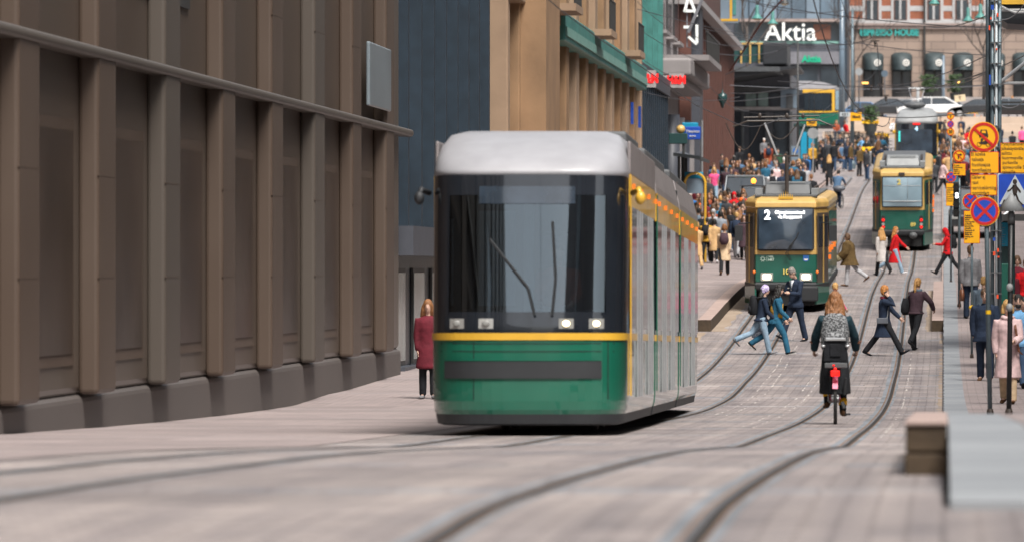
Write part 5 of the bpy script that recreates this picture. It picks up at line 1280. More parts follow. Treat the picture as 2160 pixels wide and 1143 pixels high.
# ------- the cyclist seen from behind on her electric bicycle
def bicycle(loc, rz, label, frame_m, ebike=True, k=1.0):
    root = empty('bicycle', loc, rz, label, 'bicycle')
    def wheel(y):
        b = MB(); n_=28; b.tube([(0,y+.335*math.cos(2*math.pi*q/n_),.35+.335*math.sin(2*math.pi*q/n_)) for q in range(n_+1)], .024, 7, 0, ref=(1,0,0)); wl = b.build('wheel','tyre',root,True)
        b = MB(); b.tube([(0,y+.312*math.cos(2*math.pi*q/n_),.35+.312*math.sin(2*math.pi*q/n_)) for q in range(n_+1)], .01, 5, 0, ref=(1,0,0))
        for q in range(14): a = math.pi*q/7+.1; b.tube([(0.02*(-1)**q,y,.35),(0,y+.31*math.cos(a),.35+.31*math.sin(a))], .0025, 3)
        b.tube([(-.05,y,.35),(.05,y,.35)], .03, 8); b.build('rim','alu',wl)
    wheel(-.52); wheel(.56)
    b = MB(); P_ = dict(rear=(0,-.52,.35), bb=(0,-.08,.3), seat=(0,-.22,.78), head=(0,.33,.85), hb=(0,.38,.62), fr=(0,.56,.35))
    b.tube([P_['bb'],P_['seat']], .02, 8); b.tube([P_['bb'],P_['hb']], .026, 8); b.tube([P_['seat'],P_['bb']], .016, 8); b.tube([(0,.2,.45),P_['hb']], .03, 8)
    for s_ in (-1,1):
        b.tube([(s_*.06,-.52,.35),(s_*.03,-.1,.3)], .011, 6); b.tube([(s_*.06,-.52,.35),(s_*.03,-.22,.72)], .009, 6); b.tube([(s_*.05,.56,.35),(s_*.045,.42,.66)], .014, 6)
    b.tube([(0,.4,.6),(0,.34,.98)], .022, 8); b.build('frame',frame_m,root,True)
    b = MB(); b.tube([(-.32,.05,1.08),(-.27,.22,1.1),(-.1,.34,1.06),(.1,.34,1.06),(.27,.22,1.1),(.32,.05,1.08)], .014, 7); hb = b.build('handlebar','alu',root,True)
    for s_ in (-1,1): q = MB(); q.tube([(s_*.31,.0,1.08),(s_*.325,.12,1.085)], .02, 7); q.build('grip','leather_brown',hb)
    b = MB(); b.tube([(0,-.36,.93),(0,-.25,.95),(0,-.05,.93)], [(.11,.03),(.1,.035),(.03,.02)], 10); b.build('saddle','black_rubber',root,True)
    b = MB(); b.tube([(0,-.22,.78),(0,-.24,.93)], .015, 7); b.build('seat_post','alu',root)
    # mudguard
    b = MB(); n_ = 12
    for q in range(n_):
        a0, a1 = R(20+140*q/n_), R(20+140*(q+1)/n_); v = []
        for a in (a0, a1):
            for x in (-.035,.035): v.append((x,-.52-.385*math.cos(a)*1.0 if 0 else -.52-.385*math.cos(a),.35+.385*math.sin(a)))
        b.add(v, [(0,1,3,2)])
    mg = b.build('mudguard',frame_m,root); sm = mg.modifiers.new('s','SOLIDIFY'); sm.thickness = .006
    b = MB(); 
    for s_ in (-1,1): b.tube([(s_*.055,-.52,.35),(s_*.07,-.62,.74)], .007, 5); b.tube([(s_*.07,-.82,.75),(s_*.07,-.3,.76)], .009, 5)
    b.tube([(-.07,-.82,.75),(.07,-.82,.75)], .009, 5); b.build('rack','black_rubber',root)
    ck = MB(); ck.tube([(-.09,-.08,.3),(.09,-.08,.3)], .02, 8); ck.tube([(.09,-.08,.3),(.1,-.08,.14)], .012, 5); ck.tube([(-.09,-.08,.3),(-.1,-.08,.46)], .012, 5); cr = ck.build('crank','alu',root)
    for s_, z in ((1,.13),(-1,.47)): q = MB(); q.box(s_*.1 if s_>0 else -.2, .2 if s_>0 else -.1, -.13,-.03,z-.012,z+.012); q.build('pedal','black_rubber',cr)
    if ebike:
        b = MB(); b.box(-.075,.075,-.8,-.42,.765,.83); b.build('battery','black_gloss',root,bevel=.015)
        b = MB(); b.box(-.14,.16,-.86,-.8,.755,.82); lb = b.build('rack_light_bar','roof_box',root,bevel=.01)
        b = MB(); b.box(-.035,-.005,-.868,-.86,.78,.8); b.build('reflector','lamp_red',lb)
        b = MB(); b.box(-.06,.06,-.92,-.86,.645,.725); b.box(-.02,.02,-.9,-.84,.72,.76); b.build('tail_light','lamp_red',root,bevel=.01)
        # child seat adapter standing on the rack
        b = MB(); b.box(-.15,.15,-.74,-.66,.84,1.11); b.box(-.07,.07,-.76,-.74,.9,1.07); cs = b.build('pannier_box','cloth_black',root,bevel=.02)
        b = MB(); b.box(-.13,.14,-.77,-.68,1.11,1.15); b.build('handle','alu',cs,bevel=.01)
        b = MB()
        for s_ in (-1,1): b.ell((s_*.16,-.75,1.04),(.03,.02,.02))
        b.build('clip','alu',cs)
        b = MB(); b.tube([(.12,-.55,.4),(.14,-.6,.62)], .02, 6); b.tube([(-.2,-.45,.55),(-.19,-.42,.72)], .012, 5); b.tube([(.09,-.5,.3),(.12,-.52,.22)],.03,6); b.build('gear_case','black_rubber',root)
    return root
loc = foot(1762, 893); mat('pink_paint', (.62,.12,.22), .35, coat=.5)
bk = bicycle(loc, R(1), 'pink electric city bicycle with a lit red tail lamp', 'pink_paint')
bk.scale = (1.04,1.04,1.04)
o, J, mx = person(dict(h=1.76,pelz=1.0,lean=8,legs=[(52,66,2),(30,42,2)],arms=[(26,20,14,-5),(26,20,14,-5)],top=('jacket',.03),bottom='skirt',skirt=.58,topc='darkteal',botc='black',hair='long',hairc='auburn',shoec='brown',boots=1,curl=80,bulk=.3), loc+V(0,-.22,0), R(1), 'long haired woman cycling away from us in dark denim jacket and black dress')
pack(J, mx, 'black and white patterned backpack on the cycling woman', 'pattern_bw', (.38,.2,.52), dz=-.05)
for i in (0,1): b = MB(); h_, kp, an, fd, t2 = J['leg',i]; b.tube([an-t2*.17,an-t2*.08],[.062,.058],12); q_ = b.build('yellow_sock','cloth_yellow',o,True); q_.location=(0,0,J['dz'])
# the second cyclist further up
loc = foot(1768, 441, 200, 300)
bicycle(loc, R(-14), 'dark bicycle with a grey bag on its rack ridden towards the square', 'black_rubber', False)
o, J, mx = person(dict(h=1.72,male=1,pelz=.98,lean=22,legs=[(46,60),(20,30)],arms=[(45,12,12),(45,12,12)],top=('jacket',.05),bottom='trousers',topc='denim',botc='navy',hair='short',hairc='black'), loc+V(-.05,-.2,0), R(-14), 'cyclist in a blue jacket riding away towards the square', .018)
b = MB(); b.ell((0,0,0),(.28,.2,.14)); q_ = b.build('rack_bag','bag_grey',None,True); q_.matrix_world = Matrix.Translation(loc+V(.05,-.5,.9)); tag(q_,'grey bag strapped on the rear rack of the far bicycle','bag')

# ------- the crowd: a few built figures, copied with their own clothes
random.seed(21)
BASE = {}
def base(key):
    pose, kind, hair = key
    if key in BASE: return BASE[key]
    P_ = {'walk':dict(legs=WK,arms=SW),'walk2':dict(legs=WK2,arms=SW2),'stand':dict(legs=ST,arms=HG),'phone':dict(legs=ST,arms=[(20,8,95,18),(2,6,10)],headpitch=15),
          'sit':dict(legs=[(86,86,8),(80,84,8)],arms=[(28,8,40,10),(30,8,35,10)],lean=0,pelz=.5),'recline':dict(legs=[(78,40,12),(88,80,6)],arms=[(20,30,30),(-10,40,10)],lean=-16,pelz=.5)}[pose]
    s = dict(h=1.72,bottom='trousers'); s.update(P_)
    s['top'] = {'coat':('coat',.42),'jacket':('jacket',.12),'tee':('tee',.05)}[kind]; s['bulk'] = .4; s['male'] = hair == 'short'
    if kind == 'tee': s['sleeve'] = 'short'
    s['hair'] = hair; BASE[key] = (person_meshes(s, .028)[0], s); return BASE[key]
used = {}
def crowd(x, yh, pose, kind, hair, hairc, topc, botc, rz, where, group, h=1.72, lo=160, hi=520, bag=None, loc=None, label=None):
    parts, s0 = base((pose, kind, hair)); s = dict(s0); s.update(topc=topc, botc=botc, hairc=hairc, shoec=random.choice(['black','brown','grey','white']), skin=random.choice(['light','light','mid']))
    hh = h if pose not in ('sit','recline') else 1.27*h/1.72
    loc = loc or byhead(x, yh, hh, lo, hi)
    g = {'coat':'coat','jacket':'jacket','tee':'top'}[kind]
    act = {'walk':'walking','walk2':'walking','stand':'standing','phone':'reading a phone','sit':'sitting','recline':'leaning back on a bench'}[pose]
    CN = {'lightgrey':'light grey','lightjeans':'pale denim','jeans':'denim','skyblue':'sky blue','palepink':'pale pink','steel':'dull grey','gingerblond':'strawberry blond','bluegrey':'blue grey'}
    topn, botn, hn = CN.get(topc,topc), CN.get(botc,botc), CN.get(hairc,hairc)
    lb = label or (f"person in a {topn} hood and {botn} trousers {act} {where}" if hair in ('hood','hat') else f"{hn} haired person in {topn} {g} and {botn} trousers {act} {where}")
    for ex in ('tall','slim','broad','short','stooping','young','older'):
        if lb in used and label is None and ex+' '+lb not in used: lb = ex+' '+lb
    used[lb] = 1
    o = assemble(parts, s, loc, R(rz), lb, group); o.scale = (h/1.72,)*3
    if bag:
        k = h/1.72; r_ = empty('backpack', loc, R(rz), f'{bag} backpack on the {hn} haired person in {topn} {g} {where}', 'backpack')
        b = MB(); b.tube([(0,-.22,1.0*k),(0,-.24,1.12*k),(0,-.22,1.38*k)], [(.1,.07),(.16,.1),(.12,.07)], 10); b.build('bag_body','cloth_'+bag,r_,True)
        b = MB(); b.tube([(-.1,-.18,1.35*k),(-.12,.0,1.46*k),(-.13,.13,1.3*k)], .015, 5); b.tube([(.1,-.18,1.35*k),(.12,.0,1.46*k),(.13,.13,1.3*k)], .015, 5); b.build('strap','black_rubber',r_)
    return o
GL = 'people crowding the left pavement'
LFT = [(1482,341,'stand','jacket','short','brown','lightgrey','jeans',160),(1493,338,'stand','jacket','short','brown','black','black',200),(1506,351,'walk','tee','long','blond','pink','lightjeans',185),
 (1518,317,'walk','coat','bob','brown','beige','black',100),(1531,346,'walk2','jacket','short','brown','charcoal','grey',10),(1555,341,'stand','jacket','long','auburn','black','black',180),(1560,308,'walk','coat','short','brown','black','black',185),
 (1587,331,'walk','coat','bob','brown','tan','black',180),(1609,338,'phone','jacket','bob','brown','black','black',190),(1619,336,'stand','jacket','bob','auburn','denim','jeans',170),(1621,300,'walk','coat','short','black','rust','jeans',5,'navy'),
 (1634,338,'walk','jacket','short','grey','steel','grey',190),(1456,407,'stand','jacket','short','white','blue','navy',175),(1483,407,'walk','jacket','long','auburn','orange','grey',185),(1489,421,'stand','jacket','long','black','maroon','black',180),
 (1506,427,'walk','jacket','bob','brown','steel','black',185),(1520,412,'walk2','jacket','short','blond','teal','jeans',30),(1548,407,'stand','jacket','hood','brown','red','black',190),(1563,416,'walk','jacket','hood','black','orange','charcoal',200),
 (1553,434,'stand','jacket','short','brown','olive','black',10),(1464,449,'walk','jacket','short','black','charcoal','charcoal',0),(1490,456,'walk2','jacket','short','black','mustard','black',-6,'black'),(1505,443,'stand','tee','hood','white','lightgrey','black',180),
 (1507,460,'walk','coat','bob','black','tan','black',4),(1528,470,'walk2','coat','bob','auburn','beige','black',0,'plum'),(1554,446,'walk','jacket','short','blond','navy','lightgrey',-5,'navy'),(1570,364,'stand','jacket','short','black','green','black',10),
 (1591,272,'stand','jacket','short','brown','grey','navy',185),(1612,293,'stand','jacket','short','white','grey','black',175),(1641,312,'walk','coat','short','black','green','black',170),(1654,331,'walk','coat','short','white','navy','grey',8),
 (1673,337,'walk2','coat','bob','auburn','teal','jeans',5),(1685,337,'stand','jacket','long','blond','palepink','lightjeans',185),(1701,323,'walk','jacket','bob','brown','blue','black',185),(1698,348,'stand','tee','short','brown','lightgrey','black',180),
 (1669,354,'walk','jacket','long','auburn','black','black',185),(1694,370,'walk','jacket','bob','blond','tan','jeans',180,None,1.2),(1637,342,'walk','jacket','short','grey','palepink','grey',190),(1629,357,'walk2','jacket','short','black','white','black',8,'black'),
 (1608,342,'stand','coat','bob','brown','black','black',185),(1576,352,'stand','coat','short','brown','brown','black',180),(1714,300,'walk','jacket','bob','ginger','mustard','black',185),(1749,325,'walk','coat','long','blond','black','black',4),
 (1737,300,'stand','jacket','short','brown','black','black',95),(1747,296,'stand','coat','bob','brown','charcoal','black',190),(1540,436,'walk','jacket','long','brown','black','jeans',175),(1475,430,'walk2','tee','bob','auburn','orange','black',180),
 (1548,424,'walk','coat','short','brown','brown','black',185),(1566,433,'walk2','jacket','short','brown','blue','grey',182),(1478,412,'walk','jacket','bob','brown','orange','grey',180),(1496,409,'stand','jacket','long','auburn','rust','jeans',185),(1556,402,'walk','jacket','short','black','red','black',170),(1571,407,'stand','jacket','bob','brown','red','charcoal',185),(1560,424,'walk','jacket','short','black','blue','jeans',5),(1520,446,'stand','coat','bob','black','steel','black',10),(1470,466,'walk','coat','bob','blond','tan','tan',15),
 (1600,356,'walk','coat','long','brown','brown','black',10),(1470,392,'stand','coat','short','brown','maroon','black',180),(1500,398,'walk','jacket','short','brown','brown','jeans',182),(1536,398,'stand','jacket','bob','black','black','jeans',5),
 (1585,349,'walk','jacket','short','black','charcoal','jeans',5),(1650,360,'stand','jacket','short','brown','navy','jeans',200),(1660,322,'stand','jacket','short','black','charcoal','black',90),(1548,330,'stand','coat','short','grey','charcoal','black',185)]
rq = random.Random(9)
for k in range(34):
    LFT.append((rq.uniform(1462,1572), rq.uniform(400,452), rq.choice(['walk','walk2','stand']), rq.choice(['coat','jacket','jacket']), rq.choice(['short','bob','long','short']), rq.choice(['black','brown','auburn','brown','black']), rq.choice(['black','charcoal','navy','brown','black','navy','orange','plum','teal','rust','bluegrey','green']), rq.choice(['black','jeans','charcoal']), rq.choice([0,180,175,10,190])))
for k in range(36):
    LFT.append((rq.uniform(1484,1712), rq.uniform(322,372), rq.choice(['walk','walk2','stand']), rq.choice(['coat','jacket','jacket']), rq.choice(['short','bob','long','short']), rq.choice(['black','brown','auburn','brown','black']), rq.choice(['black','charcoal','navy','brown','charcoal','black','plum','olive','teal','denim','black']), rq.choice(['black','jeans','charcoal']), rq.choice([0,180,175,10,190])))
for q in LFT:
    bag = q[9] if len(q) > 9 else None; h = q[10] if len(q) > 10 else 1.66+.14*random.random()
    crowd(*q[:9], 'in the left crowd' if q[0] < 1600 else 'left by the square', GL, h=h, bag=bag)
Z0 = T1.location
crowd(0,0,'sit','jacket','short','brown','rust','black',180,'',None,loc=V(Z0.x+.32,Z0.y+.75,Z0.z+.92),label='driver sitting behind the windscreen of the nearest tram')
GR = 'people on the right side by the square'
RGT = [(1984,248,'stand','coat','short','black','black','black',190),(1994,252,'walk','jacket','bob','brown','beige','black',180),(2028,247,'walk','coat','short','brown','navy','black',180),(2041,304,'walk','coat','short','auburn','teal','jeans',180),
 (2109,262,'walk','jacket','short','brown','navy','black',10),(2136,203,'walk','jacket','bob','ginger','mustard','black',80),(2136,276,'walk','coat','short','black','black','black',20),(2156,268,'stand','jacket','short','brown','pink','black',30),
 (1989,335,'walk','jacket','bob','gingerblond','palepink','black',-70),(1971,335,'walk','jacket','short','ginger','charcoal','black',0),(1996,312,'stand','coat','long','auburn','maroon','black',180),(1990,292,'walk','jacket','bob','auburn','brown','jeans',185),
 (2000,290,'walk2','coat','short','black','charcoal','black',5),(2012,282,'walk','jacket','long','blond','tan','jeans',180),(2021,288,'stand','jacket','short','brown','brown','jeans',200),(2031,285,'walk','tee','bob','blond','palepink','black',185),
 (2014,300,'walk','coat','short','black','navy','black',0),(2025,305,'walk2','jacket','bob','brown','grey','jeans',180),(2034,318,'stand','jacket','short','brown','steel','black',10),(2018,322,'walk','coat','long','brown','brown','black',185),
 (2046,300,'walk','jacket','short','black','charcoal','jeans',182),(2052,320,'walk2','jacket','bob','auburn','tan','black',180),(2004,270,'stand','jacket','short','brown','steel','black',180),(2046,345,'walk','coat','short','black','black','black',10),
 (2012,345,'stand','jacket','bob','brown','teal','jeans',190),(1895,300,'walk','jacket','short','brown','white','lightgrey',160),(1981,318,'walk','coat','short','black','black','black',5),(2055,275,'stand','jacket','bob','blond','beige','black',185),
 (2046,388,'stand','jacket','short','brown','black','black',185),(2128,560,'stand','coat','short','brown','maroon','black',180),(2042,270,'walk','jacket','long','black','red','black',180)]
for q in RGT: crowd(*q[:9], 'right by the square', GR, h=1.64+.16*random.random(), lo=95 if q[1] > 500 else 200)
# ---------------- terrace, benches, planters on the square
mat('furniture_black', (.015,.016,.018), .5); mat('bench_wood', (.38,.25,.16), .6); mat('steps_stone', (.42,.33,.26), .75, var=.1, vs=.6); mat('leaf', (.03,.06,.02), .8, var=.5, vs=6); mat('flower_yellow', (.75,.45,.01), .7)
mat('planter_dark', (.025,.03,.03), .6)
def at(x, y, d=None, lo=150, hi=520):
    if d: return Vector((XX(x,d), d, gz(XX(x,d),d)))
    return foot(x, y, lo, hi)
for (a, c, d, hh) in ((1735,2240,388,.45),(1788,2300,393,.85),(1788,2340,396,1.25)):
    X0, X1 = XX(a,d), XX(c,d); b = MB(); z = -H(d); b.box(X0, X1, d, d+(13 if hh > 1 else 6), z-.6, z+hh); S(b.build('stone_steps','steps_stone',bevel=.02))
def chair(loc, rz, label):
    r_ = empty('terrace_chair', loc, rz, label, 'chair', 'black terrace chairs'); b = MB(); b.box(-.22,.22,-.2,.22,.44,.48); b.build('seat','furniture_black',r_)
    b = MB(); b.tube([(-.2,-.2,.46),(-.2,-.26,.9),(.2,-.26,.9),(.2,-.2,.46)], .015, 5)
    for k in range(4): b.box(-.19,.19,-.26,-.235,.55+.09*k,.6+.09*k)
    b.build('backrest','furniture_black',r_)
    for x in (-.2,.2):
        for y in (-.18,.2): b = MB(); b.tube([(x,y,.45),(x*1.08,y*1.1,0)], .014, 5); b.build('leg','furniture_black',r_)
def table(loc, label):
    r_ = empty('terrace_table', loc, 0, label, 'table', 'black terrace tables'); b = MB(); b.box(-.35,.35,-.35,.35,.72,.75); b.build('tabletop','furniture_black',r_); b = MB(); b.tube([(0,0,0),(0,0,.72)], .03, 6); b.box(-.22,.22,-.22,.22,0,.02); b.build('pedestal','furniture_black',r_)
rr = random.Random(11)
n_ = 0
for x in range(1738, 1870, 9):
    for y in (338, 330, 322, 314, 306):
        loc = at(x+rr.uniform(-3,3), y, None, 250, 420)
        if rr.random() < .8: chair(loc+V(.0,.0,0), rr.uniform(0,6.28), 'black slatted chair standing empty on the terrace')
        if rr.random() < .45: table(loc+V(.55,.1,0), 'square black table on the terrace')
SEATED = [(1772,286,'navy','jeans','auburn'),(1788,291,'navy','jeans','black'),(1772,303,'denim','jeans','black'),(1818,289,'skyblue','navy','black'),(1830,289,'charcoal','black','brown'),(1757,304,'black','black','brown'),(1744,308,'charcoal','black','brown'),(1802,306,'black','jeans','brown'),(1846,303,'black','black','grey')]
for k, (x, y, tc_, bc, hc) in enumerate(SEATED):
    crowd(x, y, 'sit', 'jacket', 'short', hc, tc_, bc, [150,200,20,120,250,60,300,170,190][k], 'on the terrace', 'people sitting on the terrace', lo=280, hi=420)
# bench with two people
loc = at(1790, 0, 386); loc.z = -H(386)+.02
bn = empty('bench', loc, 0, 'pale stone and wood bench where a person in red leans back', 'bench'); b = MB(); b.box(-1.2,1.2,-.3,.3,.42,.5); b.build('seat','bench_wood',bn); 
for s_ in (-1,1): b = MB(); b.box(s_*.9-.1,s_*.9+.1,-.25,.25,0,.42); b.build('leg','steps_stone',bn)
rq = random.Random(5)
for k in range(22):
    x = rq.uniform(1722, 1868); y = rq.uniform(284, 316)
    crowd(x, y, rq.choice(['sit','sit','stand']), 'jacket', rq.choice(['short','bob']), rq.choice(['black','brown','auburn']), rq.choice(['black','charcoal','navy','brown','teal','grey','olive']), rq.choice(['black','jeans','navy']), rq.uniform(0,360), 'among the terrace tables', 'people sitting on the terrace', lo=270, hi=420)
for k in range(34):
    x = rq.uniform(1982, 2060); y = rq.uniform(262, 330)
    crowd(x, y, rq.choice(['walk','walk2','stand']), rq.choice(['coat','jacket']), rq.choice(['short','bob','long']), rq.choice(['black','brown','auburn','blond']), rq.choice(['black','charcoal','navy','brown','steel','grey','maroon','tan']), rq.choice(['black','jeans','charcoal']), rq.choice([0,180,175,10,90]), 'in the right crowd', 'people on the right side by the square', lo=230, hi=400)
crowd(0,0,'recline','jacket','short','brown','red','jeans',-60,'', 'people on the bench', loc=loc+V(-.1,0,.0), label='person in a bright red jacket and jeans leaning back on the bench by the planter')
crowd(0,0,'sit','jacket','long','auburn','rust','jeans',190,'', 'people on the bench', loc=loc+V(-.85,0,.0), label='person in a rust red top sitting at the left end of the bench')
crowd(1885,253,'sit','jacket','short','brown','white','black',170,'near the far planter', 'people on the steps', lo=340, hi=400)
crowd(2056,241,'sit','jacket','long','ginger','pink','jeans',180,'beside the flower box', 'people on the steps', lo=360, hi=398)
crowd(2070,243,'sit','jacket','short','auburn','denim','jeans',185,'beside the flower box', 'people on the steps', lo=360, hi=398)
def planter(x, ybot, ytop, w_px, label, lo=200, hi=420, round_=False, flowers='flower_yellow', bush=.0):
    loc = at(x, ybot, None, lo, hi); s = FP/loc.y; w_ = w_px/s/2; h_ = (ybot-ytop)/s
    r_ = empty('planter', loc, 0, label, 'planter'); b = MB()
    if round_: b.lathe([(w_*.62,0),(w_*.68,.1),(w_,h_*.97),(w_*1.02,h_)], n=16)
    else: b.box(-w_,w_,-w_*.7,w_*.7,0,h_)
    b.build('pot','planter_dark',r_)
    b = MB(); q = random.Random(int(x))
    for k in range(160):
        c = V(q.uniform(-w_*1.1,w_*1.1), q.uniform(-w_*.8,w_*.8), h_+q.uniform(0,.22)); a = V(q.uniform(-1,1),q.uniform(-1,1),q.uniform(-1,1)).normalized()*.07; c2 = a.orthogonal().normalized()*.07
        b.add([c-a-c2,c+a-c2,c+a+c2,c-a+c2],[(0,1,2,3)])
    b.build('flowers',flowers,r_,fix=False)
    if bush:
        b = MB()
        for k in range(420):
            t = q.uniform(0,1); c = V(q.gauss(0,w_*.45*(1.1-t*.5)), q.gauss(0,w_*.4), h_+.15+t*bush); a = V(q.uniform(-1,1),q.uniform(-1,1),q.uniform(-1,1)).normalized()*.09; c2 = a.orthogonal().normalized()*.06
            b.add([c-a-c2,c+a-c2,c+a+c2,c-a+c2],[(0,1,2,3)])
        b.build('shrub','leaf',r_,fix=False)
planter(1836, 292, 262, 30, 'tall round dark planter with yellow flowers and a shrub', round_=True, bush=1.1)
planter(1832, 346, 320, 24, 'square dark planter with yellow flowers at the front of the terrace')
planter(1860, 300, 290, 26, 'low planter with yellow flowers behind the terrace')
planter(2049, 268, 262, 22, 'yellow flower box beside the two sitting people')
for k, x in enumerate((1787, 1836)):
    loc = at(x, 352, None, 250, 420); r_ = empty('bollard', loc, 0, ['steel bollard in front of the terrace, left one of the pair','steel bollard in front of the square planter'][k], 'bollard')
    b = MB(); b.lathe([(.06,0),(.06,.8),(.07,.82),(.07,.88),(.04,.92)], n=12); b.build('post','alu',r_,True); b = MB(); b.lathe([(.09,0),(.09,.03)], n=12); b.build('foot','frame_dark',r_)
# kiosk pillars with blue posters
for x, d, lb in ((1704, 335, 'dark green advertising pillar with two blue posters left of the terrace'),):
    loc = at(x, 0, d); r_ = empty('advertising_pillar', loc, 0, lb, 'pillar'); wallbox('body', -.6,.6,0,.8,0,2.4,'glass_green',r_,.04); wallbox('top', -.85,.7,-.1,.9,2.4,2.6,'glass_green',r_,.03)
    for x0 in (-.42,.04): wallbox('poster', x0,x0+.36,-.03,-.002,.5,2.1,'teal_blue_sign',r_)
loc = at(1679, 0, 268); r_ = empty('parking_sign', loc, 0, 'white sign with a blue disc above the heads of the crowd', 'sign'); zt = ZZ(324,268)-loc.z
wallbox('panel', -.22,.2,0,.04,zt-.35,zt+.35,'panel_pale',r_); b = MB(); b.plate(circ(.13,16,(-.02,zt+.12)), -.02, .015); b.build('disc','shield_blue',r_); b = MB(); b.tube([(0,.06,0),(0,.06,zt)], .03, 6); b.build('post','alu',r_)
loc = at(1715, 0, 300); r_ = empty('round_sign', loc, 0, 'back of a grey round traffic sign on a thin pole near the terrace', 'sign'); zt = ZZ(282,300)-loc.z
b = MB(); b.plate(circ(.3,20,(0,zt)), 0, .03); b.build('disc','roof_box_light',r_); b = MB(); b.tube([(0,.05,0),(0,.05,zt)], .035, 6); b.build('post','alu',r_)

# ---------------- trees in front of the stone building
def tree(x, d, h, label, seed, lean=0):
    q = random.Random(seed); loc = V(XX(x,d), d, gz(XX(x,d),d)); r_ = empty('bare_tree', loc, 0, label, 'tree', 'bare trees before the stone building')
    tr = MB(); tr.tube([(0,0,0),(.05,0,h*.3),(0,.1,h*.55)], [.16,.13,.1], 8); tr.build('trunk','bark',r_,True); b = MB()
    def br(p, dr, l, r, dep):
        pts = [p]; c = p; dd = dr
        for k in range(3): dd = (dd+V(q.uniform(-.25,.25),q.uniform(-.25,.25),q.uniform(-.05,.2))).normalized(); c = c+dd*l/3; pts.append(c)
        b.tube(pts, [r, r*.85, r*.7, r*.5], 5 if dep < 2 else 3)
        if dep < 4:
            for k in range(3 if dep < 2 else 2): br(pts[-1 if k == 0 else 2], (dd+V(q.uniform(-.8,.8),q.uniform(-.8,.8),q.uniform(-.1,.5))).normalized(), l*.72, r*.55, dep+1)
    for k in range(5): a = 6.28*k/5+q.uniform(-.3,.3); br(V(0,.05,h*(.35+.05*k)), V(.6*math.cos(a),.6*math.sin(a),1).normalized(), h*.26, .075, 0)
    b.build('crown','bark',r_)
tree(1800, 470, 9.5, 'bare thin tree between the far crossing tram and the arcade', 3); tree(2075, 480, 9, 'bare tree behind the scaffold mast', 8); tree(1575, 440, 13, 'bare tree in front of the bank building', 5)
def pottree(x, d, label, seed):
    q = random.Random(seed); loc = V(XX(x,d), d, gz(XX(x,d),d)); r_ = empty('potted_shrub', loc, 0, label, 'shrub'); b = MB(); b.lathe([(.3,0),(.42,.7)], n=12); b.build('pot','planter_dark',r_); b = MB()
    for k in range(700):
        a = q.uniform(0,6.28); rr_ = abs(q.gauss(0,.38)); c = V(rr_*math.cos(a), rr_*math.sin(a), .8+q.uniform(0,1.5)); n1 = V(q.uniform(-1,1),q.uniform(-1,1),q.uniform(-1,1)).normalized()*.09; n2 = n1.orthogonal().normalized()*.05
        b.add([c-n1-n2,c+n1-n2,c+n1+n2,c-n1+n2],[(0,1,2,3)])
    b.build('foliage','leaf',r_,fix=False)
pottree(1957, 490, 'leafy potted shrub before the third arch', 1); pottree(2013, 490, 'leafy potted shrub before the fourth arch', 2)

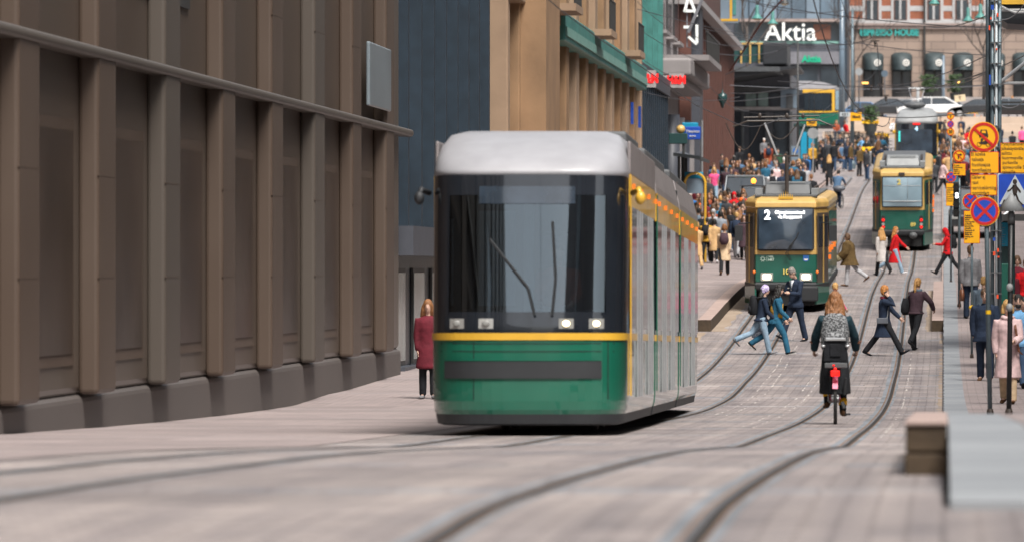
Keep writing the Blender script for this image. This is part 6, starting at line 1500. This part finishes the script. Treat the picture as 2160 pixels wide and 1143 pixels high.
# ---------------- road signs at the right
mat('sign_yellow', (.83,.40,.005), .45, var=.05); mat('sign_rim_red', (.52,.015,.01), .45, var=.08); mat('sign_black', (.03,.02,.015), .5); mat('blue_disc', (.012,.06,.42), .4)
mat('pole_blue', (.10,.135,.155), .45, .3, var=.2, vs=4, bump=.1); mat('pole_black', (.012,.014,.016), .45, var=.3); mat('signal_black', (.015,.017,.018), .5); mat('blue_white', (.45,.5,.53), .5); mat('sticker_yellow', (.7,.42,.01), .5); mat('sticker_red', (.8,.08,.02), .5)
def disc(par, x, z, r, kind, y=-.06, th=.02, name='round_sign'):
    b = MB(); b.plate(circ(r,40,(x,z)), y, th); o = b.build(name,'sign_yellow',par)
    b = MB(); n=40; v = []
    for rr_ in (r*.95, r*.76):
        for yy in (y-.004, y): v += [(x+rr_*math.cos(2*math.pi*k/n), yy, z+rr_*math.sin(2*math.pi*k/n)) for k in range(n)]
    f = []
    for k in range(n): k2 = (k+1)%n; f += [(k,k2,2*n+k2,2*n+k),(n+k,k,2*n+k,3*n+k),(k,n+k,n+k2,k2),(2*n+k2,3*n+k2,3*n+k,2*n+k)]
    b.add(v,f); b.build('rim','sign_rim_red',o)
    def bar(a, w_=.13, off=.006):
        q = MB(); q.obox((x,y-off,z),(r*1.7,.004,r*w_*2),Matrix.Rotation(R(a),3,'Y')); q.build('bar','sign_rim_red',o)
    if kind == 'nostop':
        q = MB(); q.plate(circ(r*.77,40,(x,z)), y-.003, .003); q.build('field','blue_disc',o); bar(45,.1); bar(-45,.1,.0075)
    if kind == 'nomotor':
        q = MB(); s = r
        q.plate([(x-.28*s,z+.17*s),(x-.2*s,z+.48*s),(x+.2*s,z+.48*s),(x+.28*s,z+.17*s)], y-.004, .003); q.box(x-.3*s,x+.3*s,y-.0045,y,z+.03*s,z+.18*s)
        for s_ in (-1,1): q.box(x+s_*.24*s-.05*s,x+s_*.24*s+.05*s,y-.004,y,z-.03*s,z+.04*s)
        for s_ in (-1,1): q.tube([(x+s_*.3*s+.14*s*math.cos(R(t)),y-.003,z-.48*s+.14*s*math.sin(R(t))) for t in range(0,361,30)], .018*s, 4)
        q.plate([(x-.3*s,z-.45*s),(x-.2*s,z-.27*s),(x-.02*s,z-.3*s),(x+.1*s,z-.22*s),(x+.28*s,z-.3*s),(x+.32*s,z-.4*s),(x+.1*s,z-.5*s),(x-.08*s,z-.48*s)], y-.004, .003); q.box(x-.2*s,x-.05*s,y-.004,y,z-.26*s,z-.1*s)
        q.build('symbol','sign_black',o)
        q = MB(); q.plate([(x-.15*s,z+.26*s),(x-.12*s,z+.42*s),(x+.12*s,z+.42*s),(x+.15*s,z+.26*s)], y-.006, .002); q.build('symbol_window','sign_yellow',o); bar(42,.085,.008)
    if kind == 'noright':
        q = MB(); s = r; q.box(x-.2*s,x-.02*s,y-.004,y,z-.5*s,z+.15*s); q.box(x-.2*s,x+.2*s,y-.0045,y,z+.1*s,z+.3*s); q.plate([(x+.18*s,z-.02*s),(x+.55*s,z+.2*s),(x+.18*s,z+.42*s)], y-.004, .003); q.build('symbol','sign_black',o); bar(45,.06,.008)
    if kind == '20': text('20', (x,y-.008,z-.0), r*1.05, 'sign_black', o, bold=.006, ext=.002)
    if kind == '2': text('2', (x,y-.008,z-.0), r*1.05, 'sign_black', o, bold=.006, ext=.002)
    return o
def plate(par, x0, x1, z0, z1, txt, size, y=-.06, ls=1.0, sx=.82, tilt=0, align='LEFT', m='sign_yellow', bold=.0015):
    b = MB(); b.plate(rrect(x0,x1,z0,z1,.012), y, .015); o = b.build('text_plate','sign_rim_red' if m == 'sign_yellow' else m,par)
    b = MB(); b.plate(rrect(x0+.01,x1-.01,z0+.01,z1-.01,.01), y-.004, .004); b.build('field',m,o)
    me = textmesh(txt, size, .001, sx, bold, 'LEFT', ls).copy(); me.transform(Matrix.Rotation(R(90),4,'X'))
    xs = [v.co.x for v in me.vertices]; zs = [v.co.z for v in me.vertices]
    k = min(1.0, (x1-x0-.03)/(max(xs)-min(xs)))
    me.transform(Matrix.Diagonal((k,1,1,1))); me.transform(Matrix.Translation(((x0+.018)-min(xs)*k, y-.0065, (z0+z1)/2-(max(zs)+min(zs))/2))); link('lettering', me, 'sign_black', o)
    return o
d = 79.0; s = FP/d
def post(name, x, y, d, top, r_px, m, label, lean=0, base=True):
    loc = V(XX(x,d), d, gz(XX(x,d),d)); r_ = empty(name, loc, 0, label, 'sign post'); h = ZZ(top,d)-loc.z
    b = MB(); b.tube([(0,0,0),(lean*h,0,h)], r_px*d/FP, 14); b.build('pole',m,r_,True)
    if base: b = MB(); b.lathe([(r_px*d/FP*1.5,0),(r_px*d/FP*1.5,.06),(r_px*d/FP*1.1,.1)], n=12); b.build('base','sign_black',r_)
    return r_, (lambda px: (px-x)/ (FP/d)), (lambda py: ZZ(py,d)-loc.z)
r_, lx, lz = post('sign_post', 2088.5, 0, 79, 262, 5, 'pole_blue', 'leaning blue grey pole with the big round signs and two yellow text plates', lean=-.018)
disc(r_, lx(2075), lz(290), 32*79/FP, 'nomotor'); disc(r_, lx(2077), lz(446), 31*79/FP, 'nostop')
for (z_) in (290, 345, 390, 446): b = MB(); b.box(lx(2078),lx(2090),-.045,.04,lz(z_)-.02,lz(z_)+.02); b.build('clamp','alu',r_)
plate(r_, lx(2046), lx(2107), lz(366.5), lz(320.5), 'Ei koske\n·takseja\n·huoltoajoa\n·tontilleajoa', .074, ls=1.02, bold=.0004)
plate(r_, lx(2047), lx(2103), lz(413), lz(368.5), 'Gäller ej\n·taxi\n·servicekörning\n·tomtinfart', .074, ls=1.02, bold=.0004)
b = MB(); b.tube([(-.018*2.0+.0,0,lz(663)),( -.018*2.0,0,lz(657))], .047, 14); 
b = MB(); h1, h2 = lz(662), lz(654); b.tube([(-.018*h1,0,h1),(-.018*h2,0,h2)], .038, 14); b.build('sticker','sticker_yellow',r_)
r_, lx, lz = post('railing_post', 2128, 0, 79, 452, 5.5, 'pole_black', 'black pole with grey knob standing before the woman in pale pink', lean=.012)
b = MB(); hx_ = .012*lz(452); b.lathe([(.05,-.12),(.055,0),(.04,.05),(.02,.07)], (hx_,0,lz(455)), 12); b.build('knob','roof_box',r_,True)
b = MB(); b.lathe([(.22,0),(.05,.2),(.02,.26)], (hx_,.1,lz(446)), 16); b.build('cone','roof_box_light',r_,True)
for y_ in (606, 648): b = MB(); b.ell((.012*lz(y_)-.01,-.04,lz(y_)),(.05,.04,.06)); b.build('ring','roof_box_light',r_,True)
b = MB(); b.tube([(.02,0.02,lz(650)),(.9,.5,lz(745))], .025, 8) ; 
# rear sign posts
r_, lx, lz = post('sign_post', 2050, 0, 125, 425, 2.6, 'pole_blue', 'thin pole with a blue no stopping disc and a tall yellow text plate')
disc(r_, lx(2047), lz(425), 17*125/FP, 'nostop'); plate(r_, lx(2033), lx(2067), lz(514), lz(445), 'Pysäyttäminen\njalkakäytävälle\nsallittu\n·kuormaaville\npurkaville\najoneuvoille\n·takseille\nStannande på\ngångbanan\ntillåtet för\nlastning och\ntaxi', .05, ls=.95)
b = MB(); b.ell((.0,-.06,lz(648)),(.07,.06,.05)); b.build('ribbon','sticker_yellow',r_,True)
r_, lx, lz = post('traffic_light', 2023.5, 0, 150, 318, 3, 'pole_blue', 'pole with a tram signal showing S and a no right turn sign')
disc(r_, lx(2023), lz(330), 13*150/FP, 'noright', -.08); plate(r_, lx(2010.5), lx(2037), lz(371), lz(345.5), 'Ei koske\nraitiovaunuja\ntakseja\nGäller ej\nspårvagn', .055, -.08, ls=.95)
b = MB(); b.box(lx(2011),lx(2023),-.2,-.0,lz(458),lz(384)); hd_ = b.build('signal_head','signal_black',r_,bevel=.03)
for k, yy in enumerate((396,414,432,450)):
    b = MB(); c = (lx(2017),-.2,lz(yy)); n_=10; v = []; f = []
    for q in range(n_+1):
        a = R(-10+200*q/n_)
        for yq in (0,-.22): v.append((c[0]+.1*math.cos(a), c[1]+yq, c[2]+.1*math.sin(a)))
    for q in range(n_): f.append((2*q,2*q+1,2*q+3,2*q+2))
    b.add(v,f); vs_ = b.build('visor','signal_black',hd_); sm = vs_.modifiers.new('s','SOLIDIFY'); sm.thickness=.01
    b = MB(); b.plate(circ(.085,16,(c[0],c[2])), -.21, .01); b.build('lens','black_gloss',hd_)
text('S', (lx(2018.5),-.24,lz(413.5)), .2, 'led_white', hd_, 'signal_letter', bold=.012)
r_, lx, lz = post('sign_post', 2006, 0, 178, 238, 2, 'pole_blue', 'thin far pole with three small discs, a 20 sign, and a yellow plate lower down')
disc(r_, lx(2005), lz(245.5), 8*178/FP, '2'); disc(r_, lx(2005), lz(262.5), 7.5*178/FP, 'nostop'); disc(r_, lx(2005), lz(279), 8*178/FP, '20')
disc(r_, lx(2006), lz(374), 11*178/FP, 'nostop'); plate(r_, lx(1995.5), lx(2017), lz(435), lz(387), 'Pysäyttäminen\njalkakäytävälle\nsallittu\nkuormaaville ja\npurkaville\najoneuvoille\nja takseille', .07, ls=1.0)
# lattice mast with the crossing sign and a long text plate on brackets
d = 112.0; loc = V(XX(2101,d), d, gz(XX(2101,d),d)); r_ = empty('scaffold_mast', loc, 0, 'tall mast of bundled grey tubes carrying the pedestrian crossing sign', 'mast')
lx = lambda px: (px-2101)*d/FP; lz = lambda py: ZZ(py,d)-loc.z; ht = lz(-160)
for x, w_, m, y in ((2084,5,'pole_blue',.05),(2093,4.2,'pole_blue',-.05),(2101.5,2.6,'blue_white',-.1),(2108.5,4.2,'pole_blue',-.03)):
    b = MB(); b.tube([(lx(x),y,0),(lx(x),y,ht)], w_*d/FP, 10) if x > 2090 else b.tube([(lx(x),y,lz(300)),(lx(x),y,ht)], w_*d/FP, 10); b.build('tube',m,r_,True)
for k in range(18):
    z_ = lz(620-44*k); b = MB(); b.box(lx(2089),lx(2113),-.16,-.1,z_,z_+.02); b.build('tie','roof_box',r_)
for x, y, w_, h_, m in ((2090,40,3,5,'sticker_red'),(2104,33,3,8,'sticker_red'),(2087,60,3,10,'sticker_red'),(2102,105,3,4,'sticker_red'),(2093,17,6,10,'sign_blue'),(2088,170,4,22,'sign_blue'),(2097,535,5,8,'sticker_red'),(2105,528,4,8,'sticker_red'),(2106,542,4,4,'sticker_red'),(2097,505,5,7,'sign_blue'),(2104,625,4,8,'sticker_red')):
    b = MB(); b.box(lx(x-w_/2),lx(x+w_/2),-.165,-.13,lz(y+h_/2),lz(y-h_/2)); b.build('sticker',m,r_)
b = MB(); b.plate(rrect(lx(2104),lx(2180),lz(442),lz(366),.03), -.25, .02); cs = b.build('crossing_sign','blue_white',r_); b = MB(); b.plate(rrect(lx(2106.5),lx(2177.5),lz(439.5),lz(368.5),.03), -.256, .006); b.build('field','blue_disc',cs)
b = MB(); b.plate([(lx(2107.5),lz(432)),(lx(2176),lz(432)),(lx(2141),lz(370))], -.262, .006); b.build('triangle','blue_white',cs)
b = MB(); Y_ = -.268; X_ = lambda px: lx(px)
for poly in ([(2136,391),(2144,390),(2146,403),(2144,412),(2137,412),(2135,401)],[(2138,410),(2143,410),(2136,425),(2128,433),(2124,431),(2132,423)],[(2141,410),(2145,411),(2150,424),(2158,432),(2154,434),(2146,427)],[(2137,392),(2139,395),(2131,403),(2125,406),(2124,403),(2130,400)],[(2143,392),(2147,396),(2153,404),(2153,408),(2150,407),(2145,400)],[(2113,431),(2117,422),(2121,422),(2118,431)],[(2138,431),(2138,421),(2143,421),(2143,431)],[(2164,431),(2160,422),(2164,422),(2170,431)]):
    b.plate([(X_(px), lz(py)) for px, py in poly][::-1], Y_, .005)
b.ell((X_(2140.5),Y_+.003,lz(384.5)),(.043,.004,.055)); b.build('walking_figure','sign_black',cs)
pr = MB(); pr.tube([(lx(2106),-.05,lz(405)),(lx(2150),-.2,lz(405))], .03, 8); pr.tube([(lx(2106),-.05,lz(332)),(lx(2150),-.2,lz(332))], .03, 8); pr.build('bracket','roof_box',r_)
pt = plate(r_, lx(2110), lx(2185), lz(366), lz(302), 'Pysäyttäminen\njalkakäytävälle\nsallittu\n·kuormaaville ja\n purkaville\n ajoneuvoille Sa\n·takseille', .094, -.26, ls=1.0, sx=.85, bold=.0006)
# ticket screen, green cabinet, glass shelter at the right edge
loc = V(XX(2138,118),118,gz(1.4,118)); r_ = empty('stop_shelter', loc, 0, 'green framed stop shelter with a teal blue timetable panel at the right edge', 'shelter'); lx = lambda px: (px-2138)*118/FP; lz = lambda py: ZZ(py,118)-loc.z
wallbox('roof', lx(2106), lx(2215), -.6, 1.6, lz(462), lz(455), 'roof_box_light', r_); wallbox('roof_frame', lx(2106), lx(2215), -.62, -.6, lz(467), lz(453), 'frame_dark', r_)
b = MB(); b.tube([(lx(2108),-.3,lz(462)),(lx(2135),-.2,lz(440))], .03, 6); b.tube([(lx(2112),-.3,lz(468)),(lx(2140),-.2,lz(446))], .02, 6); b.build('strut','alu',r_)
wallbox('end_panel', lx(2104), lx(2136), 0, .12, .3, lz(463), 'glass_green', r_, .02); sc_ = wallbox('timetable_panel', lx(2106.5), lx(2126), -.04, -.002, lz(520), lz(470), 'teal_blue_sign', r_)  # timetable panel is plain teal blue, without emission
b = MB()
for k in range(9): b.box(lx(2109),lx(2115+(k*5)%7),-.045,-.041,lz(476+k*5),lz(474.6+k*5))
b.build('lettering','panel_pale',sc_)
wallbox('cabinet', lx(2107), lx(2128), -.3, -.05, 0.1, lz(556), 'tram_green_old', r_, .02)
for x in (2136, 2212): b = MB(); b.tube([(lx(x),0,0),(lx(x),0,lz(462))], .05, 8); b.build('post','glass_green',r_)
wallbox('bench', lx(2140), lx(2205), .4, .8, .4, .46, 'frame_dark', r_)
# scaffold overhanging the pavement at top right
loc = V(XX(2150,128),128,gz(1.7,128)); r_ = empty('scaffold', loc, 0, 'scaffold over the right pavement with an orange beam and black netting', 'scaffold'); lx = lambda px: (px-2150)*128/FP; lz = lambda py: ZZ(py,128)-loc.z
b = MB(); b.add([(lx(2103),-.5,lz(12)),(lx(2400),-.5,lz(12)),(lx(2400),3,lz(8)),(lx(2103),3,lz(8)),(lx(2093),-.5,lz(-22)),(lx(2400),-.5,lz(-30)),(lx(2400),3,lz(-30)),(lx(2093),3,lz(-22))],[(3,2,1,0),(4,5,6,7),(0,1,5,4),(1,2,6,5),(2,3,7,6),(3,0,4,7)]); b.build('beam','orange_panel' if 0 else 'tram_yellow',r_)
b = MB(); pl_ = [(2104,13),(2104,30),(2112,44),(2125,52),(2160,54),(2420,56),(2420,13)]; b.prism([(lx(a),lz(c)) for a,c in pl_][::-1], lambda p:(p[0],-.4,p[1]), lambda p:(p[0],2.6,p[1])); b.build('netting','canopy_black',r_)
b = MB()
for y_ in (25, 178): b.tube([(lx(2096),-.55,lz(y_)),(lx(2420),-.55,lz(y_-2))], .035, 7)
b.tube([(lx(2107),-.6,lz(178)),(lx(2230),-.6,lz(80))], .045, 7); b.tube([(lx(2104),-.6,lz(14)),(lx(2140),-.6,lz(30)),(lx(2200),-.6,lz(28))], .03, 7)
for x in (2200, 2300, 2410): b.tube([(lx(x),-.5,0),(lx(x),-.5,lz(-200))], .05, 8)
for x in (2300,): b.tube([(lx(x),2.5,0),(lx(x),2.5,lz(-200))], .05, 8)
b.build('tubes','alu',r_)
# the dark lower deck further back
b = MB(); b.box(lx(2112),lx(2420),14,18,lz(196),lz(184)); b.box(lx(2110),lx(2420),14,14.1,lz(180),lz(176)); b.build('deck','frame_dark',r_)

# ---------------- hanging tram signs
def hung(x, y, d, w_px, h_px, txt, label, m='sign_yellow', tc='sign_black', size=.3, tl=0):
    r_ = empty('hanging_sign', P(x,y,d), 0, label, 'sign', rx=0); w_ = w_px*d/FP/2; h_ = h_px*d/FP/2; r_.rotation_euler = (0,R(tl),0)
    wallbox('panel', -w_, w_, 0, .03, -h_, h_, m, r_, .005)
    if txt: text(txt, (0,-.012,0), size, tc, r_, bold=.006, sx=.85)
    b = MB(); b.tube([(-w_*.6,.015,h_),(-w_*.5,.015,h_+1.2)], .01, 4); b.tube([(w_*.6,.015,h_),(w_*.5,.015,h_+1.2)], .01, 4); b.build('hanger','sign_black',r_)
hung(1805.5,247,262,24,18,'10km/h','yellow 10 km/h sign hanging over the square',size=.17)
hung(1782.5,242,262,22,9,'4 3 1','white strip with tram route numbers beside the yellow 10 km/h sign','blue_white',size=.17)
hung(1712,259,270,21,15,'10km/h','yellow sign hanging above the dark kiosk left of the crossing tram front',size=.14)
hung(2025,208,330,23,14,'T','cream sign with a T mark hanging before the grey car','steps_stone' if 0 else 'panel_cream' if 0 else 'cream',size=.3,tl=-7) if False else None
mat('cream', (.72,.58,.38), .6); hung(2025,208,330,23,14,'T','cream sign with a T mark hanging before the grey car','cream','sign_black',.3,-7)
r_ = empty('traffic_signal', P(1893,213,200), 0, 'small dark overhead lamp globe pair', 'lamp') if False else None

# ---------------- overhead wires
mat('wire', (.03,.03,.035), .5); mat('wire_grey', (.16,.17,.19), .5); mat('wire_rust', (.22,.07,.05), .6)
def wire(pts, label, m='wire', r=.011, sag=0):
    """pts: (px, py, d)"""
    p = [P(*q) for q in pts]
    if len(p) == 2:
        n_ = 14; p = [p[0].lerp(p[1], k/n_)-V(0,0,sag*4*(k/n_)*(1-k/n_)) for k in range(n_+1)]
    b = MB(); b.tube(p, r, 4); o = b.build('overhead_wire', m, None); tag(o, label, 'wire', 'overhead tram wires')
# contact wires over both tracks
for nm, xf, z0 in (('left', lt, 5.3), ('right', rt, 5.3)):
    b = MB(); b.tube([V(xf(d)+.15*math.sin(d/18), d, -H(d)+z0) for d in range(-20, 400, 6)], .009, 4); o = b.build('overhead_wire','wire'); tag(o, f'contact wire running above the {nm} track', 'wire', 'overhead tram wires')
LB = ['thin span wire crossing the street high above the trams', 'thin slanting wire between the facades']
W_ = [((1345,20,190),(1700,95,230)),((1480,60,220),(1790,105,260)),((1450,100,230),(1640,108,260)),((1345,60,200),(1480,130,215)),((1540,181,270),(2110,180,290)),((1340,190,200),(1560,205,260)),
 ((1530,158,240),(1790,30,240)),((1540,197,280),(1720,172,260)),((1545,88,300),(1840,88,300)),((1790,88,260),(2110,118,200)),((1740,88,240),(1840,80,230)),((1850,180,260),(2080,118,150)),((1890,196,210),(2085,150,125)),
 ((1960,176,210),(2090,150,118)),((1775,0,220),(1812,70,222)),((1960,58,200),(2090,30,115)),((2090,30,115),(2160,10,110)),((1580,238,225),(1900,212,218)),((1640,250,160),(1760,243,220)),((1990,170,260),(2160,118,140)),
 ((1790,235,240),(2110,226,140)),((2110,222,116),(2165,208,112)),((1560,0,260),(2090,60,180)),((1600,10,250),(1790,20,260)),((1540,215,260),(1790,180,300)),((1640,172,230),(2110,178,240)),((1460,75,215),(1600,90,250)),((1345,5,180),(1420,60,215)),((1360,130,205),(1500,185,240)),((1500,185,240),(1580,235,262))]
def _wl(k, a, c):
    t = []
    for x, y, d in (a, c): t.append(('left' if x < 1560 else 'bank' if x < 1780 else 'arcade' if x < 2050 else 'mast')+(' top' if y < 60 else ' upper' if y < 130 else ' middle' if y < 200 else ' lower'))
    return f"{['taut','slack','sagging'][k % 3]} {'grey' if k in (4,7,16,21) else 'dark'} wire from the {t[0]} area to the {t[1]} area of the street"
WL = [_wl(k, a, c) for k, (a, c) in enumerate(W_)]
for k, (a, c) in enumerate(W_):
    wire([a, c], WL[k], 'wire_grey' if k in (4,7,16,21) else 'wire', .012 if a[2] < 230 else .016, sag=.12+.08*(k % 3))
wire([(1540,150,275),(1570,105,272),(1605,50,268),(1650,0,265)], 'thick rust red cable slanting up in front of the bank building', 'wire_rust', .05)
wire([(1812,70,222),(1822,92,222),(1838,104,222),(1846,102,222)], 'curved feeder wire hanging down to the trolley fitting', 'wire', .015)
wire([(1850,92,222),(1853,130,222),(1857,180,222),(1862,205,222)], 'vertical hanger between the trolley fittings over tram 89', 'wire', .018)
for (x, y, d, w_) in ((1846,86,222,20),(1858,177,235,14),(1869,201,250,14),(1838,180,250,8)):
    r_ = empty('wire_fitting', P(x,y,d), 0, {1846:'large black wire fitting hanging in front of the arcade, topmost',1858:'middle black wire fitting above the far tram',1869:'lowest black wire fitting just above the far tram',1838:'small black insulator between the arches'}[x], 'wire fitting')
    k = d/FP; b = MB(); b.prism([(-w_/2*k,0),(w_/2*k,0),(w_/3*k,-2.5*k),(-w_/3*k,-2.5*k)], lambda p:(p[0],-.05,p[1]), lambda p:(p[0],.05,p[1])); b.build('plate','sign_black',r_)
    b = MB(); b.lathe([(.02,-14*k),(.05,-12*k),(.03,-8*k),(.07,-5*k),(.05,-2.5*k)], n=8); b.build('insulator','sign_black',r_)
for x, y, d in ((1524,215,250),):
    r_ = empty('street_lamp', P(x,y,d), 0, 'dark green lamp hanging from the wires by the red brown building', 'lamp'); b = MB(); b.lathe([(.02,.55),(.05,.4),(.2,.32),(.22,.1),(.1,-.1),(.04,-.3)], n=12); b.build('lamp_housing','glass_green',r_,True); b = MB(); b.tube([(0,0,.5),(0,0,.9)],.02,5); b.build('hanger','wire',r_)
# bell lamps
for k, (x, y, d) in enumerate(((1597,33,300),(1630,44,310),(2042,38,300),(2068,31,290),(1971,2,300),(1655,2,330))):
    r_ = empty('street_lamp', P(x,y,d), 0, ['verdigris bell lamp nearest the billboard','verdigris bell lamp just left of the big white letters','verdigris bell lamp over the fourth arch','verdigris bell lamp beside the tall mast','verdigris bell lamp cut by the top edge above the third window','small dark bell lamp at the top edge above the bank'][k], 'lamp', 'bell lamps')
    b = MB(); b.lathe([(.05,.55),(.09,.5),(.1,.1),(.2,-.08),(.3,-.16),(.31,-.2)], n=16); b.build('shade','copper_green' if k != 5 else 'frame_dark',r_,True); b = MB(); b.lathe([(.27,-.202),(.12,-.27)], n=14); b.build('lamp_glass','cream',r_,True)
    b = MB(); b.tube([(0,0,.55),(0,0,.75)], .03, 6); b.tube([(.13*math.cos(R(t)),0,.88+.13*math.sin(R(t))) for t in range(0,361,30)], .02, 5); b.build('hook','frame_dark',r_)
# lamp post / overhead mast on the left side, seen before the stone building, and masts on the square
def mastp(x, d, top, label, r=.12, m='frame_dark', arm=None):
    loc = V(XX(x,d), d, gz(XX(x,d),d)); r_ = empty('street_mast', loc, 0, label, 'mast'); h = ZZ(top,d)-loc.z; b = MB(); b.tube([(0,0,0),(0,0,h)], [r*1.2,r*.8], 10); b.build('pole',m,r_,True); b = MB(); b.lathe([(r*2,0),(r*2,.3),(r*1.3,.5)], n=12); b.build('base',m,r_)
    if arm: b = MB(); b.tube([(0,0,h-.3),(arm[0],0,h-.3+arm[1])], r*.5, 6); b.build('arm',m,r_)
    return r_
mastp(1138, 150, 40, 'dark street mast in front of the sandstone building behind the near tram', .17)
mastp(1655 if 0 else 1683, 300, 90, 'thin dark mast standing before the crossing tram', .06); mastp(1798, 330, 20, 'slim dark mast between the crossing tram and the arcade', .1, 'pole_blue')
mastp(1990, 440, 118, 'pale blue sign mast in front of the third arch', .12, 'panel_pale'); mastp(1936, 360, 186, 'forked grey mast rising behind tram 4', .12, 'roof_box_light')
mastp(1776, 395, -20, 'blue grey mast beside the crossing tram front', .2, 'panel_blue_grey')
# far round mirror/sign at the tree and orange lamps
for x, y, d, m, rr_, lb in ((1866,156,420,'panel_blue_grey',.26,'round blue grey sign between the first two arches'),(1812,152,430,'roof_box_light',.3,'round traffic mirror by the bare tree')):
    r_ = empty('round_sign', V(XX(x,d),d,gz(XX(x,d),d)), 0, lb, 'sign'); z_ = ZZ(y,d)-r_.location.z; b = MB(); b.plate(circ(rr_,18,(0,z_)),0,.04); b.build('disc',m,r_); b = MB(); b.tube([(0,.06,0),(0,.06,z_)],.05,6); b.build('post','roof_box',r_)
for x, y, d, lb in ((1825,176,440,'small amber lights hanging on the wire before the first arch'),(2022,174,440,'single amber light in front of the fourth arch')):
    r_ = empty('signal_light', P(x,y,d), 0, lb, 'light'); b = MB()
    for k in ((-1,0,1) if x < 1900 else (0,)): b.ell((k*.17,0,0),(.09,.05,.09))
    b.build('lamp','warm_light',r_,True); b = MB(); b.box(-.3,.3,.05,.1,-.1,.1); b.build('housing','frame_dark',r_)
# two people far left in pink and red behind the near tram
crowd(0,0,'stand','coat','long','auburn','maroon','black',180,'',None,loc=V(XX(903,97),97,gz(-9.0,97)),label='person in dark red standing on the left pavement by the nearest tram')
